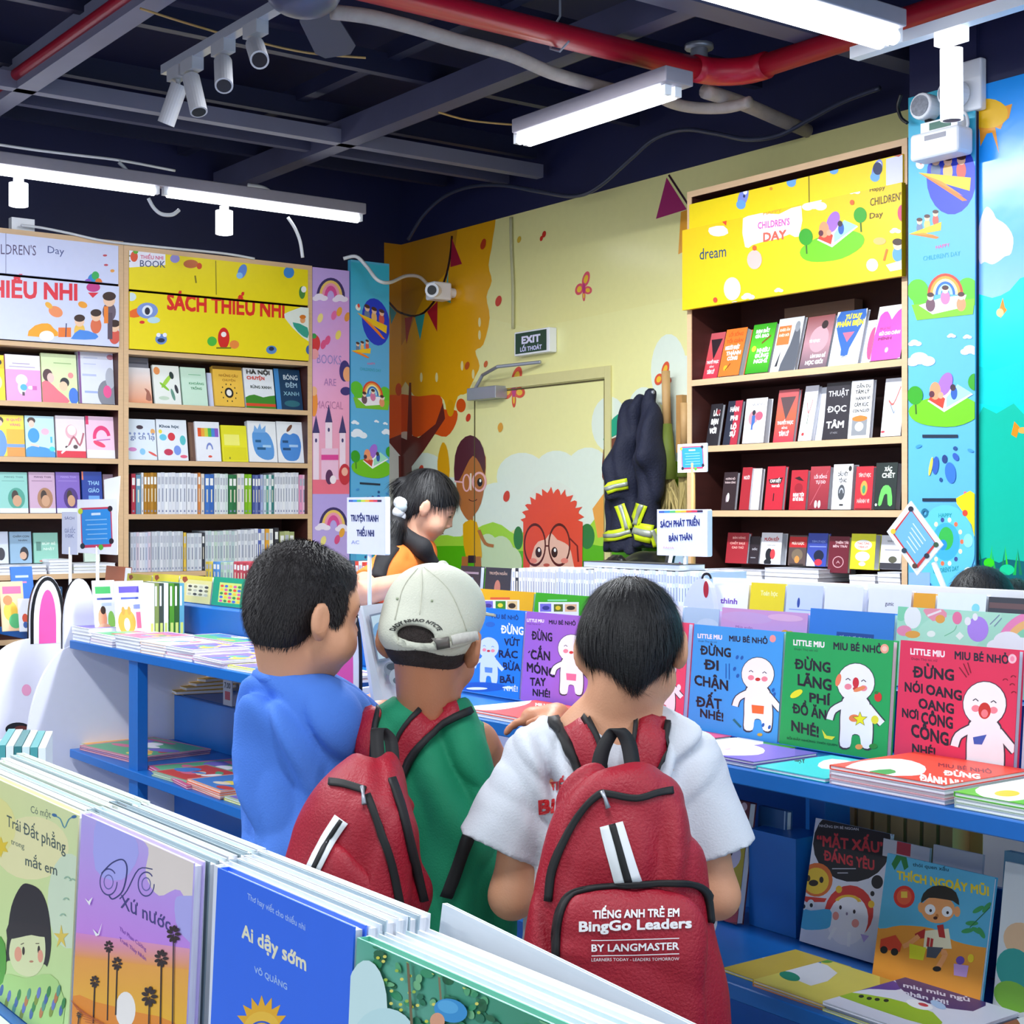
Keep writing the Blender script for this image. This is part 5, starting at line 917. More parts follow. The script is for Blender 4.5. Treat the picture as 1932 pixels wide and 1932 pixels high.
A.ell(50, 1302, 9, 11, '#f5a8cc'); A.ell(34, 1376, 24, 13, '#15171c'); A.ell(40, 1378, 15, 9, '#6a3028')
q = A.build('cheek_print', p2); q.location = (0, -.0004, 0)
p3 = rabbit(3.49, 1.90, 'white rabbit-shaped end board with a big pink ear beside the blue-shirted boy', (612, 684, 1118), True, .8)
p5 = rabbit(3.31, 2.56, 'small white rabbit end board behind the right table', (1262, 1302, 1098), True, .24)
for o in p5.children:
    if o.name.startswith('panel_body'): o.scale = (1, 1, 1.19)
    else: o.location.z += .12
ep = empty('rabbit_ear_board', (onX(1316, 1140, 2.58).x, onX(1316, 1140, 2.58).y, 1.16), RZX, 'white rounded board with a red petal, left end of the white book row', 'board')
MB().prism(smooth_pts([(-.045, 0), (-.05, .06), (-.02, .11), (.02, .125), (.05, .09), (.055, 0)], 4), 0, .015).build('board_face', RABW, ep)
bpy.context.view_layer.update(); A = Art(ep.matrix_world @ Matrix.Translation((0, -.0004, 0)), .2, .2, px=True, clip=False)
A.ell(1332, 1112, 5, 16, '#c22a3a'); A.arc(1333, 1092, 10, 12, 4, '#22181c', 180, 360, 12); q = A.build('board_print', ep); q.location = (0, -.0004, 0)
# ---------------- front row of big square picture books on the right table
def toddler(A, x, y, k, tum='#e8622c', arms=1, mouth='#c8322c', open_=0, col='#f4f1fa', ln='#3a3444', sl=.1):
    f = lambda dx, dy: (x+dx*k, y+dy*k+sl*dx*k)
    def blob(P, c): A.poly([f(*p) for p in P], c, 4)
    body = [(-17, 24), (17, 24), (26, 50), (28, 80), (24, 106), (10, 106), (6, 88), (-6, 88), (-10, 108), (-26, 108), (-26, 80), (-25, 50)]
    for s, c in ((1.07, ln), (1, col)):
        g = lambda P, cx=0, cy=66: [(cx+(a-cx)*s, cy+(b-cy)*s) for a, b in P]
        A.poly([f(*p) for p in g(body)], c, 3)
        A.line([f(-20, 38), f(-38, 50*arms), f(-44, 66)], (15 if s > 1 else 11)*k, c, 3); A.line([f(20, 38), f(36, 56), f(44, 64)], (15 if s > 1 else 11)*k, c, 3)
        A.ell(*f(0, 0), 31*k*(s if s == 1 else 1.04), 32*k*(s if s == 1 else 1.04), c, 5)
    for dx in (-13, 13): A.ell(*f(dx, 8), 6*k, 5*k, '#f0889a'); A.line([f(dx-4, -3), f(dx, -6), f(dx+4, -3)], 1.6*k, ln)
    if open_: A.ell(*f(0, 10), 9*k, 12*k, mouth); A.ell(*f(0, 14), 5*k, 6*k, '#f0808a')
    else: A.ell(*f(0, 10), 5*k, 3.4*k, mouth)
    if tum: A.poly([f(-12, 60), f(12, 60), f(11, 76), f(-11, 76)], tum)
def head_line(A, xa, xb, y, sl, dark='#1e1430', small=True):
    g = lambda x: y+(x-xa)*sl; w = xb-xa
    if small: A.text('LITTLE MIU', xa+w*.08, xa+w*.36, g(xa+w*.1), w*.05, '#f6e8f4', .06, y1=g(xa+w*.38)); A.text('Duạn Thọ tác nữ', xa+w*.09, xa+w*.3, g(xa+w*.1)+w*.045, w*.02, dark, 0, y1=g(xa+w*.3)+w*.045)
    A.text('MIU BÉ NHỎ', xa+w*.44, xa+w*.88, g(xa+w*.44)+2, w*.065, dark, .05, y1=g(xa+w*.88)+2)
def words(A, L, col='#1c1428', b=.05):
    for t, x0, x1, y0, y1, h in L: A.text(t, x0, x1, y0, h, col, b, y1=y1)
XF = 2.2; ZF = TZ+.003
def c_blue1(A):
    A.rect(850, 1100, 1000, 1360, '#1f7be8'); A.text('MIU BÉ NHỎ', 928, 978, 1166, 8, '#123a7a', .05, y1=1170)
    A.text('ĐỪNG', 945, 988, 1194, 15, '#f4f4fa', .05, y1=1198); words(A, [('VỨT', 951, 981, 1217, 1219, 13), ('RÁC', 941, 977, 1240, 1242, 14), ('BỪA', 949, 982, 1263, 1266, 14), ('BÃI', 943, 970, 1288, 1289, 13)], '#12204a'); A.text('NHÉ!', 951, 977, 1303, 10, '#e8e8f4', .03, y1=1305)
    toddler(A, 922, 1222, .62, '#5a8ae8', col='#cfdcfa', ln='#3a70d8'); A.ell(905, 1296, 50, 9, '#1a5ac0'); A.ell(900, 1299, 20, 2.5, '#e8f0fa'); A.ell(958, 1297, 10, 2, '#e8f0fa'); A.ell(925, 1178, 9, 5, '#2a6ac8')
fbook('X', XF, 866, 980, 1147, ZF, '#1f7be8', 'blue square picture book right of the white cap, on the table', art=c_blue1, tilt=.09, name='picture_book')
def c_purple(A):
    A.rect(960, 1100, 1160, 1370, '#9b63cc'); head_line(A, 985, 1100, 1172, .06); words(A, [('ĐỪNG', 1003, 1042, 1206, 1210, 16), ('CẮN', 1001, 1038, 1243, 1246, 17), ('MÓNG', 994, 1047, 1266, 1278, 17), ('TAY', 1000, 1030, 1293, 1294, 15), ('NHÉ!', 1005, 1038, 1312, 1316, 13)])
    toddler(A, 1078, 1223, .8, '#f0709a', col='#f0ecf8'); A.line([(1006, 1225), (1003, 1235)], 2, '#2a1a3a'); A.line([(1000, 1228), (997, 1232)], 2, '#2a1a3a')
fbook('X', XF, 982, 1113, 1158, ZF, '#9b63cc', 'purple square picture book between the boys in cap and white shirt', art=c_purple, tilt=.09, name='picture_book')
def c_pink(A):
    A.rect(1110, 1100, 1310, 1400, '#e0486e'); words(A, [('NHÉ!', 1165, 1206, 1325, 1332, 16)]); toddler(A, 1252, 1262, .78, None, col='#f6ecf2')
    A.ell(1252, 1312, 12, 7, '#e8c85a'); A.ell(1246, 1300, 10, 5, '#7ab05a'); A.ell(1226, 1300, 4, 3, '#4a9a3a'); A.line([(1218, 1335), (1222, 1340)], 2, '#3a1a2a')
    for x, y in [(1281, 1252), (1281, 1297)]: A.ell(x, y, 4, 6, '#f6ecf2')
fbook('X', XF, 1136, 1289, 1168, ZF, '#e0486e', 'rose pink square picture book partly behind the white-shirted boy', art=c_pink, tilt=.09, name='picture_book')
def c_blue2(A):
    A.rect(1280, 1150, 1500, 1440, '#3f9ae8'); head_line(A, 1303, 1468, 1202, .075); A.ell(1458, 1205, 6, 7, '#f0989a')
    words(A, [('ĐỪNG', 1321, 1379, 1234, 1240, 17), ('ĐI', 1328, 1356, 1262, 1265, 19), ('CHẬN', 1310, 1374, 1291, 1303, 19), ('ĐẤT', 1313, 1362, 1332, 1338, 19), ('NHÉ!', 1321, 1365, 1352, 1361, 16)])
    toddler(A, 1430, 1272, .98, '#ec6a34'); 
    for a in [(1391, 1240), (1400, 1241), (1386, 1262), (1392, 1275), (1461, 1310), (1459, 1302), (1440, 1368), (1452, 1372)]: A.ell(*a, 2.5, 4, '#1c5ab0', 20)
    A.line([(1370, 1252), (1370, 1280)], 1.5, '#1c5ab0'); A.line([(1376, 1252), (1376, 1282)], 1.5, '#1c5ab0'); A.line([(1384, 1357), (1398, 1372)], 4, '#1c6a7a'); A.ell(1434, 1386, 5, 3, '#d8a83c')
fbook('X', XF, 1297, 1468, 1184, ZF, '#3f9ae8', 'sky blue square picture book right of the white-shirted boy', art=c_blue2, tilt=.09, name='picture_book')
def c_green(A):
    A.rect(1450, 1150, 1720, 1480, '#17a056'); head_line(A, 1480, 1690, 1215, .085); A.ell(1669, 1224, 8, 9, '#f0a08a'); A.ell(1669, 1224, 5, 5, '#f4c8b8')
    words(A, [('ĐỪNG', 1499, 1567, 1261, 1269, 19), ('LÃNG', 1505, 1569, 1292, 1303, 21), ('PHÍ', 1527, 1567, 1324, 1331, 18), ('ĐỒ ĂN', 1495, 1559, 1344, 1358, 18), ('NHÉ!', 1493, 1545, 1378, 1391, 20)])
    toddler(A, 1615, 1288, 1.13, None)
    A.ell(1582, 1283, 5, 12, '#f0805a', 15); A.ell(1622, 1300, 12, 4, '#f08a5a', -20); A.ell(1615, 1288, 6, 10, '#d0283a'); A.ell(1612, 1355, 10, 7, '#f0804a'); A.ell(1651, 1358, 7, 8, '#e8dc3a')
    st = [(1623+(15 if k % 2 == 0 else 6.5)*math.sin(k*math.pi/5), 1357-(15 if k % 2 == 0 else 6.5)*math.cos(k*math.pi/5)) for k in range(10)]; A.poly(st, '#7a7a1c'); A.poly([(1623+(x-1623)*.85, 1357+(y-1357)*.85) for x, y in st], '#f2e61c')
    A.ell(1503, 1309, 13, 6, '#e8e02c', -30); A.ell(1657, 1315, 7, 9, '#d8302c'); A.ell(1654, 1307, 4, 3, '#2a7a3a'); A.poly([(1551, 1376), (1560, 1388), (1576, 1390), (1570, 1396), (1556, 1393)], '#e8e83c'); A.ell(1621, 1409, 7, 5, '#f0a05a'); A.ell(1648, 1408, 8, 5, '#2a8a3a')
    A.text('BỒI ĐẮP NHỮNG THÓI QUEN', 1485, 1580, 1394, 4, '#0c5a3a', .02, y1=1408)
fbook('X', XF, 1470, 1675, 1199, ZF, '#17a056', 'green square picture book with a yellow star on the figure', art=c_green, tilt=.09, name='picture_book')
def c_red(A):
    A.rect(1670, 1170, 1960, 1520, '#dd2c58'); head_line(A, 1699, 1931, 1232, .09); A.ell(1910, 1243, 8, 9, '#f4c0d0'); A.ell(1910, 1243, 4, 5, '#f08aa8')
    words(A, [('ĐỪNG', 1722, 1800, 1277, 1284, 21), ('NÓI', 1707, 1741, 1304, 1308, 18), ('OANG', 1747, 1815, 1309, 1322, 19), ('OANG', 1733, 1800, 1335, 1347, 19), ('NƠI', 1702, 1733, 1352, 1358, 17), ('CÔNG', 1738, 1798, 1364, 1375, 22), ('CÔNG', 1719, 1790, 1388, 1407, 24), ('NHÉ!', 1721, 1765, 1419, 1428, 17)])
    toddler(A, 1858, 1328, 1.3, None, open_=1); A.poly([(1836, 1391), (1862, 1386), (1853, 1405), (1838, 1404)], '#3f5ab8')
    for a, b in [((1810, 1259), (1824, 1278)), ((1818, 1252), (1828, 1274)), ((1826, 1250), (1832, 1270))]: A.line([a, b], 1.8, '#7a0a2a')
    for x, y in [(1897, 1284), (1912, 1278), (1910, 1293), (1913, 1308)]: A.arc(x, y, 5, 4, 1.6, '#7a0a2a', 180, 360, 6)
fbook('X', XF, 1686, 1913, 1216, ZF, '#dd2c58', 'raspberry red square picture book at the right, figure with open mouth', art=c_red, tilt=.09, name='picture_book')
fbook('X', XF, 1925, 2080, 1226, ZF, '#b9bfd8', 'pale violet grey picture book cut by the right photo edge', [('e', .2, .3, .05, .05, '#e87a9a')], tilt=.09, name='picture_book')
# lying picture books along the front edge
def lay(px0, px1, n, t, cols, label, grp, art=None, X=1.965, D=.215, z=TZ, yaw=0, dx=0):
    a, b = onX(px0, 966, X), onX(px1, 966, X); W = (a-b).length-.004
    for k in range(n):
        j = random.uniform(-.004, .004); last = k == n-1
        lying((a.x+j+dx, a.y+j, z+.0006+k*(t+.0005)), RZX+yaw+random.uniform(-.015, .015)*(not last), W, D, t, cols[k % len(cols)] if not last else cols[-1], label if n == 1 or last else 'copy under the '+' '.join(label.split()[:10]), grp if n > 1 else None, art=art if last else None, name='picture_book')
def l_red1(A): A.rect(860, 1290, 1200, 1400, '#e8452c'); A.poly([(880, 1335), (900, 1318), (950, 1312), (1000, 1318), (990, 1330), (930, 1340)], '#f2f2fa', 3); A.text('MIU BÉ NHỎ', 1010, 1070, 1332, 6, '#f8d8c8', .05, y1=1338)
lay(872, 1085, 2, .007, ['#c8ccd8', '#e8452c'], 'orange-red picture book lying under the resting hand', 'red picture books lying near the hand', l_red1)
def l_pur(A): A.rect(1090, 1300, 1320, 1440, '#d84a8a')
lay(1090, 1235, 1, .008, ['#c8386a'], 'dark pink book lying behind the white-shirted boy', None, l_pur)
def l_grn(A): A.rect(1230, 1320, 1440, 1440, '#f4f6f4'); A.poly([(1240, 1352), (1300, 1352), (1400, 1380), (1390, 1392), (1290, 1368)], '#3f9a2c'); A.text('MIU THÍCH', 1278, 1330, 1378, 7, '#223322', .06, y1=1388); A.text('ĂN SÁNG NHÉ', 1300, 1350, 1392, 7, '#223322', .06, y1=1404)
lay(1240, 1352, 1, .006, ['#3f9a2c'], 'white and green picture book lying beside the boy in white', None, l_grn, D=.22)
def l_vio(A): A.rect(1280, 1380, 1500, 1440, '#6a52b8'); A.poly([(1345, 1412), (1360, 1400), (1400, 1402), (1440, 1412), (1430, 1424), (1350, 1424)], '#f4f2fa', 3); A.ell(1372, 1412, 7, 3, '#f0a8c0')
lay(1322, 1425, 2, .006, ['#8a94b8', '#5a44a8'], 'violet picture book with a white lying figure on the front edge', 'violet picture books on the front edge', l_vio, D=.17)
def l_cya(A):
    A.rect(1400, 1380, 1660, 1480, '#27c0c4'); A.text('ĐỪNG VẼ BẬY', 1445, 1520, 1425, 8, '#123a3c', .06, y1=1440); A.text('LÊN TƯỜNG', 1468, 1540, 1412, 8, '#123a3c', .06, y1=1428); A.ell(1500, 1418, 14, 4, '#f0804a', 20); A.poly([(1545, 1440), (1570, 1432), (1620, 1440), (1600, 1452), (1550, 1450)], '#f4f4fa', 2); A.ell(1590, 1444, 8, 3, '#c83a3a')
lay(1427, 1560, 1, .007, ['#27c0c4'], 'turquoise picture book lying in front of the green one', None, l_cya, D=.2)
def l_ora(A):
    A.rect(1540, 1410, 1960, 1540, '#f0442c'); A.poly([(1590, 1452), (1625, 1436), (1700, 1432), (1745, 1446), (1735, 1462), (1680, 1464), (1640, 1470), (1610, 1462)], '#f6f4fa', 3); A.poly([(1640, 1455), (1680, 1451), (1690, 1458), (1660, 1462)], '#3a9a4a', 2); A.ell(1660, 1440, 20, 5, '#f6f4fa')
    A.text('MIU BÉ NHỎ', 1770, 1872, 1446, 7, '#7a1420', .05, y1=1460); A.text('ĐỪNG', 1780, 1850, 1462, 9, '#f8ece8', .07, y1=1470); A.text('ĐÁNH NHAU', 1735, 1845, 1474, 14, '#f8ece8', .08, y1=1492); A.text('NHÉ!', 1720, 1790, 1482, 8, '#f8ece8', .06, y1=1492); A.poly([(1790, 1492), (1870, 1470), (1900, 1480), (1820, 1500)], '#f28a2c')
lay(1565, 1786, 4, .0075, ['#c8b8c8', '#e8a8b0', '#d0c4d4', '#f0442c'], 'orange-red picture book on top of the front stack at the right', 'orange red picture books stacked at the front edge', l_ora, D=.23)
def l_gr2(A): A.rect(1780, 1440, 2100, 1560, '#54b82c'); A.poly([(1840, 1490), (1880, 1476), (1940, 1470), (1960, 1500), (1900, 1512), (1860, 1505)], '#f6f6fa', 3); A.ell(1900, 1497, 24, 6, '#e8c82c')
lay(1800, 2060, 3, .0075, ['#c8d8c8', '#b8c8b8', '#54b82c'], 'grass green picture book on top of the stack by the right photo edge', 'green picture books stacked at the right photo edge', l_gr2, D=.21)
# second row, on the riser
ZR = 1.106; XR = 2.37
def c_fruit(A): A.rect(890, 1100, 1010, 1240, '#f2b41c'); A.rect(925, 1127, 962, 1131, '#e8603c'); A.rect(910, 1132, 980, 1160, '#f0efe8'); A.rect(912, 1134, 930, 1150, '#7a6ac8'); A.rect(935, 1134, 954, 1150, '#3a8a2c'); A.rect(957, 1134, 976, 1150, '#e8c48a'); A.ell(966, 1143, 7, 5, '#3a2a1c'); A.ell(921, 1143, 7, 4, '#4a3a8a'); A.ell(944, 1142, 5, 4, '#e8d83c')
fbook('X', XR, 885, 1000, 1113, ZR, '#f2b41c', 'golden yellow workbook with small pictures, behind the blue book', art=c_fruit, tilt=.12)
def c_grn3(A): A.rect(990, 1100, 1130, 1250, '#3fae1f'); A.rect(1033, 1131, 1070, 1134, '#8ae0a0'); A.rect(1016, 1136, 1092, 1165, '#eef0ec'); A.rect(1019, 1139, 1040, 1154, '#7a70d0'); A.rect(1045, 1140, 1062, 1154, '#5a6a1c'); A.rect(1066, 1140, 1088, 1154, '#e8b88a'); A.ell(1030, 1147, 7, 4, '#3a3a8a'); A.ell(1053, 1147, 5, 4, '#e8c82c'); A.ell(1077, 1147, 8, 4, '#3a2a1c')
fbook('X', XR, 1002, 1112, 1121, ZR, '#3fae1f', 'bright green workbook with small pictures, behind the purple book', art=c_grn3, tilt=.12)
fbook('X', XR, 1114, 1200, 1130, ZR, '#2a3ea8', 'dark blue workbook behind the head of the white-shirted boy', [('r', .1, .6, .9, .9, '#3a5ac8')], tilt=.12)
fbook('X', XR, 1205, 1282, 1140, ZR, '#f0f2fa', 'white workbook between the dark blue and light blue ones', [('r', .1, .6, .9, .62, '#8ac8f0')], tilt=.12)
fbook('X', XR, 1284, 1352, 1147, ZR, '#a9cdea', 'hazy light blue picture book behind the sky blue one', [('g', 0, 1, 1, .2, ['#b8d4ee', '#a0c8e4']), ('t', 'Bầu trời', .2, .7, .3, .05, '#7aa8d0', 0), ('e', .7, .7, .3, .12, '#c4dcf2')], tilt=.1)
fbook('X', XR, 1355, 1519, 1151, ZR, '#d59ad8', 'pink violet watercolour picture book in the second row', [('g', 0, 1, 1, .2, ['#d8a0d4', '#c8a4e0', '#e0a8d8']), ('e', .3, .85, .3, .1, '#cfaade'), ('t', 'Mùa xuân', .18, .38, .66, .05, '#8a5aa0', 0), ('e', .76, .6, .06, .1, '#e8a83c'), ('e', .82, .62, .05, .07, '#e8b04a'), ('e', .75, .9, .2, .06, '#e8b8dc')], tilt=.1)
fbook('X', XR, 1521, 1682, 1152, ZR, '#2f80dc', 'bright blue workbook with framed pictures in the second row', [('r', .12, .1, .96, .5, '#e8f0fa'), ('r', .15, .12, .42, .45, '#22508a'), ('r', .45, .12, .7, .45, '#48a8e8'), ('r', .73, .12, .93, .45, '#e8a83c'), ('r', .34, .56, .78, .68, '#1a4a9a'), ('t', 'Kiến thức đầu đời cho bé', .38, .75, .6, .03, '#c8e0fa', .02), ('e', .55, .3, .05, .1, '#fff')], tilt=.1)
def c_mint(A):
    A.rect(1670, 1130, 1960, 1260, '#a8e2cc')
    for x, y, rx, ry in [(1790, 1200, 60, 40), (1850, 1160, 40, 25), (1740, 1215, 30, 20)]: A.ell(x, y, rx, ry, '#b4e8d4')
    A.ell(1700, 1152, 12, 20, '#86d8b4'); A.ell(1722, 1165, 16, 21, '#f2f4fa'); A.poly([(1712, 1152), (1716, 1142), (1722, 1152)], '#f2f4fa'); A.ell(1706, 1190, 14, 10, '#f090b8'); A.ell(1722, 1197, 14, 7, '#f0a84a')
    A.poly([(1742, 1152), (1752, 1148), (1780, 1150), (1786, 1164), (1760, 1172)], '#f098b0', 2); A.line([(1750, 1162), (1776, 1152)], 4, '#f8e8f0'); A.ell(1774, 1168, 9, 8, '#f0a84a'); A.ell(1806, 1166, 9, 12, '#f07aa8'); A.line([(1805, 1180), (1800, 1190), (1782, 1200)], 1.5, '#7ac8a0', 3)
    A.ell(1845, 1187, 20, 24, '#b28af0'); A.ell(1826, 1172, 6, 8, '#f4f4fa'); A.ell(1840, 1164, 5, 7, '#f4f4fa'); A.poly([(1811, 1192), (1819, 1200), (1811, 1208), (1803, 1200)], '#f2faf4'); A.ell(1757, 1196, 8, 6, '#f4faf6')
    for i, c in enumerate(['#f08ac0', '#f4bc7a', '#8ad8b4', '#e8f4f0']): A.arc(1955, 1235, 78-13*i, 82-14*i, 13.5, c, 180, 270, 12)
    cloud(A, 1905, 1215, 2.0, '#f0f2fa'); A.line([(1868, 1178), (1886, 1160)], 1.5, '#7a8ab0'); A.line([(1876, 1182), (1890, 1166)], 1.5, '#7a8ab0')
fbook('X', XR, 1685, 1960, 1152, ZR, '#a8e2cc', 'mint green sticker book with rainbow and purple cat at the right', art=c_mint, tilt=.1)
# third row
Z3 = 1.161; X3 = 2.6
for a_, b_, yt, c_, lab, ops in [
    (1342, 1408, 1099, '#f2f3fa', 'white book with purple word thinh rộng in the third row', [('t', 'thinh', .2, .7, .55, .12, '#7a4ab0', .05), ('t', 'rộng', .2, .65, .32, .12, '#4a5ac0', .05), ('r', .05, .02, .9, .06, '#3a70c8')]),
    (1410, 1476, 1100, '#ecd21c', 'yellow book with black print in the third row', [('t', 'Toán học', .3, .8, .75, .1, '#f8f0a0', .05), ('e', .2, .35, .06, .08, '#222'), ('r', .35, .4, .85, .43, '#5a4a0c'), ('r', .35, .3, .7, .33, '#5a4a0c')]),
    (1478, 1548, 1104, '#c9d4f4', 'pale blue book with fine print in the third row', [('e', .35, .65, .04, .1, '#2a4a9a'), ('r', .1, .5, .9, .52, '#8aa0dc'), ('r', .1, .4, .85, .42, '#8aa0dc'), ('r', .1, .3, .8, .32, '#8aa0dc')]),
    (1550, 1624, 1107, '#e6e9f6', 'plain greyish white book left of the gap in the third row', [('r', .1, .2, .9, .22, '#d0d6ea')]),
    (1633, 1715, 1112, '#e9ebf6', 'white book right of the dark gap in the third row', [('t', 'gumic', .4, .6, .7, .08, '#3a3a4a', .02), ('r', .2, .5, .85, .52, '#a8b0c8'), ('r', .3, .4, .75, .42, '#a8b0c8')]),
    (1717, 1760, 1119, '#f0a41c', 'orange book with a dark curved line in the third row', [('e', .9, -.1, .6, .55, '#3a2410'), ('e', .9, -.16, .56, .5, '#eef0f8')]),
    (1762, 1856, 1119, '#f0f5fa', 'white book with pale teal word Bạn in the third row', [('t', 'Bạn', .15, .5, .25, .22, '#6acad0', .03), ('e', .8, .75, .08, .08, '#8ae0e4')]),
    (1858, 1960, 1128, '#33343e', 'charcoal book with grey scribble at the right of the third row', [('r', .02, .8, 1, .9, '#6a4a4a'), ('t', 'LỐI SỐNG', .1, .5, .4, .2, '#6a6c78', 0), ('r', .6, .55, .9, .6, '#b8bac4')])]:
    fbook('X', X3, a_, b_, yt, Z3, c_, lab, ops, tilt=.12)
fbook('X', X3+.06, 1342, 1624, 1096, Z3, '#f4f5fa', 'long row of white page tops behind the third row, left', tilt=.05, T=.09, pages=True)
fbook('X', X3+.06, 1633, 1950, 1108, Z3, '#f4f5fa', 'long white book block behind the third row, right', tilt=.05, T=.09, pages=True)
# far plinth rows: dark covers and packed white spines
ZP = 1.166; XPp = 2.84
fbook('X', XPp, 866, 905, 1068, ZP, '#2b2c36', 'dark framed book nearest the orange-shirted woman', [('r', .05, .75, .9, .82, '#8a7a8a'), ('e', .6, .45, .1, .2, '#7a8aa8')], tilt=.08)
fbook('X', XPp, 913, 962, 1071, ZP, '#262b36', 'dark framed book beside the packed white spines', [('t', 'TRUYỆN NGẮN', .15, .85, .78, .08, '#b89a8a', .03), ('e', .5, .35, .12, .26, '#a86a5a')], tilt=.08)
spines('X', XPp, [(966, 985, 1073, 3, ['#f0f2f8', '#2a3038', '#f2f4fa'], 'white or black bound volume'), (986, 1048, 1073, 13, ['#dcdad8', '#d0ccc8', '#e4e2e0'], 'grey white bound volume'), (1049, 1120, 1074, 15, ['#e6e8f0', '#c8ccd8', '#dfe2ea'], 'bluish white bound volume'), (1121, 1330, 1076, 40, ['#eef0f6', '#e2e5ee', '#d8dce8', '#f2f3f8'], 'white bound volume')], ZP, 'packed on the plinth behind the three boys', 0, D=.16)
bl = lying(tuple(onX(1100, 1064, XPp)*1.0-Vector((0, 0, .012))), RZX, .42, .1, .018, '#14161c', 'flat black box lying on the packed white spines', ops=[('r', .1, .2, .9, .8, '#2a2c34')]); bl.location.z = onX(1215, 1077, XPp).z+.003
# ---------------- sign stands
def sign(px0, px1, y0, y1, X, art, label, pole=True, foot=None, base=ZP, rz=RZX, thick=.02, roll=0, polecol=None):
    a, b = onX(px0, 966, X), onX(px1, 966, X); W = a.y-b.y; zt_, zb_ = onX((px0+px1)/2, y0, X).z, onX((px0+px1)/2, y1, X).z
    r = empty('sign_stand', (X, (a.y+b.y)/2, zb_), RZX, label, 'sign'); H = zt_-zb_
    o = MB().box(-W/2, 0, 0, W/2, thick, H).build('sign_board', WHITEP, r); bevel(o, .004)
    if roll: o.rotation_euler.y = roll; 
    if pole:
        MB().tube([(0, thick*.7, base-zb_), (0, thick*.7, .03)], .007, 10).build('pole', polecol or WHITEP, r, True); MB().box(-.05, -.01, base-zb_, .05, .05, base-zb_+.006).build('foot', WHITEP, r)
    bpy.context.view_layer.update()
    A = Art(o.matrix_world @ Matrix.Translation((0, -.0006, 0)), W, H, px=True, x0=-W/2); art(A); q = A.build('sign_print', o); q.location = (0, -.0006, 0)
    return r
def rainbow_bar(A, x0, x1, y, h, sl=0):
    cs = ['#3a5ab0', '#3a8ad0', '#5ab86a', '#c8d83a', '#f0b83a', '#e8603a', '#d83a5a', '#3a2a4a']
    for i, c in enumerate(cs):
        xa, xb = x0+(x1-x0)*i/8, x0+(x1-x0)*(i+1)/8; A.poly([(xa, y+sl*(xa-x0)), (xb, y+sl*(xb-x0)), (xb, y+h+sl*(xb-x0)), (xa, y+h+sl*(xa-x0))], c)
def s1(A): A.rect(600, 900, 760, 1080, '#dde0f6'); rainbow_bar(A, 658, 720, 943, 4, 0); A.text('TRUYỆN TRANH', 662, 714, 983, 12, '#2a3466', .06, y1=984); A.text('THIẾU NHI', 673, 706, 1011, 12, '#2a3466', .06, y1=1012); A.text('AC', 663, 678, 1026, 7, '#9aa2c8', .02)
sign(655, 727, 938, 1046, 2.5, s1, 'white sign stand reading TRUYỆN TRANH THIẾU NHI left of the woman', base=1.106)
def s2(A): A.rect(1200, 900, 1380, 1080, '#dfe1fa'); rainbow_bar(A, 1243, 1326, 964, 4, -.02); A.text('SÁCH PHÁT TRIỂN', 1246, 1320, 995, 12, '#2a3478', .06, y1=991); A.text('BẢN THÂN', 1262, 1306, 1021, 11, '#2a3478', .06, y1=1018); A.text('FAHA', 1252, 1272, 1035, 4, '#d89ac8', 0)
sign(1240, 1335, 961, 1049, 2.87, s2, 'white sign reading SÁCH PHÁT TRIỂN BẢN THÂN')
def card(A, x0, y0, x1, y1, rot=0):
    w_, h_ = x1-x0, y1-y0; cx, cy = (x0+x1)/2, (y0+y1)/2; c, s = math.cos(rot), math.sin(rot)
    f = lambda u, v: (cx+(u*w_)*c-(v*h_)*s, cy+(u*w_)*s+(v*h_)*c)
    A.poly([f(-.4, -.42), f(.38, -.42), f(.41, -.3), f(.41, .3), f(.36, .42), f(-.36, .42), f(-.41, .3)], '#c8385a', 0)
    A.poly([f(-.38, -.38), f(.36, -.38), f(.38, -.3), f(.38, .3), f(.32, .36), f(-.34, .36), f(-.38, .3)], '#2f8fe0', 0)
    A.line([f(-.12, -.28), f(.12, -.28)], h_*.05, '#d8e8fa')
    for i in range(5): A.line([f(-.28+.04*(i % 2), -.16+.1*i), f(.28, -.16+.1*i)], h_*.02, '#8ac0f0')
    for u, v, q in [(.38, -.38, '#2a2230'), (.38, .3, '#2a2230'), (-.38, .38, '#22303a'), (-.4, -.35, '#c8d83a'), (.1, .42, '#5ab83a')]: A.ell(*f(u, v), h_*.05, h_*.06, q)
def s3(A): A.rect(1200, 800, 1400, 930, '#eef0fa'); card(A, 1281, 838, 1332, 889, -.05)
sign(1279, 1334, 837, 891, 3.3, s3, 'small white card with a blue panel on a wooden stick, upper', base=1.1, polecol=mat('light_stick', '#c89a5a', rough=.6), thick=.006)
sh = MB().box(-.2, -.2, 0, .2, .2, 1.094).build('display_plinth', WHITEP); sh.location = (3.4, rot_y(1306, 3.3), 0); tag(sh, 'white plinth between the white spines and the bookcase', 'plinth')
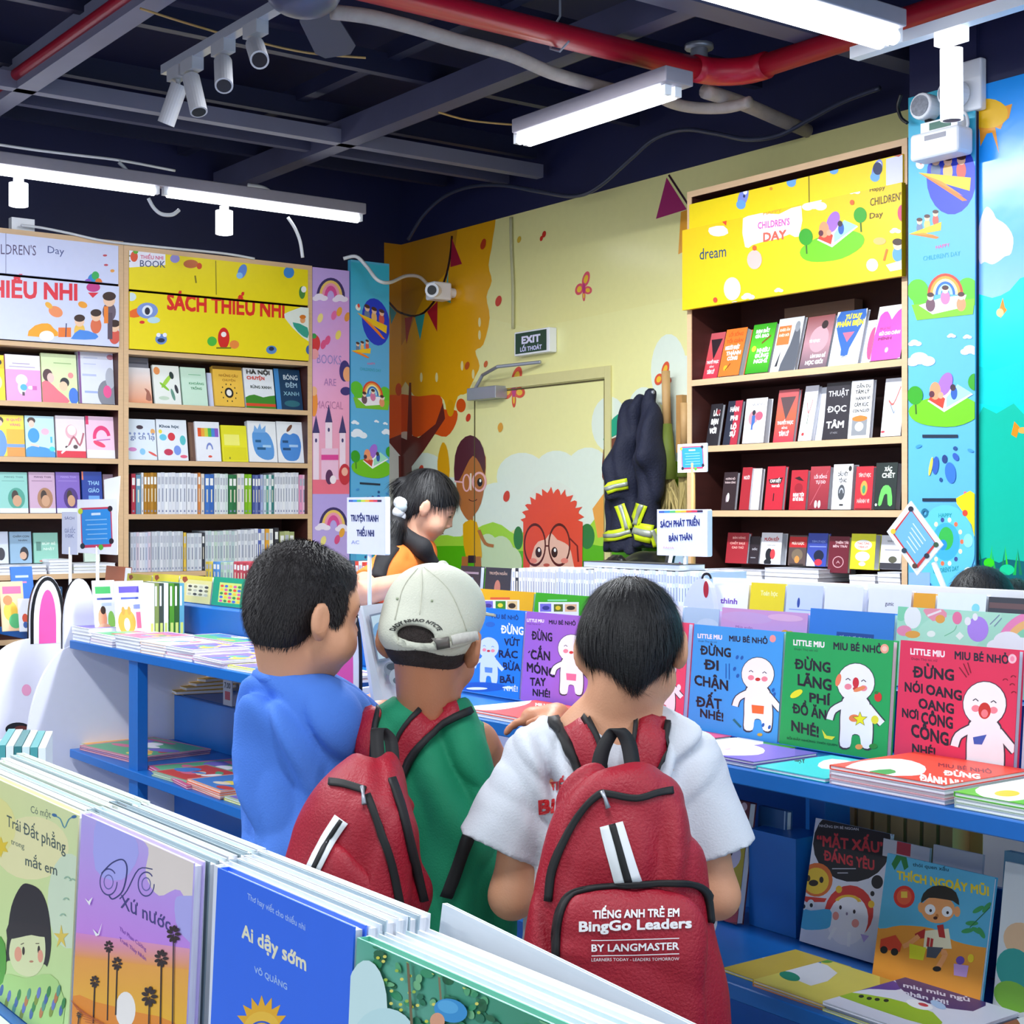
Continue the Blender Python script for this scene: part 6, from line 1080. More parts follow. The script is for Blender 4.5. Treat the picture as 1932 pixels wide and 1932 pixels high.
# tilted card at the right
Xc = 2.95; cc = onX(1727, 1015, Xc); r = empty('sign_stand', cc, RZX, 'white card with a blue panel standing on its corner before the pillar', 'sign')
hw_ = onX(1675, 1003, Xc); W_ = (onX(1718, 948, Xc)-onX(1783, 1025, Xc)).length; Hh = (onX(1718, 948, Xc)-onX(1673, 1005, Xc)).length
q4 = [onX(x, y, Xc) for x, y in [(1718, 945), (1779, 1028), (1730, 1086), (1673, 1003)]]
L4 = [(-(p.y-cc.y), p.z-cc.z) for p in q4]
MB().prism(L4, 0, .004).build('sign_board', WHITEP, r); bpy.context.view_layer.update()
A = Art(r.matrix_world @ Matrix.Translation((0, -.0006, 0)), 1, 1, px=True, clip=False)
def mix(u, v): 
    a, b, c, d = (1718, 945), (1779, 1028), (1730, 1086), (1673, 1003)
    return tuple((1-v)*((1-u)*p+u*q)+v*((1-u)*s+u*t_) for p, q, s, t_ in zip(a, b, d, c))
A.poly([mix(.1, .12), mix(.9, .12), mix(.92, .88), mix(.1, .9)], '#d03a3a'); A.poly([mix(.12, .14), mix(.86, .14), mix(.86, .84), mix(.14, .86)], '#74b8f0')
for i in range(5): A.line([mix(.3+.03*i, .3+.1*i), mix(.7, .3+.1*i)], 2, '#d8ecfb')
for u, v, c in [(.1, .12, '#2a2a3a'), (.9, .14, '#3a5a3a'), (.9, .5, '#2a2a3a'), (.5, .9, '#2a3a4a'), (.1, .85, '#e8c83a'), (.85, .9, '#5a3a2a')]: A.ell(*mix(u, v), 5, 5, c)
q = A.build('sign_print', r); q.location = (0, -.0006, 0)
p_ = onX(1758, 1062, Xc); pb = onX(1778, 1110, Xc); MB().tube([(-(p_.y-cc.y), .008, p_.z-cc.z), (-(pb.y-cc.y), .008, pb.z-cc.z), (-(pb.y-cc.y), .008, 1.17-cc.z)], .007, 8).build('pole', WHITEP, r, True)
pl2 = MB().box(0, 0, 0, .12, .5, 1.165).build('display_plinth', WHITEP); pl2.location = (2.87, 1.85, 0); tag(pl2, 'white plinth under the tilted card stand', 'plinth')
# cards at the left
def s5(A): A.rect(60, 900, 300, 1080, '#eef0fb'); card(A, 146, 950, 218, 1040, -.04)
sign(146, 221, 942, 1045, 2.2, s5, 'white card with a blue notice in front of the left bookcase', base=.99, thick=.005)
def s6(A): A.rect(60, 900, 300, 1080, '#d5daf2'); A.text('SÁCH', 122, 140, 980, 5, '#4a5a9a', .02); A.text('GIÁ SỐC', 122, 142, 1005, 8, '#7a86b8', .02); A.text('10K', 124, 140, 1014, 7, '#7a86b8', .02)
sign(117, 146, 966, 1046, 2.22, s6, 'narrow pale blue sheet left of the blue notice card', base=.99, thick=.004, pole=True)
pv = MB()
g = [onX(x, y, 2.24) for x, y in [(196, 905), (226, 898), (221, 985), (212, 1035), (200, 1035)]]; cg = g[0]
o = MB().prism([(-(p.y-cg.y), p.z-cg.z) for p in g], 0, .003).build('paper_sheet', WHITEP); o.location = cg; o.rotation_euler.z = RZX; tag(o, 'curled white paper sheet sticking up behind the blue notice card', 'paper')
# ---------------- left table: comics, magazines
def ybook(px0, px1, yt, Y, z, col, label, ops, tilt=.2, T=.012, yaw=0.):
    a, b = onY(px0, 966, Y), onY(px1, 966, Y); W = (b-a).length/math.cos(yaw)-.003; H = onY((px0+px1)/2+8, yt, Y+.04).z-z
    return book((a.x, a.y, z+.003), 0, tilt, W, H/math.cos(tilt), T, col, label, ops, yaw=yaw)
mid_ = [('r', .1, .74, .8, .88, '#3aa85a'), ('r', .15, .62, .85, .66, '#3a4a9a'), ('r', .1, .5, .8, .56, '#c8d8f4'), ('e', .35, .26, .2, .2, '#f0a078'), ('e', .4, .42, .12, .08, '#3a2418'), ('e', .75, .2, .16, .2, '#8ac85a'), ('e', .4, .08, .3, .08, '#e8b08a')]
ybook(181, 224, 1096, 5.2, 1.015, '#eef2f4', 'white magazine with green title and an orange figure, left table', mid_, T=.008)
ybook(222, 279, 1097, 5.12, 1.005, '#e6e8f6', 'white magazine with purple title and a large orange rabbit face', [('r', .15, .78, .85, .9, '#5a4ac0'), ('r', .2, .66, .8, .7, '#4a5ab0'), ('e', .35, .24, .3, .24, '#f4a03c'), ('e', .35, .2, .1, .12, '#f8e8d0'), ('r', .68, .12, .9, .42, '#f0709a'), ('e', .25, .45, .06, .08, '#e8903a'), ('e', .45, .45, .06, .08, '#e8903a'), ('r', .6, .48, .9, .56, '#8a9ae0')], T=.01)
ybook(5, 50, 1098, 5.75, .99, '#f0c8a0', 'comic with orange and pink panels at the far left', [('r', .1, .75, .9, .9, '#e06a9a'), ('e', .4, .4, .3, .2, '#e8c04a'), ('e', .6, .2, .3, .15, '#5ab87a'), ('e', .3, .62, .2, .1, '#f08a5a')], T=.008)
ybook(38, 62, 1130, 5.7, .99, '#eef0fa', 'white comic leaning left of the pink rabbit ear', [('e', .5, .4, .25, .14, '#e0604a'), ('e', .5, .2, .2, .1, '#4a6ab0')], T=.008)
ybook(28, 72, 1070, 6.05, 1.0, '#3f7ad8', 'medium blue booklet standing above the pink rabbit ear', [('r', .2, .8, .8, .84, '#c8dcfa'), ('r', .3, .7, .7, .73, '#e88ab0')], T=.006, yaw=.1)
def yspine(px0, px1, yt, n, cols, Y, z, lab, grp, sway=0):
    a, b = onY(px0, 966, Y), onY(px1, 966, Y)
    for k in range(n):
        W = (b.x-a.x)/n; H = onY((px0+px1)/2, yt, Y).z-z; mb = MB().box(0, 0, 0, W-.001, .17, H, cols[k % len(cols)]); o = mb.build('magazine', PRINT, fix=False); o.location = (a.x+W*k, Y, z+.001); tag(o, lab, 'magazine', grp)
        A = Art(Matrix.Identity(4), W-.001, H); A.rect(.1, .6, .5, .95, '#e8eef4').rect(.2, .1, .8, .3, '#c8d06a'); A.build('spine_print', o)
yspine(283, 318, 1101, 4, ['#e8eef4', '#7a8a4a', '#3a4438', '#dfe6ec'], 5.05, .99, 'grey and olive magazine standing spine out by the orange rabbit magazine', 'grey and olive magazines on the left table')
yspine(320, 348, 1101, 3, ['#4a8a1c', '#2f5a1c', '#5a9ab0'], 5.05, .99, 'green magazine standing spine out before the blue riser', 'green magazines on the left table')
yspine(95, 118, 1108, 3, ['#3a6a8a', '#c84a5a', '#2a4a6a'], 5.8, .99, 'thin blue or red book between the two rabbit ears', 'thin books between the rabbit ears')
def c_yel(n): return [('r', 0, .84, 1, 1, '#e8d84a'), ('p', [(.08, .92), (.2, .95), (.26, .82), (.16, .7), (.08, .8)], '#a8502c'), ('r', .25, .25, .9, .7, '#efeccb')]+[('e', .35+.17*i, .6-.14*j, .06, .045, ['#4a4a4a', '#8a8a6a', '#c8c8b0'][(i+j) % 3]) for i in range(4) for j in range(3)]
for a_, b_, lab, c_ in [(236, 282, 'first from the left', '#ece04a'), (284, 333, 'second from the left', '#e6dc3c'), (335, 396, 'third from the left, nearest the green one', '#ece49a')]:
    fbook('X', 2.4, a_, b_, 1083 if a_ < 330 else 1086, ZR, c_, f'yellow alphabet workbook on the blue riser, {lab}', c_yel(0), tilt=.12)
fbook('X', 2.4, 398, 462, 1090, ZR, '#1fa07a', 'green workbook with a yellow picture grid on the blue riser', [('r', .2, .12, .85, .82, '#cfe07a')]+[('e', .28+.13*i, .7-.13*j, .05, .045, ['#e8503a', '#f0c83a', '#3a8a4a', '#4a6ac8', '#d85aa0'][(i*3+j) % 5]) for i in range(5) for j in range(5)], tilt=.12)
fbook('X', 2.4, 464, 560, 1090, ZR, '#2a80d0', 'blue workbook behind the head of the boy in blue', [('r', .2, .2, .8, .8, '#6ab0e8')], tilt=.12)
fbook('X', 2.43, 196, 232, 1068, ZR, '#b8582c', 'rust orange booklet left of the yellow alphabet workbooks', [('g', 0, 1, 1, 0, ['#c8683a', '#e08a6a'])], tilt=.1, T=.03)
spines('X', 2.66, [(388, 400, 1060, 2, ['#e8c83a', '#f0d860'], 'yellow mini book'), (402, 415, 1060, 2, ['#4a8ad8', '#5a9ae0'], 'blue mini book'), (416, 440, 1061, 4, ['#a8c8b0', '#c8d8d0'], 'pale green mini book'), (441, 470, 1061, 5, ['#c84a5a', '#b83a4a'], 'crimson mini book')], 1.14, 'standing in the white rack behind the boy in blue', 0, D=.08)
wr = MB().box(0, 0, 0, .09, 2.2, 1.139).build('display_plinth', WHITEP); wr.location = (2.655, 3.9, 0); tag(wr, 'white plinth behind the left blue table', 'plinth')
spines('X', 2.66, [(655, 668, 1058, 2, ['#2a3a4a', '#3a5a6a'], 'dark mini book'), (670, 690, 1060, 3, ['#e8503a', '#f0f0f4', '#d84a3a'], 'red and white mini book'), (692, 712, 1062, 3, ['#3a80d8', '#e8c83a', '#e85a3a'], 'bright mini book')], 1.14, 'standing under the comic sign', 0, D=.08)
# stacks lying along the front of the left table
def comic_top(seed):
    R = random.Random(seed); P = ['#e8d8c0', '#d86a8a', '#f0b04a', '#7a6ac0', '#5aa87a', '#f4f0f4', '#c8443a', '#4a80c8', '#f0d85a']
    ops = [('r', .04, .04, .96, .96, R.choice(P))]
    for i in range(9): ops.append(('e', R.uniform(.15, .85), R.uniform(.15, .85), R.uniform(.06, .2), R.uniform(.05, .15), R.choice(P), R.uniform(0, 90)))
    ops += [('r', .1, .82, R.uniform(.5, .9), .9, R.choice(P))]; return ops
def pile(px0, px1, X, n, t, z, D, cols, label, seed, yaw=0, grp=None, yoff=0):
    a, b = onX(px0, 966, X), onX(px1, 966, X); W = (a-b).length-.006
    for k in range(n):
        last = k == n-1; j = random.uniform(-.006, .006)
        nm = label if last else 'lower comic under the '+' '.join(label.split()[:10])
        lying((a.x+abs(j), a.y+j, z+.0006+k*(t+.0005)), RZX+yaw+random.uniform(-.03, .03), W, D, t, cols[k % len(cols)], nm, None if last and n > 1 else (grp or f'books under the {label}')[:80] if n > 2 else None, name='comic', ops=comic_top(seed+k) if last else None)
PW = ['#e8eaf2', '#dcdfe8']
pile(134, 168, 1.96, 4, .012, TZ, .2, PW, 'pale book at the left corner of the left table', 1)
pile(170, 214, 1.96, 4, .009, TZ, .2, ['#e8e4f0', '#e0c8dc', '#dfe2ea'], 'white and pink magazine second along the left table edge', 2)
pile(216, 262, 1.96, 4, .011, TZ, .2, ['#d8dce8', '#c8ccd8'], 'greyish magazine third along the left table edge', 3)
pile(264, 308, 1.96, 4, .009, TZ, .2, ['#e8c8b0', '#d8dce4', '#e8d8e0'], 'peach comic fourth along the left table edge', 4)
pile(310, 360, 1.96, 4, .009, TZ, .2, ['#d8dcea', '#e0a8c0', '#c8d0e0'], 'pink comic fifth along the left table edge', 5, .03)
pile(362, 424, 1.96, 3, .007, TZ, .21, ['#e8e0f4', '#e8b8d0'], 'lilac comic sixth along the left table edge', 6, -.04)
pile(426, 500, 1.96, 2, .006, TZ, .21, ['#f0f0f4', '#e8e84a'], 'white comic with yellow edge beside the boy in blue', 7, .03)
pile(502, 600, 1.96, 3, .006, TZ, .21, ['#f0f0f4', '#e8b8b4'], 'pale comic behind the boy in blue', 8, .0)
pile(200, 300, 2.19, 2, .009, TZ, .13, ['#b8c0cc', '#cfd4de'], 'long grey magazine lying behind the peach comic', 9)
pile(345, 440, 2.18, 4, .009, TZ, .13, ['#e0a8cc', '#d8c0e8', '#f0c8dc'], 'pink and violet comic against the blue riser', 10)
# lower shelf of the left table
pile(140, 205, 2.0, 2, .006, .59, .22, ['#8a8a5a', '#b0ac80'], 'olive comic at the left end of the lower shelf', 20)
pile(150, 232, 1.97, 3, .005, .59, .3, ['#c87a8a', '#7a4a8a'], 'red and purple comic lying left of the blue post', 21, .1)
pile(278, 380, 2.0, 2, .006, .59, .3, ['#b83a6a', '#c85a8a'], 'magenta comic lying right of the blue post', 22, -.1)
pile(285, 350, 1.96, 3, .005, .59, .2, ['#8aa88a', '#c0d0b0'], 'greenish comic on the lower shelf front edge', 23, .05)
pile(352, 420, 1.97, 4, .006, .59, .22, ['#d86a4a', '#e8a88a'], 'orange comic on the lower shelf beside the boy in blue', 24, -.05)
pile(422, 520, 1.97, 2, .006, .59, .24, ['#c8c84a', '#a8b8a0'], 'yellow-green comic on the lower shelf behind the boy in blue', 25)
for k in range(5):
    a = onX(300, 966, 2.4)
    lying((a.x+.0+.006*k, a.y+.004*k, .762+k*.0125), RZX+.12*k-.2, .3, .2, .012, '#e8b42c', 'yellow comic on top of the slanting pile on the blue back board' if k == 4 else 'yellow comic in the slanting pile on the blue back board', None if k == 4 else 'yellow comics in the slanting pile', ops=comic_top(40)+[('r', 0, 0, 1, .1, '#e8b42c')] if k == 4 else None)
ub = MB().box(0, 0, .591, .25, 1.7, .761).build('storage_box', BLUEB); ub.location = (2.37, 3.56, 0); tag(ub, 'long blue storage box on the lower shelf of the left table', 'box')
pc = MB().box(0, 0, 0, .07, .004, .1, '#b8bcc8').build('price_card', PRINT, fix=False); pc.location = (*onX(421, 966, 2.36).xy, .762); pc.rotation_euler.z = RZX; tag(pc, 'grey price card with a red block beside the yellow comics', 'card')
bpy.context.view_layer.update(); A = Art(pc.matrix_world, .07, .1); A.rect(.2, .2, .8, .5, '#b03a4a'); A.text('7.00', .15, .85, .62, .2, '#2a3040', .05); A.build('card_print', pc)
pile(300, 380, 1.97, 2, .004, .23, .25, ['#f0f0f6', '#e8eaf4'], 'white sheet-like booklet on the bottom shelf', 30)
pile(382, 480, 1.97, 3, .005, .23, .25, ['#e0a0a8', '#e8c84a'], 'red and yellow comic on the bottom shelf', 31)
# ---------------- lower shelf of the right table
ZL = .592; XL = 2.24
def c_face(A):
    A.rect(1480, 1520, 1720, 1830, '#dfe1f0'); A.ell(1608, 1592, 74, 72, '#15141c'); A.ell(1655, 1664, 11, 13, '#15141c'); A.ell(1646, 1686, 4, 5, '#15141c')
    A.text('NHỮNG EM BÉ NGOAN', 1546, 1620, 1560, 5, '#c8c8d4', .02, y1=1567); A.text('“MẶT XẤU”', 1541, 1671, 1595, 20, '#c8323c', .05, y1=1610); A.text('ĐÁNG YÊU', 1554, 1650, 1622, 19, '#c8323c', .05, y1=1642); A.rect(1570, 1638, 1615, 1640, '#b0b0bc'); A.rect(1580, 1646, 1600, 1648, '#b0b0bc')
    A.ell(1541, 1660, 30, 32, '#e2702c'); A.ell(1540, 1662, 24, 25, '#f2c838'); A.ell(1525, 1657, 4, 6, '#2a1a14'); A.ell(1550, 1660, 4, 6, '#2a1a14'); A.ell(1535, 1666, 9, 6, '#2a1a14'); A.poly([(1508, 1690), (1560, 1695), (1556, 1702), (1508, 1702)], '#d83a2c')
    A.ell(1602, 1722, 46, 52, '#d8362c', 10); A.ell(1600, 1736, 38, 48, '#eeedf8', 10); A.arc(1600, 1704, 26, 16, 7, '#f2c02c', 200, 350, 10); A.ell(1583, 1678, 6, 7, '#f2c02c'); A.ell(1644, 1706, 6, 7, '#f2c02c'); A.ell(1577, 1728, 6, 8, '#f29a90'); A.ell(1614, 1742, 7, 8, '#f29a90'); A.ell(1586, 1712, 2.5, 4, '#2a1a24'); A.ell(1612, 1720, 2.5, 4, '#2a1a24'); A.ell(1598, 1724, 2, 3, '#8a7a9a')
    A.poly([(1508, 1728), (1512, 1712), (1530, 1718), (1566, 1716), (1568, 1740), (1560, 1752), (1520, 1754), (1506, 1742)], '#45b4e4', 3); A.ell(1516, 1708, 7, 9, '#e8ecf4'); A.ell(1530, 1706, 7, 9, '#e8ecf4'); A.ell(1517, 1710, 3, 4, '#1a1a24'); A.ell(1531, 1708, 3, 4, '#1a1a24')
    A.line([(1564, 1772), (1576, 1750)], 6, '#f4f4fb'); A.line([(1601, 1786), (1603, 1758)], 6, '#f4f4fb'); A.poly([(1624, 1762), (1640, 1766), (1630, 1778)], '#b8a0e0')
fbook('X', XL, 1508, 1652, 1552, ZL, '#dfe1f0', 'white picture book with a black disc and red lettering, lower shelf', art=c_face, tilt=.2, T=.01)
def c_nose(A):
    A.rect(1620, 1580, 1920, 1870, '#5ab4dc'); A.poly([(1620, 1735), (1660, 1752), (1700, 1746), (1760, 1752), (1800, 1775), (1860, 1788), (1900, 1785), (1900, 1880), (1620, 1880)], '#e89a38', 3)
    A.poly([(1680, 1600), (1700, 1604), (1732, 1612), (1728, 1622), (1710, 1616), (1714, 1636), (1706, 1642), (1700, 1622), (1688, 1642), (1682, 1630), (1692, 1612)], '#1f7a3a'); A.text('Tạm biệt', 1735, 1778, 1622, 7, '#16506a', .03, y1=1630); A.text('thói quen xấu', 1722, 1790, 1634, 7, '#16506a', .03, y1=1644)
    A.text('THÍCH NGOÁY MŨI', 1692, 1866, 1658, 16, '#ecd02c', .06, y1=1690)
    A.ell(1706, 1692, 20, 21, '#d8362c'); A.ell(1706, 1692, 14, 15, '#e8603c'); A.rect(1700, 1682, 1712, 1694, '#f2c84a')
    A.ell(1770, 1716, 32, 26, '#f0a468'); A.ell(1738, 1712, 6, 10, '#f0a468'); A.ell(1806, 1720, 6, 10, '#f0a468'); A.poly([(1738, 1704), (1742, 1686), (1760, 1672), (1784, 1672), (1804, 1684), (1810, 1708), (1798, 1700), (1776, 1696), (1752, 1694)], '#2c2a26', 2)
    for x, y in [(1755, 1716), (1787, 1720)]: A.ell(x, y, 10, 10, '#f4f4fa'); A.ell(x+1, y+2, 2.5, 3, '#2a1a14')
    A.ell(1768, 1728, 3, 4, '#c87a3c'); A.ell(1765, 1732, 4, 3, '#4a1a14'); A.poly([(1746, 1756), (1790, 1752), (1796, 1790), (1742, 1790)], '#f0e8c8', 1); A.poly([(1726, 1762), (1746, 1752), (1744, 1770), (1730, 1772)], '#b82c2c'); A.poly([(1768, 1746), (1780, 1744), (1784, 1770), (1772, 1768)], '#b82c2c'); A.text('1', 1748, 1760, 1784, 16, '#b82c2c', .1)
    A.line([(1734, 1766), (1716, 1780), (1704, 1786)], 9, '#f0a468', 3); A.poly([(1716, 1780), (1748, 1788), (1742, 1812), (1716, 1808)], '#dfe02c'); A.poly([(1750, 1786), (1780, 1788), (1766, 1808), (1748, 1806)], '#4a5260'); A.line([(1776, 1796), (1784, 1800), (1770, 1826)], 10, '#f0a468', 3); A.ell(1768, 1828, 8, 5, '#1a1a1e')
    A.poly([(1662, 1772), (1690, 1764), (1702, 1782), (1698, 1796), (1660, 1790)], '#d8462c', 1); A.ell(1668, 1792, 7, 7, '#1a1a1e'); A.ell(1688, 1796, 7, 7, '#1a1a1e'); A.poly([(1800, 1818), (1828, 1822), (1824, 1844), (1800, 1840)], '#c8a0e0'); A.ell(1812, 1812, 8, 8, '#6a4ab0'); A.ell(1832, 1808, 6, 8, '#ecd02c')
    for x, y, r in [(1846, 1716, 0), (1862, 1712, -20), (1834, 1742, 30), (1844, 1756, 60), (1852, 1760, 90), (1826, 1756, 20)]: A.ell(x, y, 12, 4.5, '#3a9a5a', r-30)
    A.line([(1868, 1712), (1830, 1750)], 1.6, '#1f6a3a')
fbook('X', XL-.06, 1645, 1850, 1626, ZL, '#5ab4dc', 'light blue picture book of a boy on sand, lower shelf', art=c_nose, tilt=.2, T=.01)
fbook('X', XL-.04, 1872, 2060, 1640, ZL, '#e4e8ec', 'white picture book with a green character cut by the photo edge', [('e', .25, .5, .2, .12, '#f0c8a0'), ('e', .2, .3, .2, .14, '#3aa8a0'), ('e', .2, .12, .2, .1, '#8ac84a')], tilt=.15, T=.01)
def c_mar(A): A.rect(1330, 1480, 1450, 1740, '#5a1a2c'); A.rect(1330, 1550, 1440, 1700, '#a89a2c'); A.ell(1372, 1612, 26, 30, '#b8b4cc'); A.ell(1366, 1610, 16, 10, '#1c1c28'); A.ell(1365, 1665, 26, 28, '#1f7a3a'); A.rect(1330, 1696, 1450, 1740, '#8a2c40'); A.ell(1404, 1522, 6, 8, '#c8b0b8')
fbook('X', XL-.02, 1322, 1392, 1502, ZL, '#5a1a2c', 'maroon and olive picture book half hidden by the white shirt', art=c_mar, tilt=.16, T=.02)
bb = MB().box(0, 0, 0, .13, .09, .2).build('storage_box', BLUEB); a = onX(1410, 966, 2.25); bb.location = (2.25, a.y-.13, .591); bb.rotation_euler.z = math.pi/2; bb.location.x = 2.345; tag(bb, 'blue box standing on the lower shelf left of the black disc book', 'box')
fbook('X', 2.3, 1428, 1484, 1525, .72, '#2a5f96', 'steel blue folder behind the blue box on the lower shelf', [('r', .9, 0, .94, 1, '#a8c8e0')], tilt=.05)
for i in range(7):
    fbook('X', 2.5, 1584+31*i, 1612+31*i, 1516+6*i, .66, '#e2b874', f'tan cardboard file box under the table, {["first", "second", "third", "fourth", "fifth", "sixth", "last"][i]} from the left', [('r', 0, 0, .08, 1, '#8a6a3a')], tilt=.02, T=.1, pages=False, name='file_box', cat='file box')
fs = MB().box(0, 0, .591, .17, .9, .659).build('crate', mat('brown_box', '#5a2c22', rough=.6)); fs.location = (2.47, 1.5, 0); tag(fs, 'dark brown crate under the tan file boxes', 'crate')
fbook('X', 2.26, 1652, 1742, 1588, ZL, '#d5d7e2', 'white card with a red corner behind the sand picture book', [('r', .3, .9, .6, 1, '#c83a4a')], tilt=.1, T=.006)
fbook('X', 2.26, 1746, 1842, 1600, ZL, '#c9ccd8', 'blank grey-white card behind the sand picture book', tilt=.1, T=.006)
fbook('X', 2.31, 1880, 1960, 1610, ZL, '#8ab8d0', 'pale blue booklets at the right end of the lower shelf', tilt=.1, T=.02)
def l1(A): A.rect(1340, 1700, 1560, 1860, '#c8b040'); A.poly([(1350, 1760), (1420, 1750), (1500, 1775), (1440, 1808), (1360, 1790)], '#c8ccdc'); A.ell(1410, 1790, 30, 8, '#5a4a98', 12); A.text('MIU MIU ĂN', 1410, 1480, 1778, 8, '#2a2414', .05, y1=1796); A.ell(1450, 1768, 16, 5, '#5a4a2c', 15)
lay(1362, 1470, 1, .006, ['#b8a83c'], 'olive yellow picture book lying left on the lower shelf', None, l1, X=1.985, D=.2, z=.59)
def l2(A): A.rect(1400, 1740, 1660, 1900, '#d8cc5a'); A.rect(1500, 1766, 1640, 1800, '#e07a3c'); A.text('XIN', 1480, 1550, 1812, 11, '#2a6ab0', .08, y1=1826); A.text('CHÀO NHÉ', 1446, 1505, 1824, 8, '#222018', .05, y1=1838); A.poly([(1480, 1830), (1530, 1812), (1580, 1836), (1530, 1860)], '#d8dce4', 2); A.ell(1490, 1842, 20, 8, '#2f8a6a', 15); A.ell(1560, 1812, 14, 5, '#5a9a3a')
lay(1420, 1560, 2, .006, ['#e08a5a', '#c8a03a'], 'yellow and orange picture book lying below the black disc book', 'picture books lying below the black disc book', l2, X=1.965, D=.2, z=.59)
def l3(A):
    A.rect(1540, 1780, 1960, 1990, '#dcdfee'); A.poly([(1585, 1852), (1610, 1840), (1660, 1840), (1700, 1860), (1690, 1868), (1640, 1866), (1600, 1872)], '#5a3f98', 3); A.poly([(1690, 1830), (1770, 1842), (1860, 1880), (1836, 1908), (1740, 1890), (1696, 1862)], '#463070', 2)
    A.text('miu miu ngủ', 1704, 1830, 1862, 8, '#dcdcee', .04, y1=1890); A.text('nhân lời!', 1705, 1790, 1876, 8, '#dcdcee', .04, y1=1896); A.poly([(1556, 1868), (1600, 1872), (1680, 1884), (1760, 1910), (1770, 1940), (1640, 1900)], '#9cc02c', 2)
    for x, y in [(1625, 1880), (1640, 1884), (1655, 1886), (1672, 1888)]: A.ell(x, y, 5, 3, '#22301c')
    A.ell(1735, 1896, 26, 8, '#f0f2f6', 15); A.ell(1742, 1896, 10, 3, '#c83a4a', 15); A.ell(1770, 1896, 16, 6, '#a8c8ec', 25); A.ell(1695, 1842, 12, 5, '#c8c03a')
lay(1552, 1770, 3, .006, ['#d8dc8a', '#c8cce0', '#dcdfee'], 'white picture book with a purple sleeping figure, bottom right', 'white picture books at the bottom right', l3, X=1.965, D=.22, z=.59)
def l4(A): A.rect(1760, 1820, 2100, 2100, '#e4e6ec'); A.ell(1880, 1925, 46, 20, '#9a5a34', 15); A.ell(1870, 1912, 20, 8, '#6a3a20'); A.ell(1900, 1870, 30, 10, '#5ab0a0', 15); A.text('MIU', 1885, 1920, 1868, 5, '#e8f4f0', .03, y1=1876)
lay(1776, 2040, 2, .006, ['#c8d0d8', '#e4e6ec'], 'white picture book with a brown bear at the bottom right corner', 'brown bear picture books', l4, X=1.965, D=.22, z=.59)
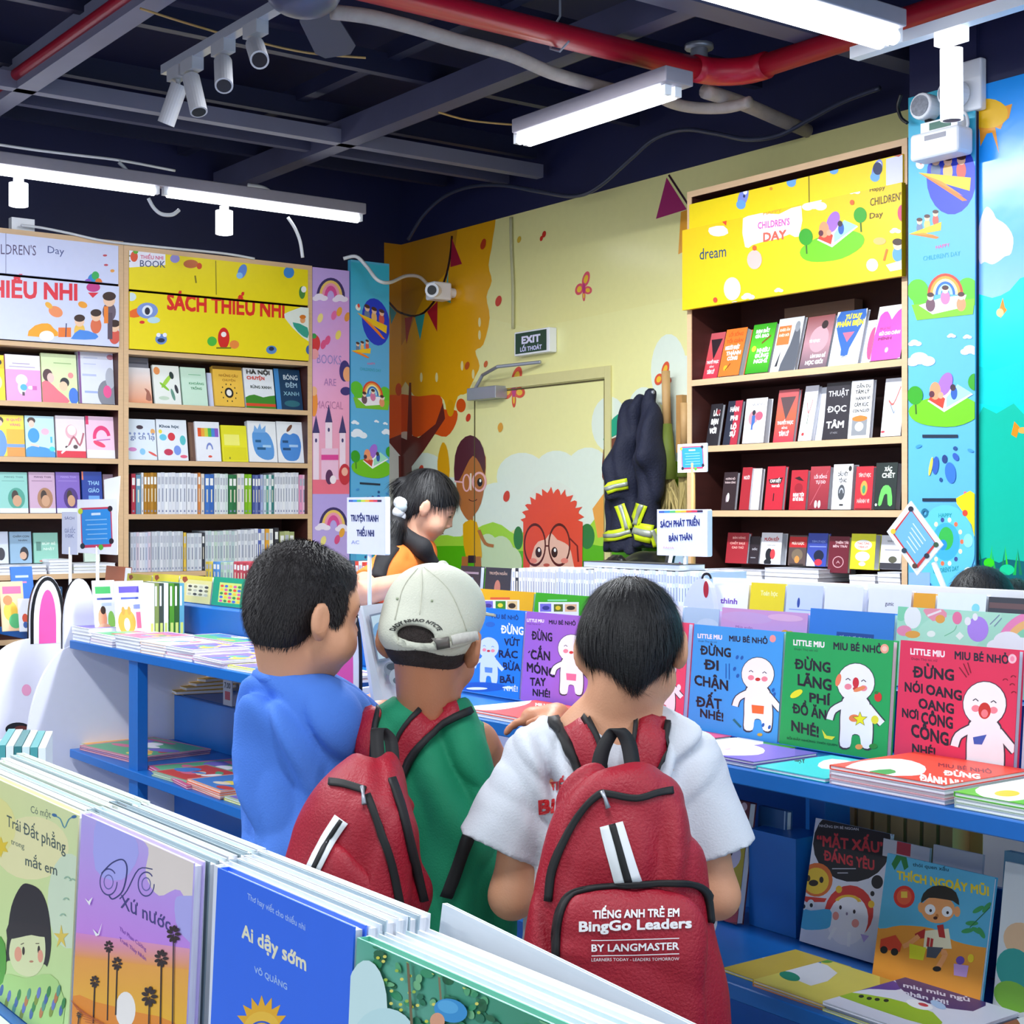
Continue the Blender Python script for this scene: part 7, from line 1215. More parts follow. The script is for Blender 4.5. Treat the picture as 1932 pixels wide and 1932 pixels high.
# ================================================================ FOREGROUND RACK
RZ0 = .99
rk = empty('book_rack', (.42, -.3, 0), 0, 'pale mint book rack in the foreground holding tall picture books', 'rack')
MINT = mat('mint_board', '#c9e4c8', rough=.4)
for n_, b in [('shelf', (.02, 0, RZ0-.03, .26, 2.0, RZ0)), ('front_lip', (0, 0, RZ0-.16, .018, 2.0, RZ0+.004)), ('back_board', (.2, 0, .1, .215, 2.0, RZ0+.1)), ('end_panel', (.02, 0, 0, .26, .018, RZ0-.03)), ('end_panel', (.02, 1.982, 0, .26, 2.0, RZ0-.03)), ('shelf', (.02, .02, .4, .26, 1.98, .42))]: bevel(MB().box(*b).build(n_, MINT if n_ != 'shelf' else BLUEB, rk), .002, 1)
XK = .452; tl = .05
def f_yel(A):
    A.quad([(-120, 1380), (260, 1500), (260, 1960), (-120, 1960)], ['#f4f2a8', '#e4ecb8', '#c8e8a0', '#c8eca0'])
    for x, y, rx, ry, c in [(60, 1600, 70, 60, '#f6f0b4'), (130, 1700, 40, 90, '#dceccc'), (20, 1900, 90, 50, '#c4eca4'), (-20, 1560, 50, 60, '#f4ee9a')]: A.ell(x, y, rx, ry, c)
    A.text('Có một', 58, 96, 1533, 14, '#6a7a6a', 0, y1=1544); A.text('Trái Đất phẳng', 13, 124, 1558, 22, '#5a6a62', .01, y1=1610); A.text('trong', 21, 46, 1592, 11, '#6a7a6a', 0, y1=1602); A.text('mắt em', 48, 108, 1632, 20, '#5a6a62', .01, y1=1652)
    A.line([(105, 1540), (114, 1545), (122, 1562), (130, 1546), (140, 1541)], 2, '#5a9ab0', 3); A.ell(103, 1538, 5, 3, '#4a7aa8', 20); A.ell(140, 1541, 5, 3, '#4a7aa8', -10)
    st = [(2+(16 if k % 2 == 0 else 8)*math.sin(k*math.pi/6), 1598-(20 if k % 2 == 0 else 9)*math.cos(k*math.pi/6)) for k in range(12)]; A.poly(st, '#f2d23a'); st = [(116+(15 if k % 2 == 0 else 5)*math.sin(k*math.pi/5), 1768-(24 if k % 2 == 0 else 8)*math.cos(k*math.pi/5)) for k in range(10)]; A.poly(st, '#ecd05a')
    A.poly([(12, 1815), (14, 1770), (22, 1710), (40, 1672), (56, 1668), (78, 1682), (92, 1720), (97, 1780), (90, 1822), (80, 1818), (20, 1812)], '#2f2a2c', 4)
    A.poly([(18, 1792), (24, 1768), (40, 1758), (60, 1760), (80, 1756), (86, 1780), (84, 1814), (70, 1838), (50, 1842), (30, 1832), (20, 1812)], '#eaeeb8', 3); A.poly([(14, 1770), (18, 1740), (50, 1742), (90, 1748), (88, 1768), (60, 1764), (40, 1768)], '#332c2e', 2)
    A.ell(45, 1794, 2.5, 8, '#3a2a24'); A.ell(74, 1792, 2.5, 8, '#3a2a24'); A.ell(35, 1800, 7, 14, '#f4a88a'); A.ell(77, 1804, 5, 12, '#f4a88a'); A.ell(60, 1814, 4, 2, '#c8886a'); A.line([(40, 1782), (46, 1779)], 1.5, '#5a4a3a'); A.line([(68, 1780), (75, 1780)], 1.5, '#5a4a3a')
    A.poly([(0, 1850), (20, 1838), (50, 1846), (80, 1838), (110, 1850), (120, 1932), (0, 1932)], '#b8e08a', 2); A.poly([(-5, 1770), (10, 1780), (12, 1830), (0, 1860)], '#5aa83a', 2)
    for i in range(26):
        x = 4+i*4.7; y = 1868+((i*37) % 50); A.ell(x, y, 3.4, 11, ['#4a6ab0', '#3a8a4a', '#8a9a3a', '#6a7ac8', '#c87a4a', '#5a9a8a'][i % 6], 10)
    for x, y in [(128, 1660), (138, 1664), (126, 1700), (120, 1730)]: A.arc(x, y, 6, 7, 1.6, '#9ac0a8', 200, 340, 6)
ybk = lambda p0, p1, yt, col, lab, art, T=.009, X=XK: fbook('X', X, p0, p1, yt, RZ0, col, lab, art=art, tilt=tl, T=T, gap=.002, name='picture_book')
ybk(-66, 128, 1486, '#eef0b0', 'pale yellow and green picture book of a black-haired child, bottom left', f_yel)
def f_xu(A):
    A.quad([(90, 1500), (430, 1560), (430, 1790), (90, 1790)], ['#c0b8f8', '#ccc8f4', '#c890ee', '#d888e8']); 
    A.poly([(250, 1540), (300, 1560), (420, 1600), (420, 1800), (370, 1750), (340, 1680), (300, 1690), (275, 1650), (280, 1600), (252, 1570)], '#efe2d8', 4); A.poly([(330, 1700), (350, 1690), (400, 1700), (420, 1760), (400, 1800), (340, 1760)], '#b8b4f4', 3); A.poly([(185, 1540), (240, 1560), (262, 1610), (230, 1660), (180, 1640)], '#b4b4fa', 3)
    A.quad([(90, 1752), (430, 1800), (430, 1840), (90, 1800)], ['#e08ad8', '#f0a8b8', '#f4a850', '#f2a24a']); A.quad([(90, 1800), (430, 1838), (430, 1990), (90, 1990)], ['#f4a44a', '#f6b04a', '#f6c21c', '#f8c41c'])
    A.poly([(130, 1880), (180, 1890), (260, 1910), (330, 1930), (330, 1990), (120, 1990)], '#f09028', 2); A.ell(237, 1905, 19, 34, '#fdf6f0')
    for cx, cy, rx, ry in [(205, 1664, 17, 26), (276, 1668, 16, 24)]: A.arc(cx, cy, rx, ry, 1.8, '#4a4a8a', 0, 320, 24); A.arc(cx, cy, rx*.55, ry*.55, 1.4, '#6a6ab0', 0, 360, 16)
    A.line([(192, 1648), (212, 1628), (232, 1622), (240, 1640), (232, 1680), (214, 1696), (206, 1690)], 2.6, '#3a3f7a', 5); A.line([(288, 1640), (262, 1640), (240, 1680), (226, 1696)], 2, '#3a3f7a', 4)
    A.text('Xứ nước', 228, 322, 1712, 26, '#4a4488', -.01, y1=1758); A.text('Thơ Phan Cường', 226, 276, 1755, 8, '#8a4ab8', 0, y1=1795); A.text('Tranh Thùy Nhân', 226, 276, 1775, 8, '#8a4ab8', 0, y1=1813)
    for x, y0, y1, r in [(206, 1786, 1925, 9), (222, 1818, 1915, 10), (180, 1852, 1930, 9), (306, 1808, 1990, 13), (284, 1880, 1990, 15), (330, 1762, 1990, 13), (152, 1914, 1940, 5)]:
        A.line([(x, y0), (x-3, y1)], 2.2, '#2c1a1c')
        for k in range(9):
            a = k*2*math.pi/9; A.ell(x+r*.6*math.cos(a), y0+r*.9*math.sin(a), r*.42, r*.24, '#33201c', math.degrees(a))
    A.poly([(163, 1694), (170, 1700), (178, 1692), (172, 1708)], '#ffffff'); A.poly([(178, 1752), (188, 1762), (196, 1740), (190, 1764), (184, 1766)], '#ffffff')
    for k in range(8): A.line([(136+k*4, 1885+k*6), (150+k*10, 1905+k*5)], 1.2, '#b8501c')
ybk(132, 343, 1572, '#cdbcf2', 'sunset picture book with palm trees and curly lettering', f_xu)
def f_blu(A):
    A.rect(340, 1560, 760, 1990, '#2f6ff0'); A.text('Thơ hay viết cho thiếu nhi', 467, 576, 1696, 12, '#a8c4fa', .02, y1=1756); A.text('Ai dậy sớm', 456, 578, 1768, 27, '#f0eccc', .04, y1=1832); A.text('VÕ QUẢNG', 480, 542, 1834, 12, '#a8c8fa', .03, y1=1868)
    st = []
    for k in range(17):
        a = math.pi+k*math.pi/16*1.0; r = 50 if k % 2 == 0 else 34; st.append((494+r*math.cos(a), 1940+r*1.25*math.sin(a)))
    A.poly([(440, 1990)]+st+[(548, 1990)], '#f2b41c'); A.ell(494, 1948, 36, 40, '#f6c43a'); A.arc(494, 1950, 26, 24, 4, '#2a5ac8', 190, 350, 12)
ybk(385, 643, 1682, '#2f6ff0', 'royal blue picture book reading Ai dậy sớm in the foreground', f_blu)
def f_for(A):
    A.quad([(640, 1700), (1300, 1900), (1300, 2300), (640, 2300)], ['#5ab89a', '#2a7a4a', '#2a7a5a', '#bfe8e4'])
    R = random.Random(3)
    for i in range(150):
        x = R.uniform(700, 1200); y = R.uniform(1760, 1932)+(x-700)*.3; A.ell(x, y, R.uniform(5, 14), R.uniform(4, 9), R.choice(['#2f8a5a', '#3a9a6a', '#246a44', '#5ab07a', '#7ac08a', '#2a7a5a']), R.uniform(0, 90))
    for i in range(60):
        x = R.uniform(700, 1150); y = R.uniform(1770, 1900)+(x-700)*.25; A.ell(x, y, 3.5, 3, R.choice(['#d8d84a', '#e8e06a', '#a8c84a']))
    A.ell(700, 1900, 40, 90, '#d4f2f0'); A.ell(735, 1960, 60, 60, '#c8ecec'); A.line([(778, 1800), (790, 1990)], 5, '#7a6a4a'); A.line([(838, 1840), (850, 1990)], 4, '#8a7a5a')
    A.ell(860, 1905, 32, 22, '#3a9ad8', 15); A.ell(855, 1898, 20, 12, '#5ab4e8', 15); A.ell(835, 1925, 14, 16, '#e8a884')
ybk(646, 1120, 1862, '#5ab89a', 'green forest picture book with a blue-capped child, bottom', f_for)
# copies leaning behind each front cover
names_ = {0: 'the pale yellow picture book', 1: 'the sunset picture book', 2: 'the royal blue picture book', 3: 'the forest picture book'}
for i, (p0, p1, yt, cols) in enumerate([(-66, 132, 1486, ['#e4eedd', '#eef0f4', '#cfe4e4']), (134, 350, 1572, ['#e4e8f2', '#9fb4bc', '#d8e6ea']), (384, 650, 1682, ['#e8ecf4', '#dfe6f0', '#a8bcc8']), (652, 1120, 1862, ['#eef2f4', '#cfe4e4', '#e4ecf0'])]):
    for k in range(7):
        X = XK+.0095*(k+1)+.0006*k
        dz = random.uniform(-6, 3)
        fbook('X', X, p0+12*k+random.uniform(-3, 3), p1+4+17*k+random.uniform(-4, 4), yt-5*k+dz*.3, RZ0, cols[k % 3], f'copy leaning behind {names_[i]}, its white page edges showing', [('r', .05, .4, .95, .6, '#b8c8d8')], tilt=tl+.006*k-.01, T=.0085, gap=.002, group=f'copies behind {names_[i]}')
fbook('X', XK+.09, 770, 1245, 1768, RZ0, '#e6eef6', 'white board-like book standing up behind the forest book', [('r', .02, .02, .98, .98, '#e9f0f8')], tilt=.1, T=.004, gap=0, lean=.06)
a = onX(60, 966, .6)
for k in range(6):
    c_ = ['#4aa0a4', '#eef4f6', '#2f7a80', '#d8ecec'][k % 4]; mb = MB().box(0, 0, 0, .009, .15, .24, c_); o = mb.build('book', PRINT, fix=False); q = atD(-4+12*k, 1408+1.5*k, 1.9); q0 = atD(-4, 1408, 1.9); o.location = (q0.x+.0098*k*math.cos(-.4), q0.y+.0098*k*math.sin(-.4), RZ0+.001); o.rotation_euler.z = -.4; o.scale.z = (q.z-RZ0)/.24; tag(o, 'teal or white book standing spine out at the far left foreground', 'book', 'teal and white books at the rack end')
rd = empty('rabbit_end_panel', (*atD(20, 1450, 2.05).xy, 0), -.6, 'rounded white rabbit end board of the foreground rack, left edge', 'panel')
MB().prism(smooth_pts([(-.2, 0), (-.2, .8), (-.12, 1.02), (-.02, 1.135), (.03, 1.11), (.06, 1.02), (.07, .8), (.07, 0)], 4), 0, .018).build('panel_body', RABW, rd)
pq = MB().box(-.02, -.01, 0, .09, .17, RZ0).build('display_plinth', MINT); pq.location = (q0.x, q0.y, 0); pq.rotation_euler.z = -.4; tag(pq, 'mint plinth carrying the teal books at the end of the foreground rack', 'plinth')
# ================================================================ PEOPLE: skin and clothes as continuous surfaces
import openvdb
def U(c): return np.array(tuple(c), float)
def sd(P, pr):
    t = pr[0]
    if t in 'ck':
        a, b, ra, rb = U(pr[1]), U(pr[2]), pr[3], pr[4]; Q = P
        if t == 'k':      # flattened capsule: squeezed along direction pr[5] by factor pr[6]
            n = U(pr[5]); n /= np.linalg.norm(n); f = 1/pr[6]-1
            Q = P + np.outer(((P-a)@n)*f, n); b = b+n*((b-a)@n)*f
        ba = b-a; L = ba@ba+1e-12; h = np.clip((Q-a)@ba/L, 0, 1); d = np.linalg.norm(Q-a-np.outer(h, ba), axis=1)-(ra+(rb-ra)*h)
        if t == 'k': d = d*(pr[6] if pr[6] < 1 else 1)**.5
        if len(pr) > 7 or (t == 'c' and len(pr) > 5):     # flat cut at the b end
            u = ba/np.sqrt(L); d = np.maximum(d, (Q-b)@u)
        return d
    c, r = U(pr[1]), U(pr[2]); q = P-c
    if len(pr) > 3 and pr[3] is not None: q = q@np.array(pr[3])     # columns: local axes
    k0 = np.linalg.norm(q/r, axis=1); k1 = np.linalg.norm(q/(r*r), axis=1)+1e-9; return k0*(k0-1)/k1
def surf(name, prims, m, parent=None, vox=.006, k=.02, sub=(), fold=None, pad=.03, ks=.01):
    lo, hi = np.full(3, 1e9), np.full(3, -1e9)
    for p in prims:
        for c, r in ([(p[1], p[3]), (p[2], p[4])] if p[0] in 'ck' else [(p[1], max(p[2]))]):
            rr = r*(max(1, p[6]) if p[0] == 'k' else 1); lo = np.minimum(lo, U(c)-rr); hi = np.maximum(hi, U(c)+rr)
    lo -= pad; hi += pad; n = np.ceil((hi-lo)/vox).astype(int)+1
    ax = [lo[i]+vox*np.arange(n[i]) for i in range(3)]; G = np.full(tuple(n), .2, np.float32)
    def block(p, pd):
        l, h = np.full(3, 1e9), np.full(3, -1e9)
        for c, r in ([(p[1], p[3]), (p[2], p[4])] if p[0] in 'ck' else [(p[1], max(p[2]))]):
            rr = r*(max(1, p[6]) if p[0] == 'k' else 1)+pd; l = np.minimum(l, U(c)-rr); h = np.maximum(h, U(c)+rr)
        return tuple(slice(max(0, int((l[i]-lo[i])/vox)), min(n[i], int((h[i]-lo[i])/vox)+2)) for i in range(3))
    for p in prims:
        s_ = block(p, .045); X, Y, Z = np.meshgrid(ax[0][s_[0]], ax[1][s_[1]], ax[2][s_[2]], indexing='ij')
        d = sd(np.stack([X.ravel(), Y.ravel(), Z.ravel()], 1), p).reshape(X.shape); g = G[s_]
        kk = p[-1] if isinstance(p[-1], str) else None; kq = float(kk[1:]) if kk and kk[0] == 'k' else k
        h = np.maximum(kq-np.abs(g-d), 0)/kq; G[s_] = np.minimum(g, d)-h*h*kq*.25
    if fold is not None:
        X, Y, Z = np.meshgrid(*ax, indexing='ij'); m_ = np.abs(G) < .03; Pn = np.stack([X[m_], Y[m_], Z[m_]], 1); G[m_] += fold(Pn)
    for p in sub:
        s_ = block(p, .02); X, Y, Z = np.meshgrid(ax[0][s_[0]], ax[1][s_[1]], ax[2][s_[2]], indexing='ij')
        d = -sd(np.stack([X.ravel(), Y.ravel(), Z.ravel()], 1), p).reshape(X.shape); g = G[s_]
        h = np.maximum(ks-np.abs(g-d), 0)/ks; G[s_] = np.maximum(g, d)+h*h*ks*.25
    gr = openvdb.FloatGrid(.2); gr.copyFromArray(G.astype(np.float32)); pts, quads = gr.convertToQuads(0.)
    V = np.array(pts)*vox+lo; F = [tuple(int(i) for i in q)[::-1] for q in quads]
    c0 = V.mean(0); o = mesh_obj(name, V, F, m, parent, True)
    bm = bmesh.new(); bm.from_mesh(o.data); bmesh.ops.recalc_face_normals(bm, faces=bm.faces); bm.to_mesh(o.data); bm.free()
    return o
def folds(seed, amp=.0025, f=38, base=(0, 0, 1)):
    R = np.random.default_rng(seed); ks_ = [(R.normal(size=3), R.uniform(0, 6)) for _ in range(6)]
    def fn(P):
        w = sum(np.sin(P@(k*9)+ph) for k, ph in ks_)*.5; out = 0
        for k, ph in ks_[:4]:
            k = k/np.linalg.norm(k); out = out + (1-2*np.abs(np.sin((P@k)*f*.8+ph+2.6*w)))
        return amp*3.4*(out/2)*(.5+.5*np.sin(w*1.3+ph))
    return fn
def bvh_of(objs):
    V, F = [], []
    for o in objs:
        b = len(V); V += [o.matrix_world @ v.co for v in o.data.vertices]; F += [tuple(i+b for i in p.vertices) for p in o.data.polygons]
    return BVHTree.FromPolygons(V, F)
def cast(T, px, py, off, last=None):
    d = ray(px, py).normalized(); h, n, i, dist = T.ray_cast(C, d)
    if h is None: return ((C+d*last) if last else None), last
    if n.dot(d) > 0: n = -n
    return h+n*off-d*off*.3, dist
def ribbon(T, pts, wd, off, name, m, parent, nv=4, thick=.003, sm=4, closed=False, flat=None):
    "band lying on the surface below it along the given line; wd: width in photo px at each end"
    p = smooth_pts(pts, sm, False) if sm else pts; rows = []; last = None
    for i, q in enumerate(p):
        a, b = p[max(i-1, 0)], p[min(i+1, len(p)-1)]; dx, dy = b[0]-a[0], b[1]-a[1]; l = math.hypot(dx, dy) or 1
        w_ = wd if isinstance(wd, (int, float)) else wd[0]+(wd[1]-wd[0])*i/(len(p)-1); row = []
        for j in range(nv+1):
            t = (j/nv-.5)*w_; v, last = cast(T, q[0]-dy/l*t, q[1]+dx/l*t, off, None); row.append(v)
        hit = [v for v in row if v is not None]
        if len(hit) > nv/2: rows.append([v if v is not None else min(hit, key=lambda h: abs(row.index(h)-j)) for j, v in enumerate(row)])
    V = [v for r in rows for v in r]; F = []
    for i in range(len(rows)-1):
        for j in range(nv): k = i*(nv+1)+j; F.append((k, k+1, k+nv+2, k+nv+1))
    o = mesh_obj(name, V, F, m, None, True)
    if parent: o.parent = parent
    if thick: s = o.modifiers.new('thickness', 'SOLIDIFY'); s.thickness = thick; s.offset = 0
    return o
def drape_text(T, lines, off, name, m, parent):
    V, F = [], []
    for t, x0, x1, y, h, bold, y1 in lines:
        v, f, a, b = text_tris(t, bold); base = len(V); last = None
        for (x, yy, l_) in v:
            u = (x-a)/(b-a); q, last = cast(T, x0+(x1-x0)*u, y+(y1-y)*u-yy*h/.73, off+l_*2e-5, last); V.append(q)
        F += [tuple(i+base for i in tr) for tr in f]
    o = mesh_obj(name, V, F, m, None); o.parent = parent; return o
def drape_poly(T, pts, off, name, m, parent, step=6):
    xs = [p[0] for p in pts]; ys = [p[1] for p in pts]; V, F, idx = [], [], {}
    def inside(x, y):
        r = False; n = len(pts)
        for i in range(n):
            (xa, ya), (xb, yb) = pts[i], pts[(i+1) % n]
            if (ya > y) != (yb > y) and x < (xb-xa)*(y-ya)/(yb-ya)+xa: r = not r
        return r
    last = None
    def vid(x, y):
        nonlocal last
        if (x, y) not in idx: q, last = cast(T, x, y, off, last); idx[(x, y)] = len(V); V.append(q)
        return idx[(x, y)]
    x = min(xs)
    while x < max(xs):
        y = min(ys)
        while y < max(ys):
            if inside(x+step/2, y+step/2): F.append((vid(x, y), vid(x+step, y), vid(x+step, y+step), vid(x, y+step)))
            y += step
        x += step
    o = mesh_obj(name, V, F, m, None, True); o.parent = parent; return o
SKIN = mat('skin', '#d39a78', rough=.5, noise=.05, scale=14, bump=.08, bscale=260); SKIN2 = mat('skin_tan', '#bb7c5a', rough=.5, noise=.05, scale=14, bump=.08, bscale=260)
HAIR = mat('black_hair', '#0c0b10', rough=.55, noise=.2, scale=200, bump=.2, bscale=300); HAIR2 = mat('dark_brown_hair', '#150f12', rough=.62, noise=.2, scale=200, bump=.2, bscale=300)
REDB = mat('red_nylon', '#a01029', rough=.5, noise=.08, scale=160, bump=.25, bscale=240); BLKW = mat('black_webbing', '#131317', rough=.65, noise=.2, scale=200); WHW = mat('white_webbing', '#eceef4', rough=.6)
def frame(f, up=(0, 0, 1), roll=0):
    f = Vector(f).normalized(); r = f.cross(Vector(up)).normalized(); u = r.cross(f)
    M = Matrix((r, f, u)).transposed(); return M @ Matrix.Rotation(math.radians(roll), 3, 'Y')     # columns: right, forward, up
def fdir(yaw, pitch=0):
    "direction turned yaw degrees right of the line of sight, pitched"
    a = math.radians(yaw); p = math.radians(pitch); d = FW*math.cos(a)+RT*math.sin(a); return d*math.cos(p)+UP*math.sin(p)
def head_prims(c, R, s=1., fat=0.):
    L = lambda x, y, z: Vector(c)+R@(Vector((x, y, z))*s); Rm = [list(r) for r in R]; e = lambda p, r, *k: ('e', L(*p), tuple(q*s for q in r), Rm)+k
    P = [e((0, -.008, .03), (.071, .088, .078)), e((0, .03, -.03), (.058+fat, .056, .066)), e((0, .05, -.078), (.026+fat*.5, .024, .022)), e((0, .062, .022), (.05, .026, .03)),
         e((.034, .05, -.04), (.028+fat, .03, .03)), e((-.034, .05, -.04), (.028+fat, .03, .03)),
         ('c', L(0, .083, .008), L(0, .096, -.02), .007*s, .011*s, 'k0.012'), e((.011, .09, -.024), (.008, .009, .007), 'k0.008'), e((-.011, .09, -.024), (.008, .009, .007), 'k0.008'),
         e((0, .083, -.046), (.02, .008, .0045), 'k0.006'), e((0, .082, -.055), (.017, .008, .005), 'k0.006')]
    for sx in (1, -1):
        a = math.radians(18)*sx; Re = R@Matrix.Rotation(a, 3, 'Z'); Rl = [list(r) for r in Re]
        P.append(('e', L(.083*sx, -.012, -.008), (.009*s, .018*s, .028*s), Rl, 'k0.008')); P.append(('e', L(.074*sx, -.008, -.012), (.012*s, .014*s, .022*s), Rl, 'k0.008')); P.append(('e', L(.074*sx, -.005, -.03), (.009*s, .01*s, .012*s), Rl, 'k0.008'))
    subs = [('e', L(.096*sx, -.006, -.004), (.007*s, .011*s, .018*s), Rm) for sx in (1, -1)]+[('e', L(.03*sx, .088, .004), (.013*s, .01*s, .008*s), Rm) for sx in (1, -1)]
    return P, subs, L
def face_bits(parent, L, R, s=1., closed=False):
    for sx in (1, -1):
        if not closed: mb = MB().ball(L(.03*sx, .07, .001), .012*s, 14, 10, '#eee8e4'); o = mb.build('eye', MATTE, parent, True)
        if not closed:
            MB().ball(L(.03*sx, .077, .0), .006*s, 12, 8, '#1a1210').build('iris', MATTE, o, True)
        MB().tube([L(.017*sx, .079, .007), L(.03*sx, .082, .01), L(.042*sx, .075, .006)], .0017*s, 6, '#1a1214').build('eyelid', MATTE, parent)
        MB().tube([L(.014*sx, .083, .022), L(.028*sx, .083, .027), L(.044*sx, .074, .022)], .003*s, 6, '#17121a').build('eyebrow', MATTE, parent)
    MB().tube([L(-.018, .088, -.05), L(0, .0905, -.0505), L(.018, .088, -.05)], .0016*s, 6, '#8a3a38').build('mouth', MATTE, parent)
def hair(parent, name, prims, m, crown, seed, n=5000, ln=(.02, .045), lift=.25, down=.9, vox=.005, sub=(), wd=.00055, k=.02, grav=(0, 0, -1), jit=.09):
    o = surf(name, prims, m, parent, vox, k, sub); me = o.data; me.calc_loop_triangles(); R = np.random.default_rng(seed)
    V = np.array([v.co[:] for v in me.vertices]); Nn = np.array([v.normal[:] for v in me.vertices]); T = np.array([t.vertices[:] for t in me.loop_triangles])
    a, b, c = V[T[:, 0]], V[T[:, 1]], V[T[:, 2]]; ar = np.linalg.norm(np.cross(b-a, c-a), axis=1); idx = R.choice(len(T), n, p=ar/ar.sum())
    r1, r2 = R.random(n), R.random(n); q = r1+r2 > 1; r1[q] = 1-r1[q]; r2[q] = 1-r2[q]; t = T[idx]
    P = V[t[:, 0]]+(V[t[:, 1]]-V[t[:, 0]])*r1[:, None]+(V[t[:, 2]]-V[t[:, 0]])*r2[:, None]; N = Nn[t[:, 0]]
    g = P-U(crown); g /= np.linalg.norm(g, axis=1)[:, None]+1e-6; g = g+np.array(grav)*down+R.normal(size=g.shape)*jit; g -= N*(g*N).sum(1)[:, None]; g /= np.linalg.norm(g, axis=1)[:, None]+1e-6
    l = R.uniform(*ln, n)[:, None]; d1 = g*(1-lift)+N*lift; d1 /= np.linalg.norm(d1, axis=1)[:, None]
    d2 = d1-N*lift*.8+np.array(grav)*.15; d2 /= np.linalg.norm(d2, axis=1)[:, None]; p0 = P-N*.002; p1 = p0+d1*l*.5; p2 = p1+d2*l*.5
    s_ = np.cross(d1, N); s_ /= np.linalg.norm(s_, axis=1)[:, None]+1e-6; s_ *= wd
    VV = np.stack([p0-s_, p0+s_, p1-s_*.8, p1+s_*.8, p2], 1).reshape(-1, 3); F = []
    for i in range(n): k_ = i*5; F += [(k_, k_+1, k_+3, k_+2), (k_+2, k_+3, k_+4)]
    h = mesh_obj('hair_strands', VV, F, m, o, True); h['kind'] = 'stuff'; return o
def hand_prims(w_, d, n, side, s=1., curl=.5):
    "w_: wrist, d: direction of the hand, n: back-of-hand normal, side: thumb side vector"
    w_, d, n, side = Vector(w_), Vector(d).normalized(), Vector(n).normalized(), Vector(side).normalized()
    P = [('c', w_, w_+d*.055*s, .019*s, .023*s), ('c', w_+side*.012*s+d*.01, w_+d*.06*s+side*.014*s, .014*s, .014*s), ('c', w_-side*.01*s+d*.012, w_+d*.056*s-side*.016*s, .014*s, .013*s)]
    for i, (o, L) in enumerate([(.024, .056), (.008, .064), (-.008, .06), (-.023, .048)]):
        a = w_+d*.066*s+side*o*s; b = a+(d-n*curl*.5).normalized()*L*.42*s; c = b+(d*.8-n*curl*1.2).normalized()*L*.32*s; e = c+(d*.5-n*curl*1.6).normalized()*L*.26*s
        P += [('c', a-d*.012, b, .0088*s, .0078*s, 'k0.004'), ('c', b, c, .0078*s, .0070*s, 'k0.003'), ('c', c, e, .0070*s, .0060*s, 'k0.003')]
    a = w_+d*.015*s+side*.022*s; b = a+(d*.6+side).normalized()*.032*s; c = b+(d+side*.3-n*.2).normalized()*.028*s
    return P+[('c', a, b, .012*s, .0095*s, 'k0.006'), ('c', b, c, .0095*s, .0075*s, 'k0.004')]
def scl(P, k):
    "same shapes, thicker by k"
    return [tuple(p[:3])+(p[3]*k, p[4]*k)+tuple(p[5:]) if p[0] in 'ck' else (p[0], p[1], tuple(q*k for q in p[2]))+tuple(p[3:]) for p in P]
def body_root(label, D, px, name='person'):
    g = atD(px, 966, D); r = empty(name, (0, 0, 0), 0, label, 'person'); r.location = (g.x, g.y, 0); bpy.context.view_layer.update(); return r
def adopt(o, r): o.parent = r; o.matrix_parent_inverse = r.matrix_world.inverted(); return o
def legs(r, px, D, hipz, yaw, shorts, shoe, s=1.):
    f = fdir(yaw); rt = f.cross(UP); c = atD(px, 966, D); c.z = 0; P, Sh = [], []
    for sx in (1, -1):
        h = c+rt*.07*sx*s; h.z = hipz; kn = c+rt*.075*sx*s+f*.015; kn.z = hipz*.52; an = c+rt*.078*sx*s-f*.01; an.z = .07
        P += [('c', h, kn, .066*s, .047*s), ('c', kn, an, .045*s, .03*s), ('c', an, an+f*.09-UP*.03, .03*s, .026*s)]
        Sh += [('c', h+UP*.03, kn+UP*.02, .08*s, .075*s, 1)]
        q = empty('shoe_dummy') if False else None
        sh = surf('shoe', [('k', an-f*.03-UP*.03, an+f*.12-UP*.035, .036, .034, UP, .9), ('c', an, an+UP*.01, .036, .036)], shoe, None, .006, .02, [('e', an-UP*.145, (.3, .3, .075))]); adopt(sh, r)
    adopt(surf('shorts', Sh+[('k', c+UP*(hipz+.02), c+UP*(hipz+.1), .13*s, .125*s, f, .78)], shorts, None, .009, .03), r)
    return P
def collar(c, ra, rb, r, n, m):
    n = Vector(n).normalized(); a = RT-n*RT.dot(n); a.normalize(); b = n.cross(a)
    return MB().tube([c+a*math.cos(t)*ra+b*math.sin(t)*rb for t in [k*math.pi/16 for k in range(33)]], r, 10, caps=False).build('collar', m, None, True)
# ---------------------------------------------------------------- boy in white T-shirt with red backpack
WSH = mat('white_cotton', '#d3d8e2', rough=.8, noise=.04, bump=.15, bscale=300); GSH = mat('green_cotton', '#07875f', rough=.75, noise=.06, bump=.15, bscale=300); BSH = mat('blue_cotton', '#4579d6', rough=.8, noise=.05, bump=.15, bscale=300)
DSH = mat('dark_shorts', '#23252f', rough=.8); SHOE = mat('grey_shoe', '#55575f', rough=.6); BEIS = mat('beige_shorts', '#b8a58c', rough=.8)
rc = body_root('boy in a white T-shirt seen from behind, red backpack, black hair', 2.4, 1165)
hc = atD(1193, 1222, 2.40); RH = frame(fdir(14, -24), roll=-4); P, Sb, L = head_prims(hc, RH, 1.0)
D = 2.42; nb = atD(1150, 1385, D)
P += [('c', L(0, -.03, -.03), nb, .05, .058), ('c', nb, nb-UP*.06, .06, .09)]
sl, sr = atD(1010, 1446, D), atD(1300, 1446, D); el, er = atD(966, 1690, D-.02), atD(1352, 1690, D-.02); wl, wr_ = atD(1010, 1660, D+.2), atD(1300, 1680, D+.2)
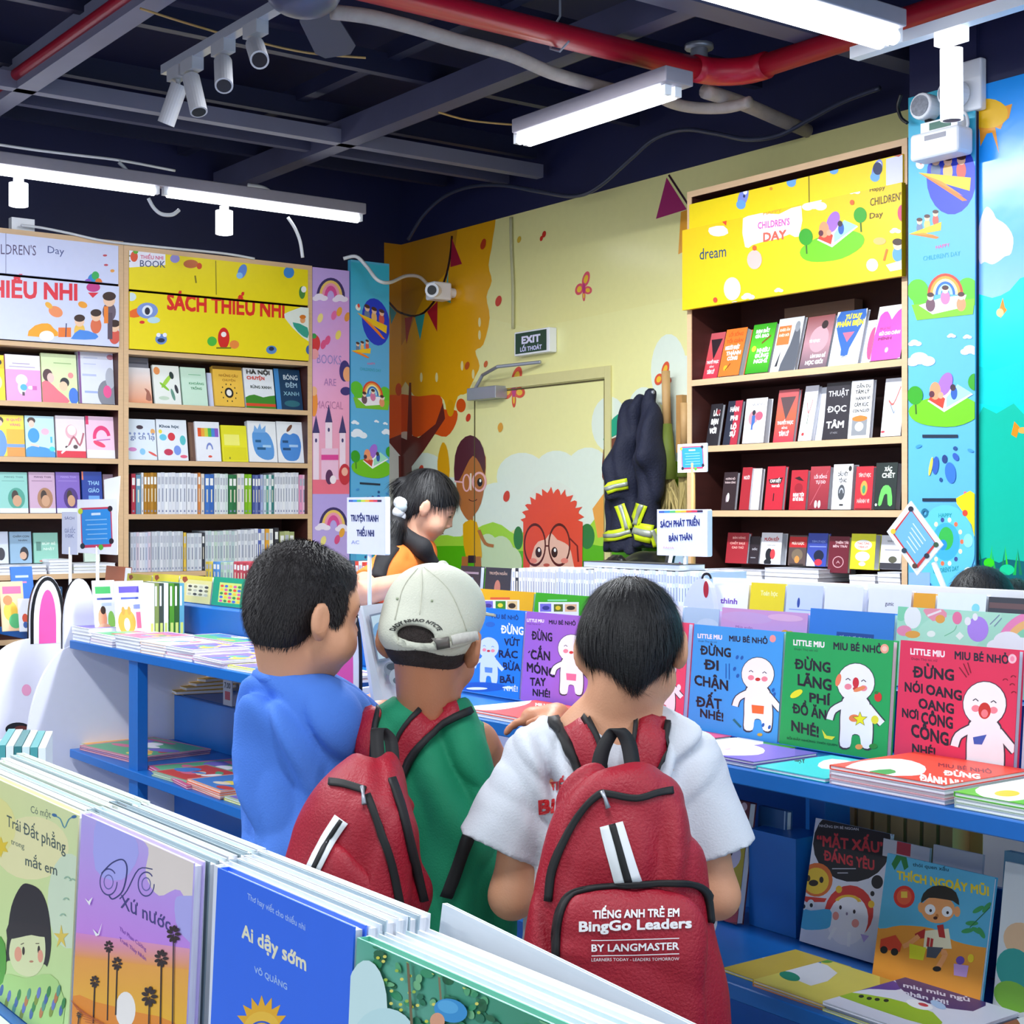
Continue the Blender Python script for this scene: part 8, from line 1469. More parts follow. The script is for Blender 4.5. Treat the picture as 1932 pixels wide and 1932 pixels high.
P += [('c', sl, el, .042, .034), ('c', el, wl, .034, .024), ('c', sr, er, .042, .034), ('c', er, wr_, .034, .024)]
P += hand_prims(wl, FW+RT*.3, UP, RT, .85)+hand_prims(wr_, FW-RT*.3, UP, -RT, .85)
P += [('k', atD(1160, 1450, D), atD(1160, 1850, D), .12, .12, FW, .7)]+legs(rc, 1165, D, .56, 10, BEIS, SHOE)
adopt(surf('body', P, SKIN, None, .0055, .022, Sb), rc); face_bits(rc, L, RH)
for o in list(rc.children):
    if o.matrix_parent_inverse == Matrix.Identity(4) and o.name.split('.')[0] in ('eye', 'eyelid', 'eyebrow', 'mouth'): adopt(o, rc)
Rm = [list(r) for r in RH]
e = lambda p, r, *k: ('e', L(*p), r, Rm)+k
h_ = hair(None, 'hair', [e((0, -.012, .03), (.079, .095, .08)), e((0, -.033, .004), (.075, .072, .062)), e((.006, -.04, -.014), (.052, .055, .066)), e((.043, -.02, .006), (.036, .056, .044)), e((-.043, -.02, .01), (.036, .056, .042)), e((0, .05, .064), (.06, .045, .033))], HAIR, L(.0, -.02, .13), 3, 14000, (.025, .05), .03, .8, sub=[e((0, .12, -.05), (.08, .09, .09)), e((.092, -.002, -.025), (.032, .03, .05)), e((-.092, -.002, -.025), (.032, .03, .05))], grav=(0, 0, -1)); adopt(h_, rc)
Tp = [('k', atD(1160, 1505, D), atD(1172, 1905, D), .142, .155, FW, .66), ('c', sl+UP*.0, sr, .046, .046), ('c', nb-UP*.02, sl, .056, .046), ('c', nb-UP*.02, sr, .056, .046), ('c', sl, atD(942, 1596, D-.01), .055, .068, 1, 'k0.02'), ('c', sr, atD(1352, 1606, D-.01), .055, .066, 1, 'k0.02')]
sh_ = surf('t_shirt', Tp, WSH, None, .0055, .03, [('c', atD(938, 1610, D-.01), atD(946, 1580, D-.01), .058, .05), ('c', atD(1354, 1620, D-.01), atD(1350, 1590, D-.01), .056, .05), ('c', nb+UP*.09, nb+UP*.02, .062, .058), ('k', atD(1172, 1960, D), atD(1172, 1925, D), .15, .15, FW, .6)], folds(4, .0038, 34)); adopt(sh_, rc); adopt(collar(atD(1152, 1352, D), .058, .06, .008, (0, 0, 1), WSH), rc)
TS = bvh_of([sh_])
adopt(drape_text(TS, [('TIẾNG ANH', 1038, 1140, 1492, 17, .05, 1482), ('BingGo', 1016, 1140, 1536, 27, .06, 1520)], .0015, 'shirt_print', mat('red_ink', '#d0222c'), None) if False else drape_text(TS, [('TIẾNG ANH', 1038, 1140, 1492, 17, .05, 1482), ('BingGo', 1016, 1140, 1536, 27, .06, 1520)], .0015, 'shirt_print', mat('red_ink', '#d0222c'), rc), rc)
# backpack of the boy in white
def backpack(label, body, pocket, T_extra, zips, piping, stripes, straps, edges, loop, pulls, texts=None, vox=.006, fold=None):
    r = empty('backpack', tuple(U(body[0][1])), 0, label, 'backpack'); bpy.context.view_layer.update()
    b = surf('bag_body', body, REDB, None, vox, .03, (), fold); adopt(b, r); objs = [b]
    if pocket: q = surf('front_pocket', pocket, REDB, None, vox, .02, (), folds(9, .0012, 26)); adopt(q, r); objs.append(q)
    T = bvh_of(objs)
    for p, w_ in zips: adopt(ribbon(T, p, w_, .0025, 'zipper', BLKW, None, 3, .004), r)
    for p, w_ in piping: adopt(ribbon(T, p, w_, .003, 'piping', BLKW, None, 3, .006), r)
    for p, w_, m in stripes: adopt(ribbon(T, p, w_, .003 if m is WHW else .0042, 'stripe', m, None, 2, .0015), r)
    T2 = bvh_of(T_extra)
    for p, w_ in straps:
        s_ = ribbon(T2, p, w_, .006, 'shoulder_strap', REDB, None, 5, .009); adopt(s_, r)
    for p, w_ in edges: adopt(ribbon(T2, p, w_, .0075, 'strap_edge', BLKW, None, 2, .01), r)
    for p in pulls:
        a, _ = cast(T, p[0], p[1], .006); c, _ = cast(T, p[2], p[3], .008); adopt(MB().tube([a, (a+c)/2+Vector((0, 0, .002)), c], [.0035, .0025, .004], 8).build('zip_pull', GREYM, None, True), r)
    if texts: adopt(drape_text(T, texts, .0022, 'bag_print', mat('white_ink', '#f2eef2'), r), r)
    return r, T
Db = 2.23
arch = lambda px, py, D=Db: atD(px, py, D)
bodyC = [('k', arch(1172, 1590), arch(1180, 1960), .103, .145, FW, .66), ('k', arch(1084, 1690), arch(1075, 1960), .05, .06, FW, .9), ('k', arch(1272, 1660), arch(1290, 1960), .048, .05, FW, .9), ('k', arch(1175, 1540), arch(1175, 1600), .075, .1, FW, .7), ('k', arch(1180, 1900), arch(1180, 2030), .15, .15, FW, .55)]
pockC = [('k', arch(1180, 1790, 2.155), arch(1190, 2010, 2.155), .085, .09, FW, .42), ('k', arch(1120, 1755, 2.16), arch(1265, 1750, 2.16), .05, .05, FW, .6), ('k', arch(1105, 1800, 2.155), arch(1105, 2000, 2.155), .035, .035, FW, .8), ('k', arch(1275, 1800, 2.155), arch(1295, 2000, 2.155), .035, .035, FW, .8)]
bk1, T1b = backpack('large red backpack with white lettering worn by the boy in white', bodyC, pockC, [sh_],
    [([(1036, 1700), (1044, 1640), (1068, 1580), (1098, 1530), (1130, 1500), (1150, 1498), (1200, 1506), (1240, 1496), (1268, 1492)], 13)],
    [([(1052, 1880), (1050, 1800), (1056, 1730), (1074, 1690), (1110, 1676), (1180, 1670), (1260, 1666), (1310, 1670), (1334, 1692), (1342, 1740)], 12)],
    [([(1154, 1556), (1166, 1600), (1186, 1668)], (44, 50), WHW), ([(1156, 1556), (1168, 1600), (1187, 1668)], (13, 14), BLKW)],
    [([(1072, 1352), (1098, 1395), (1112, 1440), (1118, 1480)], (52, 48)), ([(1232, 1356), (1226, 1400), (1216, 1440), (1210, 1475)], (52, 50))],
    [([(1040, 1362), (1066, 1402), (1082, 1442), (1092, 1478)], 10), ([(1100, 1348), (1124, 1390), (1138, 1436), (1144, 1470)], 10), ([(1262, 1366), (1254, 1408), (1242, 1446), (1236, 1476)], 10), ([(1200, 1352), (1196, 1398), (1190, 1436), (1184, 1470)], 8)],
    None, [(1137, 1493, 1149, 1525)],
    [('TIẾNG ANH TRẺ EM', 1119, 1281, 1733, 15, .05, 1729), ('BingGo Leaders', 1093, 1304, 1757, 19, .05, 1750), ('BY LANGMASTER', 1116, 1281, 1795, 14, .035, 1791), ('LEARNERS TODAY - LEADERS TOMORROW', 1116, 1281, 1813, 6, .0, 1811)], fold=folds(12, .0022, 22))
for y in (1774, 1803): adopt(ribbon(T1b, [(1116, y), (1200, y-2), (1281, y-4)], 1.6, .0022, 'printed_line', mat('white_ink'), None, 1, 0), bk1)
lp = [atD(1128, 1468, 2.26), atD(1136, 1420, 2.27), atD(1154, 1385, 2.28), atD(1168, 1378, 2.28), atD(1184, 1400, 2.28), atD(1192, 1440, 2.27), atD(1194, 1466, 2.26)]
def strap_loop(pts, half, m, r, name='carry_loop'):
    V, F = [], []
    pts = [Vector(p) for p in smooth_pts([tuple(p) for p in pts], 5, False)]
    for p in pts: V += [p-half, p+half]
    for i in range(len(pts)-1): F.append((2*i, 2*i+1, 2*i+3, 2*i+2))
    o = mesh_obj(name, V, F, m, None, True); s = o.modifiers.new('thickness', 'SOLIDIFY'); s.thickness = .003; adopt(o, r); return o
strap_loop(lp, RT*.012+FW*.004, BLKW, bk1)
# ---------------------------------------------------------------- boy in green with the white cap
rb = body_root('boy in a green sleeveless shirt and backwards-strapped white cap, seen from behind', 2.6, 830)
hb_ = atD(816, 1206, 2.60); RB = frame(fdir(16, -12), roll=5); P, Sb, L = head_prims(hb_, RB, 1.04)
D = 2.62; nb = atD(812, 1362, D); sl, sr = atD(720, 1398, D-.03), atD(898, 1404, D+.06); el, er = atD(770, 1640, D+.12), atD(948, 1492, D+.24); wl, wr_ = atD(840, 1600, D+.3), atD(1052, 1350, 3.17)
P += [('c', L(0, -.03, -.03), nb, .052, .056), ('c', nb, nb-UP*.05, .054, .06), ('c', sl, el, .034, .03), ('c', el, wl, .03, .024), ('c', sr, er, .042, .036), ('c', er, wr_, .035, .024)]
P += hand_prims(wr_, -RT*.85+FW*.25-UP*.12, UP, -FW-RT*.2, 1., .45)+hand_prims(wl, FW, UP, RT, .85)
P += [('k', atD(820, 1450, D), atD(835, 1800, D), .085, .1, fdir(35), .65)]+legs(rb, 840, D, .58, 30, DSH, SHOE)
adopt(surf('body', P, SKIN2, None, .0055, .022, Sb), rb); face_bits(rb, L, RB)
for o in list(rb.children):
    if o.name.split('.')[0] in ('eye', 'eyelid', 'eyebrow', 'mouth'): adopt(o, rb)
Rm = [list(r) for r in RB]; e = lambda p, r, *k: ('e', L(*p), r, Rm)+k
adopt(hair(None, 'hair', [e((0, -.02, .0), (.077, .087, .066)), e((0, -.04, -.016), (.06, .058, .042))], mat('short_clipped_hair', '#2c211e', rough=.7, noise=.4, scale=300, bump=.6, bscale=400), L(0, 0, .12), 5, 6000, (.004, .008), .5, .8, sub=[e((0, .12, -.05), (.1, .1, .1)), e((.092, .0, -.01), (.032, .036, .05)), e((-.092, .0, -.01), (.032, .036, .05))]), rb)
capm = mat('cream_cotton', '#cccdbc', rough=.8, noise=.05, bump=.2, bscale=300)
cap = empty('baseball_cap', tuple(hb_), 0, 'cream white baseball cap with a rear strap, worn by the boy in green', 'cap'); bpy.context.view_layer.update()
cd = surf('cap_crown', [e((0, -.006, .052), (.086, .1, .078)), e((0, -.03, .028), (.082, .078, .06)), e((0, -.042, .0), (.08, .077, .05)), e((0, -.004, .128), (.009, .009, .006), 'k0.004')], capm, None, .004, .02, [e((0, .0, -.092), (.14, .16, .06)), e((0, .1, -.03), (.12, .09, .05)), e((.09, .02, -.02), (.03, .05, .04)), e((-.09, .02, -.02), (.03, .05, .04)), e((.006, -.1, -.006), (.033, .05, .016))], folds(21, .0012, 30)); adopt(cd, cap)
br = []; 
for k in range(13):
    a = math.pi*k/12; br.append((.085*math.cos(a), .075+.085*math.sin(a)))
M4 = Matrix.Translation(hb_) @ RB.to_4x4()
mb = MB(); n_ = len(br); vs = [L(x/1.08, y/1.08, .062+.012*(1-(x/.085)**2)) for x, y in br]+[L(x/1.08, y/1.08, .058+.012*(1-(x/.085)**2)) for x, y in br]
mb.add(vs, [tuple(range(n_)), tuple(range(n_, 2*n_))[::-1]]+[(i, (i+1) % n_, n_+(i+1) % n_, n_+i) for i in range(n_)]); adopt(mb.build('brim', capm), cap)
TC = bvh_of([cd]+[o for o in rb.children if o.name.startswith(('hair', 'body'))])
adopt(ribbon(TC, [(752, 1208), (770, 1215), (800, 1219), (840, 1217), (870, 1210), (890, 1202)], 12, .004, 'cap_strap', capm, None, 2, .003), cap)
adopt(ribbon(TC, [(848, 1206), (870, 1201), (892, 1197)], 15, .009, 'strap_tail', mat('pale_stitched_tab', '#cfcdc4', rough=.8, noise=.2, scale=150), None, 2, .003), cap)
adopt(ribbon(TC, [(822, 1212), (844, 1209)], 17, .008, 'buckle', mat('grey_buckle', '#6e6a64', rough=.4, metal=.4), None, 2, .003), cap)
for x, y in [(750, 1130), (815, 1134)]: adopt(ribbon(TC, [(x-2, y), (x+2, y)], 4, .001, 'eyelet', mat('eyelet_thread', '#8f9a7c'), None, 1, .001), cap)
for pts in ([(788, 1072), (760, 1110), (745, 1170)], [(800, 1070), (845, 1110), (872, 1165), (880, 1190)], [(795, 1070), (796, 1110), (792, 1160)]): adopt(ribbon(TC, pts, 1.6, .0008, 'seam', mat('cap_seam', '#c6c6b4', rough=.8), None, 1, .0008), cap)
def arc_text(T, s, cx, cy, r, a0, a1, h, off, name, m, parent):
    v, f, a, b = text_tris(s, .05); V = []
    for x, y, l_ in v:
        t = math.radians(a0+(a1-a0)*(x-a)/(b-a)); rr = r+y*h/.73; q, _ = cast(T, cx+rr*math.cos(t), cy-rr*.55*math.sin(t), off); V.append(q)
    o = mesh_obj(name, V, f, m, None); o.parent = parent; return adopt(o, parent)
arc_text(TC, 'DADY NHAO NTCTE', 785, 1196, 42, 165, 15, 10, .0012, 'cap_lettering', mat('black_thread', '#24221f'), cap)
Tg = [('k', atD(812, 1466, D), atD(842, 1800, D+.02), .12, .15, fdir(35), .74), ('c', nb-UP*.0, atD(728, 1392, D-.02), .062, .05), ('c', nb-UP*.0, atD(872, 1398, D+.05), .06, .044), ('c', atD(728, 1400, D-.02), atD(872, 1404, D+.05), .053, .044), ('c', atD(868, 1430, D+.03), atD(872, 1640, D), .042, .062)]
gs = surf('sleeveless_shirt', Tg, GSH, None, .0055, .03, [('c', atD(925, 1420, D+.1), atD(925, 1470, D+.12), .035, .035), ('c', nb+UP*.085, nb+UP*.02, .062, .056), ('k', atD(842, 1870, D), atD(842, 1840, D), .16, .16, FW, .8)], folds(31, .0042, 30)); adopt(gs, rb); adopt(collar(atD(806, 1326, D), .054, .056, .008, (0, 0, 1), GSH), rb)
Db2 = 2.37; fb = fdir(38); q_ = lambda px, py, d=0: atD(px, py, Db2+d)
bodyB = [('k', q_(672, 1560), q_(668, 1660), .095, .105, fb, .72), ('k', q_(705, 1500, .02), q_(735, 1680, .02), .05, .062, fb, 1), ('k', q_(620, 1600, .02), q_(612, 1640, .02), .07, .075, fb, .7), ('k', q_(690, 1500, .02), q_(690, 1560, .0), .055, .09, fb, .75), ('c', q_(716, 1472, .05), q_(716, 1520, .05), .02, .05)]
bk2, T2b = backpack('red backpack with a diagonal white stripe worn by the boy in green', bodyB, [('k', q_(628, 1650, -.065), q_(665, 1690, -.06), .05, .055, fb, .5)], [gs],
    [([(622, 1476), (650, 1480), (690, 1492)], 13), ([(692, 1500), (716, 1560), (738, 1630), (756, 1722)], 14)], [([(738, 1470), (760, 1540), (778, 1620), (798, 1700)], 12)],
    [([(646, 1546), (620, 1586), (592, 1642)], (30, 26), WHW), ([(646, 1548), (620, 1588), (593, 1642)], (8, 8), BLKW)],
    [([(700, 1338), (688, 1380), (684, 1446)], (46, 44)), ([(862, 1334), (815, 1352), (770, 1402), (738, 1462)], (44, 42))],
    [([(718, 1340), (708, 1380), (706, 1440)], 8), ([(676, 1345), (668, 1390), (664, 1440)], 8), ([(850, 1312), (800, 1334), (756, 1384), (728, 1442)], 8), ([(884, 1344), (826, 1374), (786, 1420), (752, 1484)], 12), ([(886, 1562), (868, 1620), (846, 1690)], 20)],
    None, [(686, 1488, 688, 1520)], fold=folds(41, .0035, 20))
strap_loop([q_(716, 1456, .06), q_(712, 1410, .08), q_(712, 1376, .1), q_(724, 1378, .11), q_(738, 1400, .11), q_(742, 1452, .08)], RT*.011, BLKW, bk2)
# ---------------------------------------------------------------- boy in blue
ra = body_root('stocky boy in a blue T-shirt with short dark hair, turned to the right', 2.6, 565)
ha = atD(570, 1156, 2.6); RA = frame(fdir(54, -10), roll=0); P, Sb, L = head_prims(ha, RA, 1.1, .009)
D = 2.62; nb = atD(552, 1312, D); fa = fdir(52); sl = atD(640, 1350, D+.17); sr = atD(600, 1366, D-.04); er = atD(676, 1428, D+.2); wr_ = atD(702, 1352, D+.3); el = atD(680, 1400, D+.24); wl = atD(722, 1322, D+.34)
P += [('c', L(0, -.03, -.03), nb, .05, .048), ('c', nb, nb-UP*.05, .046, .046), ('c', sr, er, .042, .04), ('c', er, wr_, .038, .026), ('c', sl, el, .042, .036), ('c', el, wl, .036, .024)]
P += hand_prims(wr_, FW+RT*.1, UP, -RT, .9)+hand_prims(wl, FW+RT*.2, UP, -RT, .9)
P += [('k', atD(570, 1430, D), atD(580, 1800, D), .08, .1, fa, .85)]+legs(ra, 565, D, .57, 50, DSH, SHOE, 1.1)
n0 = len(head_prims(ha, RA)[0]); P = P[:n0]+scl(P[n0:], 1.06); adopt(surf('body', P, SKIN, None, .0055, .022, Sb), ra); face_bits(ra, L, RA, 1.1)
for o in list(ra.children):
    if o.name.split('.')[0] in ('eye', 'eyelid', 'eyebrow', 'mouth'): adopt(o, ra)
Rm = [list(r) for r in RA]; e = lambda p, r, *k: ('e', L(*p), r, Rm)+k
adopt(hair(None, 'hair', scl([e((0, -.012, .034), (.076, .088, .082)), e((0, -.036, -.003), (.069, .06, .07)), e((0, .034, .066), (.06, .044, .033)), e((.063, .022, .014), (.013, .02, .034)), e((-.063, .022, .014), (.013, .02, .034))], 1.07), HAIR2, L(0, .0, .12), 7, 16000, (.008, .016), .5, .5, sub=scl([e((0, .13, -.055), (.085, .085, .1)), e((.095, .002, -.03), (.034, .03, .045)), e((-.095, .002, -.03), (.034, .03, .045))], 1.07)), ra)
Tb = [('k', atD(580, 1440, D), atD(582, 1600, D), .094, .104, fa, .98), ('k', atD(582, 1600, D), atD(612, 1800, D), .104, .118, fa, .9), ('c', nb-UP*.01, sr, .064, .058), ('c', nb-UP*.01, sl, .064, .055), ('k', atD(530, 1370, D+.0), atD(530, 1500, D), .05, .054, fa, 1), ('c', sr+UP*.005, atD(682, 1412, D+.2), .062, .062, 1), ('c', atD(610, 1368, D+.02), atD(682, 1384, D+.26), .054, .056, 1)]
bs = surf('t_shirt', scl(Tb, 1.075), BSH, None, .0055, .035, [('c', nb+UP*.16, nb+UP*.072, .078, .068), ('k', atD(590, 1880, D), atD(590, 1850, D), .16, .16, fa, .8)], folds(51, .0052, 26)); adopt(bs, ra); adopt(collar(atD(551, 1284, D), .06, .064, .011, (.2, -.05, 1), BSH), ra)
# ---------------------------------------------------------------- woman in orange
ORG = mat('orange_cotton', '#f07a2c', rough=.75, noise=.05, bump=.15, bscale=200)
rw = body_root('woman in an orange shirt with black collar and ponytail, looking down', 5.35, 790)
hw_c = atD(806, 957, 5.35); RW = frame(fdir(82, -30), roll=0); P, Sb, L = head_prims(hw_c, RW, 1.08)
D = 5.35; nb = atD(776, 1030, D); sr = atD(735, 1080, D-.17); sl = atD(790, 1075, D+.18); er = atD(652, 1128, D-.42); wr_ = atD(775, 1096, D-.5); el = atD(830, 1200, D+.2); wl = atD(900, 1190, D)
P += [('c', L(0, -.02, -.04), nb, .052, .06), ('c', nb, nb-UP*.08, .065, .1), ('c', sr, er, .048, .052), ('c', er, wr_, .05, .03), ('c', sl, el, .045, .038), ('c', el, wl, .036, .026), ('k', atD(765, 1120, D), atD(765, 1400, D), .15, .14, RT, .7)]
P += hand_prims(wr_, RT, UP, -FW, 1.)+hand_prims(wl, RT-FW*.5, UP, -FW, 1.)+legs(rw, 770, D, .8, 80, DSH, SHOE, 1.15)
adopt(surf('body', P, mat('skin_fair', '#dba387', rough=.5, noise=.04, bump=.05, bscale=200), None, .008, .024, Sb), rw); face_bits(rw, L, RW, 1.08, True)
for o in list(rw.children):
    if o.name.split('.')[0] in ('eye', 'eyelid', 'eyebrow', 'mouth'): adopt(o, rw)
Rm = [list(r) for r in RW]; e = lambda p, r, *k: ('e', L(*p), r, Rm)+k
adopt(hair(None, 'hair', [e((0, -.014, .045), (.084, .104, .086)), e((0, -.05, .0), (.074, .07, .08)), e((0, .04, .066), (.058, .036, .03)), e((0, -.11, .02), (.03, .03, .03)), ('c', atD(754, 966, D-.02), atD(742, 1000, D-.1), .035, .045), ('c', atD(742, 1000, D-.1), atD(726, 1088, D-.17), .045, .036)], HAIR, L(0, -.05, .13), 8, 6000, (.04, .07), .0, .3, vox=.007, jit=.03, sub=[e((0, .125, -.05), (.085, .085, .1)), e((.095, .004, -.035), (.034, .028, .045)), e((-.095, .004, -.035), (.034, .028, .045))], wd=.0012), rw)
mb = MB(); 
for k in range(9): a = 2*math.pi*k/9; c_ = atD(752, 962, D-.07); mb.ball(c_+Vector((0, 0, .026*math.sin(a)))+FW*.026*math.cos(a)+RT*random.uniform(-.012, .012), .022, 10, 8, ['#d8dce2', '#a8b4b8', '#c8ccd0'][k % 3])
adopt(mb.build('hair_tie', MATTE, None, True), rw)
os_ = surf('shirt', [('k', atD(765, 1130, D), atD(770, 1400, D), .16, .15, RT, .72), ('c', nb-UP*.03, sr, .08, .07), ('c', nb-UP*.03, sl, .08, .07), ('c', sr, atD(694, 1108, D-.3), .062, .066, 1), ('c', sl, atD(806, 1150, D+.2), .06, .065, 1)], ORG, None, .009, .04, [('c', nb+UP*.11, nb+UP*.03, .08, .07)], folds(61, .003, 24)); adopt(os_, rw)
TW = bvh_of([os_])
adopt(surf('collar', [('c', atD(752, 1004, D-.09), atD(796, 1034, D-.12), .03, .034), ('c', atD(752, 1004, D-.09), atD(748, 1010, D+.05), .03, .026), ('c', atD(796, 1034, D-.12), atD(822, 1068, D-.09), .032, .02), ('c', atD(748, 1014, D+.05), atD(800, 1046, D+.08), .026, .028)], mat('black_cotton', '#17161b', rough=.8), None, .007, .02), rw)
adopt(ribbon(TW, [(742, 1030), (722, 1060), (712, 1090)], 26, .006, 'back_panel', mat('black_cotton'), None, 3, .004), rw)
# ---------------------------------------------------------------- two children far behind the right table: only the tops of their heads show
for px, ht, D, lab, sd_ in [(1851, 1092, 3.75, 'child behind the right table, only black hair showing by the pillar', 71), (1915, 1114, 4.25, 'second child behind the right table, hair just above the charcoal book', 72)]:
    r = body_root(lab, D, px); c = atD(px, ht+112*2.4/D*1.0, D); Rr = frame(fdir(200, 0)); P, Sb, L = head_prims(c, Rr, 1.0)
    nb = c-UP*.15; f = fdir(200); rt = f.cross(UP)
    P += [('c', L(0, -.03, -.03), nb, .05, .056), ('k', nb-UP*.1, nb-UP*.5, .12, .12, f, .7), ('c', nb-UP*.05+rt*.13, nb-UP*.3+rt*.17, .042, .034), ('c', nb-UP*.05-rt*.13, nb-UP*.3-rt*.17, .042, .034), ('c', nb-UP*.3+rt*.17, nb-UP*.5+rt*.15, .034, .024), ('c', nb-UP*.3-rt*.17, nb-UP*.5-rt*.15, .034, .024)]
    P += hand_prims(nb-UP*.5+rt*.15, -UP, rt, f, .85)+hand_prims(nb-UP*.5-rt*.15, -UP, -rt, f, .85)+legs(r, px, D, .5, 200, DSH, SHOE)
    adopt(surf('body', P, SKIN, None, .008, .024, Sb), r); face_bits(r, L, Rr)
    for o in list(r.children):
        if o.name.split('.')[0] in ('eye', 'eyelid', 'eyebrow', 'mouth'): adopt(o, r)
    Rm = [list(q) for q in Rr]; e = lambda p, rr, *k: ('e', L(*p), rr, Rm)+k
    adopt(hair(None, 'hair', [e((0, -.012, .04), (.083, .1, .088)), e((0, -.035, -.01), (.08, .076, .08))], HAIR, L(0, 0, .12), sd_, 3500, (.015, .03), .35, .5, vox=.008, sub=[e((0, .12, -.04), (.085, .09, .09))]), r)
    adopt(surf('t_shirt', [('k', nb-UP*.1, nb-UP*.5, .135, .14, f, .72), ('c', nb-UP*.05+rt*.12, nb-UP*.05-rt*.12, .055, .055), ('c', nb-UP*.05+rt*.13, nb-UP*.2+rt*.16, .055, .06, 1), ('c', nb-UP*.05-rt*.13, nb-UP*.2-rt*.16, .055, .06, 1)], BSH if sd_ == 71 else WSH, None, .01, .03), r)
# ---------------------------------------------------------------- open comic held by the boy in blue
cb = empty('open_comic', atD(722, 1320, 2.86), 0, 'open comic with white pages standing between the boy in blue and the cap', 'comic'); bpy.context.view_layer.update()
def page(q, name, D0, D1, art=None):
    V = [atD(x, y, D) for (x, y), D in zip(q, (D0, D1, D1, D0))]; n = (V[1]-V[0]).cross(V[3]-V[0]).normalized()
    o = mesh_obj(name, [v for v in V]+[v+n*.006 for v in V], [(0, 1, 2, 3), (7, 6, 5, 4), (0, 4, 5, 1), (1, 5, 6, 2), (2, 6, 7, 3), (3, 7, 4, 0)], mat('comic_paper', '#e6e8f2', rough=.6)); adopt(o, cb)
    if n.dot(V[0]-C) > 0: n = -n
    xa = (V[1]-V[0]).normalized(); za = n.cross(xa) if n.cross(xa).z > 0 else xa.cross(n)
    M = Matrix((xa, -n, za)).transposed().to_4x4(); M.translation = V[0]+n*.0075
    if art: A = Art(M, 1, 1, px=True, clip=False, eps=6e-5); art(A); p = A.build('page_print'); p.matrix_world = M; bpy.context.view_layer.update(); adopt(p, o); p.matrix_parent_inverse = Matrix.Identity(4)
    return o
def pg1(A):
    for x0, y0, x1, y1, sl_ in [(697, 1152, 760, 1196, .12)]: A.poly([(697, 1160), (742, 1150), (748, 1240), (712, 1248)], '#8a92a4'); A.poly([(700, 1163), (740, 1154), (745, 1238), (714, 1244)], '#d8ecf4')
    A.ell(716, 1190, 12, 16, '#8ab8e0'); A.ell(724, 1215, 9, 12, '#a8c8b8'); A.ell(738, 1262, 14, 14, '#8a8e9a'); A.ell(741, 1258, 12, 7, '#4a4e5a'); A.ell(746, 1278, 12, 16, '#b8bcc8'); A.ell(755, 1284, 14, 8, '#6a6e78'); A.ell(756, 1276, 4, 5, '#f4f4fa')
page([(682, 1143), (770, 1132), (772, 1318), (722, 1320)], 'right_page', 2.86, 2.95, pg1)
page([(680, 1144), (684, 1143), (724, 1320), (706, 1322)], 'left_page', 2.84, 2.86)
# ================================================================ FIRE COATS, BROOM AND THINGS ON THE MURAL WALL
NVY = mat('navy_coat_cloth', '#151a33', rough=.75, noise=.2, scale=30, bump=.3, bscale=120); YEL = mat('hi_vis_yellow', '#d6ea1c', rough=.5, noise=.05); SIL = mat('silver_reflective', '#b9c0b4', rough=.3, metal=.3)
def w(x, y, d): return onX(x, y, XM-d)
def coat(label, prims, bands, sub=(), seed=1):
    r = empty('fire_coat', tuple(U(prims[0][1])), 0, label, 'coat'); bpy.context.view_layer.update()
    b = surf('coat_cloth', prims, NVY, None, .01, .035, sub, lambda P: .008*(1-2*np.abs(np.sin(P[:, 1]*38+seed+1.6*np.sin(P[:, 2]*6+seed))))+.004*np.sin(P[:, 2]*40+P[:, 1]*30)); adopt(b, r); T = bvh_of([b])
    for p, w_ in bands:
        adopt(ribbon(T, p, w_, .006, 'yellow_band', YEL, None, 4, .002, 3), r); adopt(ribbon(T, p, w_*.36, .009, 'silver_band', SIL, None, 2, .001, 3), r)
    return r
coat('navy fire coat with yellow reflective bands hanging in front, left one', [('k', w(1186, 790, .12), w(1178, 900, .12), .045, .08, Vector((1, 0, 0)), .7), ('k', w(1178, 900, .12), w(1174, 1040, .12), .085, .09, Vector((1, 0, 0)), .6, 1), ('c', w(1196, 775, .12), w(1164, 890, .16), .03, .05), ('c', w(1164, 890, .16), w(1164, 940, .16), .05, .048, 1), ('c', w(1188, 768, .1), w(1206, 752, .1), .03, .016)],
    [([(1138, 926), (1160, 917), (1184, 912)], 20), ([(1170, 952), (1178, 975), (1184, 998)], 20), ([(1135, 1012), (1160, 1010), (1190, 1002)], 20)], seed=81)
coat('navy fire coat with yellow bands hanging behind, right one', [('k', w(1228, 775, .1), w(1230, 880, .12), .035, .06, Vector((1, 0, 0)), .8), ('k', w(1228, 880, .12), w(1218, 1030, .12), .062, .062, Vector((1, 0, 0)), .7, 1), ('c', w(1230, 745, .1), w(1218, 860, .16), .02, .05)],
    [([(1212, 952), (1206, 970), (1200, 990)], 20), ([(1192, 1000), (1210, 1004), (1230, 1008)], 34), ([(1230, 1000), (1236, 1015), (1240, 1030)], 18)], seed=82)
for x, y in ((1190, 762), (1232, 745)):
    o = MB().tube([w(x, y, .0), w(x, y, .09), w(x, y-6, .11)], .008, 8).build('wall_hook', GREYM, None, True); c0 = Vector(o.data.vertices[0].co); o.data.transform(Matrix.Translation(-c0)); o.location = c0; tag(o, 'metal hook holding the left coat' if x < 1200 else 'metal hook holding the right coat', 'hook')
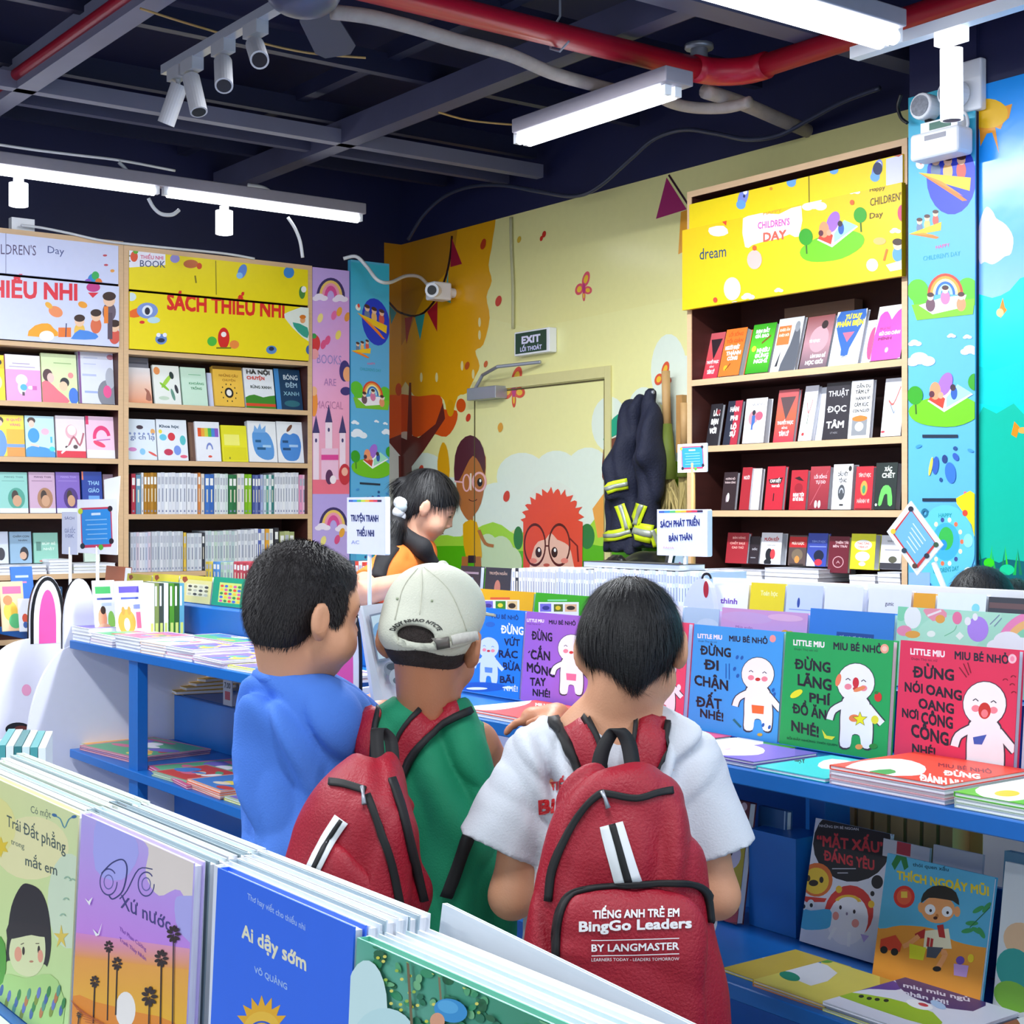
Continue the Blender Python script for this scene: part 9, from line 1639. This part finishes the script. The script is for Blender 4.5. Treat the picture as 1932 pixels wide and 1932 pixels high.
def broom(label, top, mid, bot, fan, d):
    r = empty('broom', w(*top, d), 0, label, 'broom'); bpy.context.view_layer.update()
    adopt(MB().tube([w(*top, d), w(*mid, d)], .018, 12).build('handle', mat('pale_cane', '#c9a06a', rough=.6, noise=.15), None, True), r)
    adopt(MB().tube([w(*mid, d), w(*bot, d)], [.022, .035], 12).build('green_binding', mat('green_raffia', '#6b7a2c', rough=.7, noise=.3, scale=60, stretch=(1, 1, .2)), None, True), r)
    mb = MB(); a = w(*bot, d)
    for k in range(60):
        t = k/59; e_ = w(fan[0]+(fan[2]-fan[0])*t, fan[1]+random.uniform(-4, 6), d+random.uniform(-.02, .03)); mb.tube([a+Vector((0, random.uniform(-.03, .03), 0)), e_], [.006, .004], 5, random.choice(['#a8955a', '#94844c', '#b8a468', '#8a7a4a']))
    q = mb.build('bristles', MATTE, None); q['kind'] = 'stuff'; adopt(q, r); return r
broom('straw broom with pale cane handle and green binding hanging by the coats', (1256, 700), (1258, 800), (1262, 905), (1238, 970, 1300), .06)
broom('second straw broom half hidden behind the bookcase edge', (1292, 760), (1292, 840), (1292, 900), (1280, 975, 1304), .1)
o = MB().box(-.03, -.018, -.12, .0, .018, .12).build('wooden_block', mat('raw_wood', '#b98a50', rough=.6, noise=.2, scale=20)); o.location = w(1291, 800, .0)+Vector((0, 0, 0)); tag(o, 'raw wooden block on the wall beside the bookcase', 'block')
bag = surf('black_bag', [('e', w(1215, 1072, .3), (.11, .12, .06)), ('e', w(1180, 1080, .3), (.09, .1, .04))], BLACKP, None, .012, .04, (), folds(90, .006, 20)); tag(bag, 'black bag under the fire coats behind the white book spines', 'bag')
stool = empty('stool', w(1200, 966, .3)*1.0, 0, 'low stool carrying the black bag', 'stool'); stool.location.z = 0; bpy.context.view_layer.update(); zs_ = w(1200, 1080, .3).z-.06
MB().box(-.17, -.2, zs_-.03, .17, .2, zs_).build('seat', WOODE, stool)
for sx in (-1, 1):
    for sy in (-1, 1): MB().box(sx*.14-.02, sy*.17-.02, 0, sx*.14+.02, sy*.17+.02, zs_-.03).build('leg', WOODE, stool)
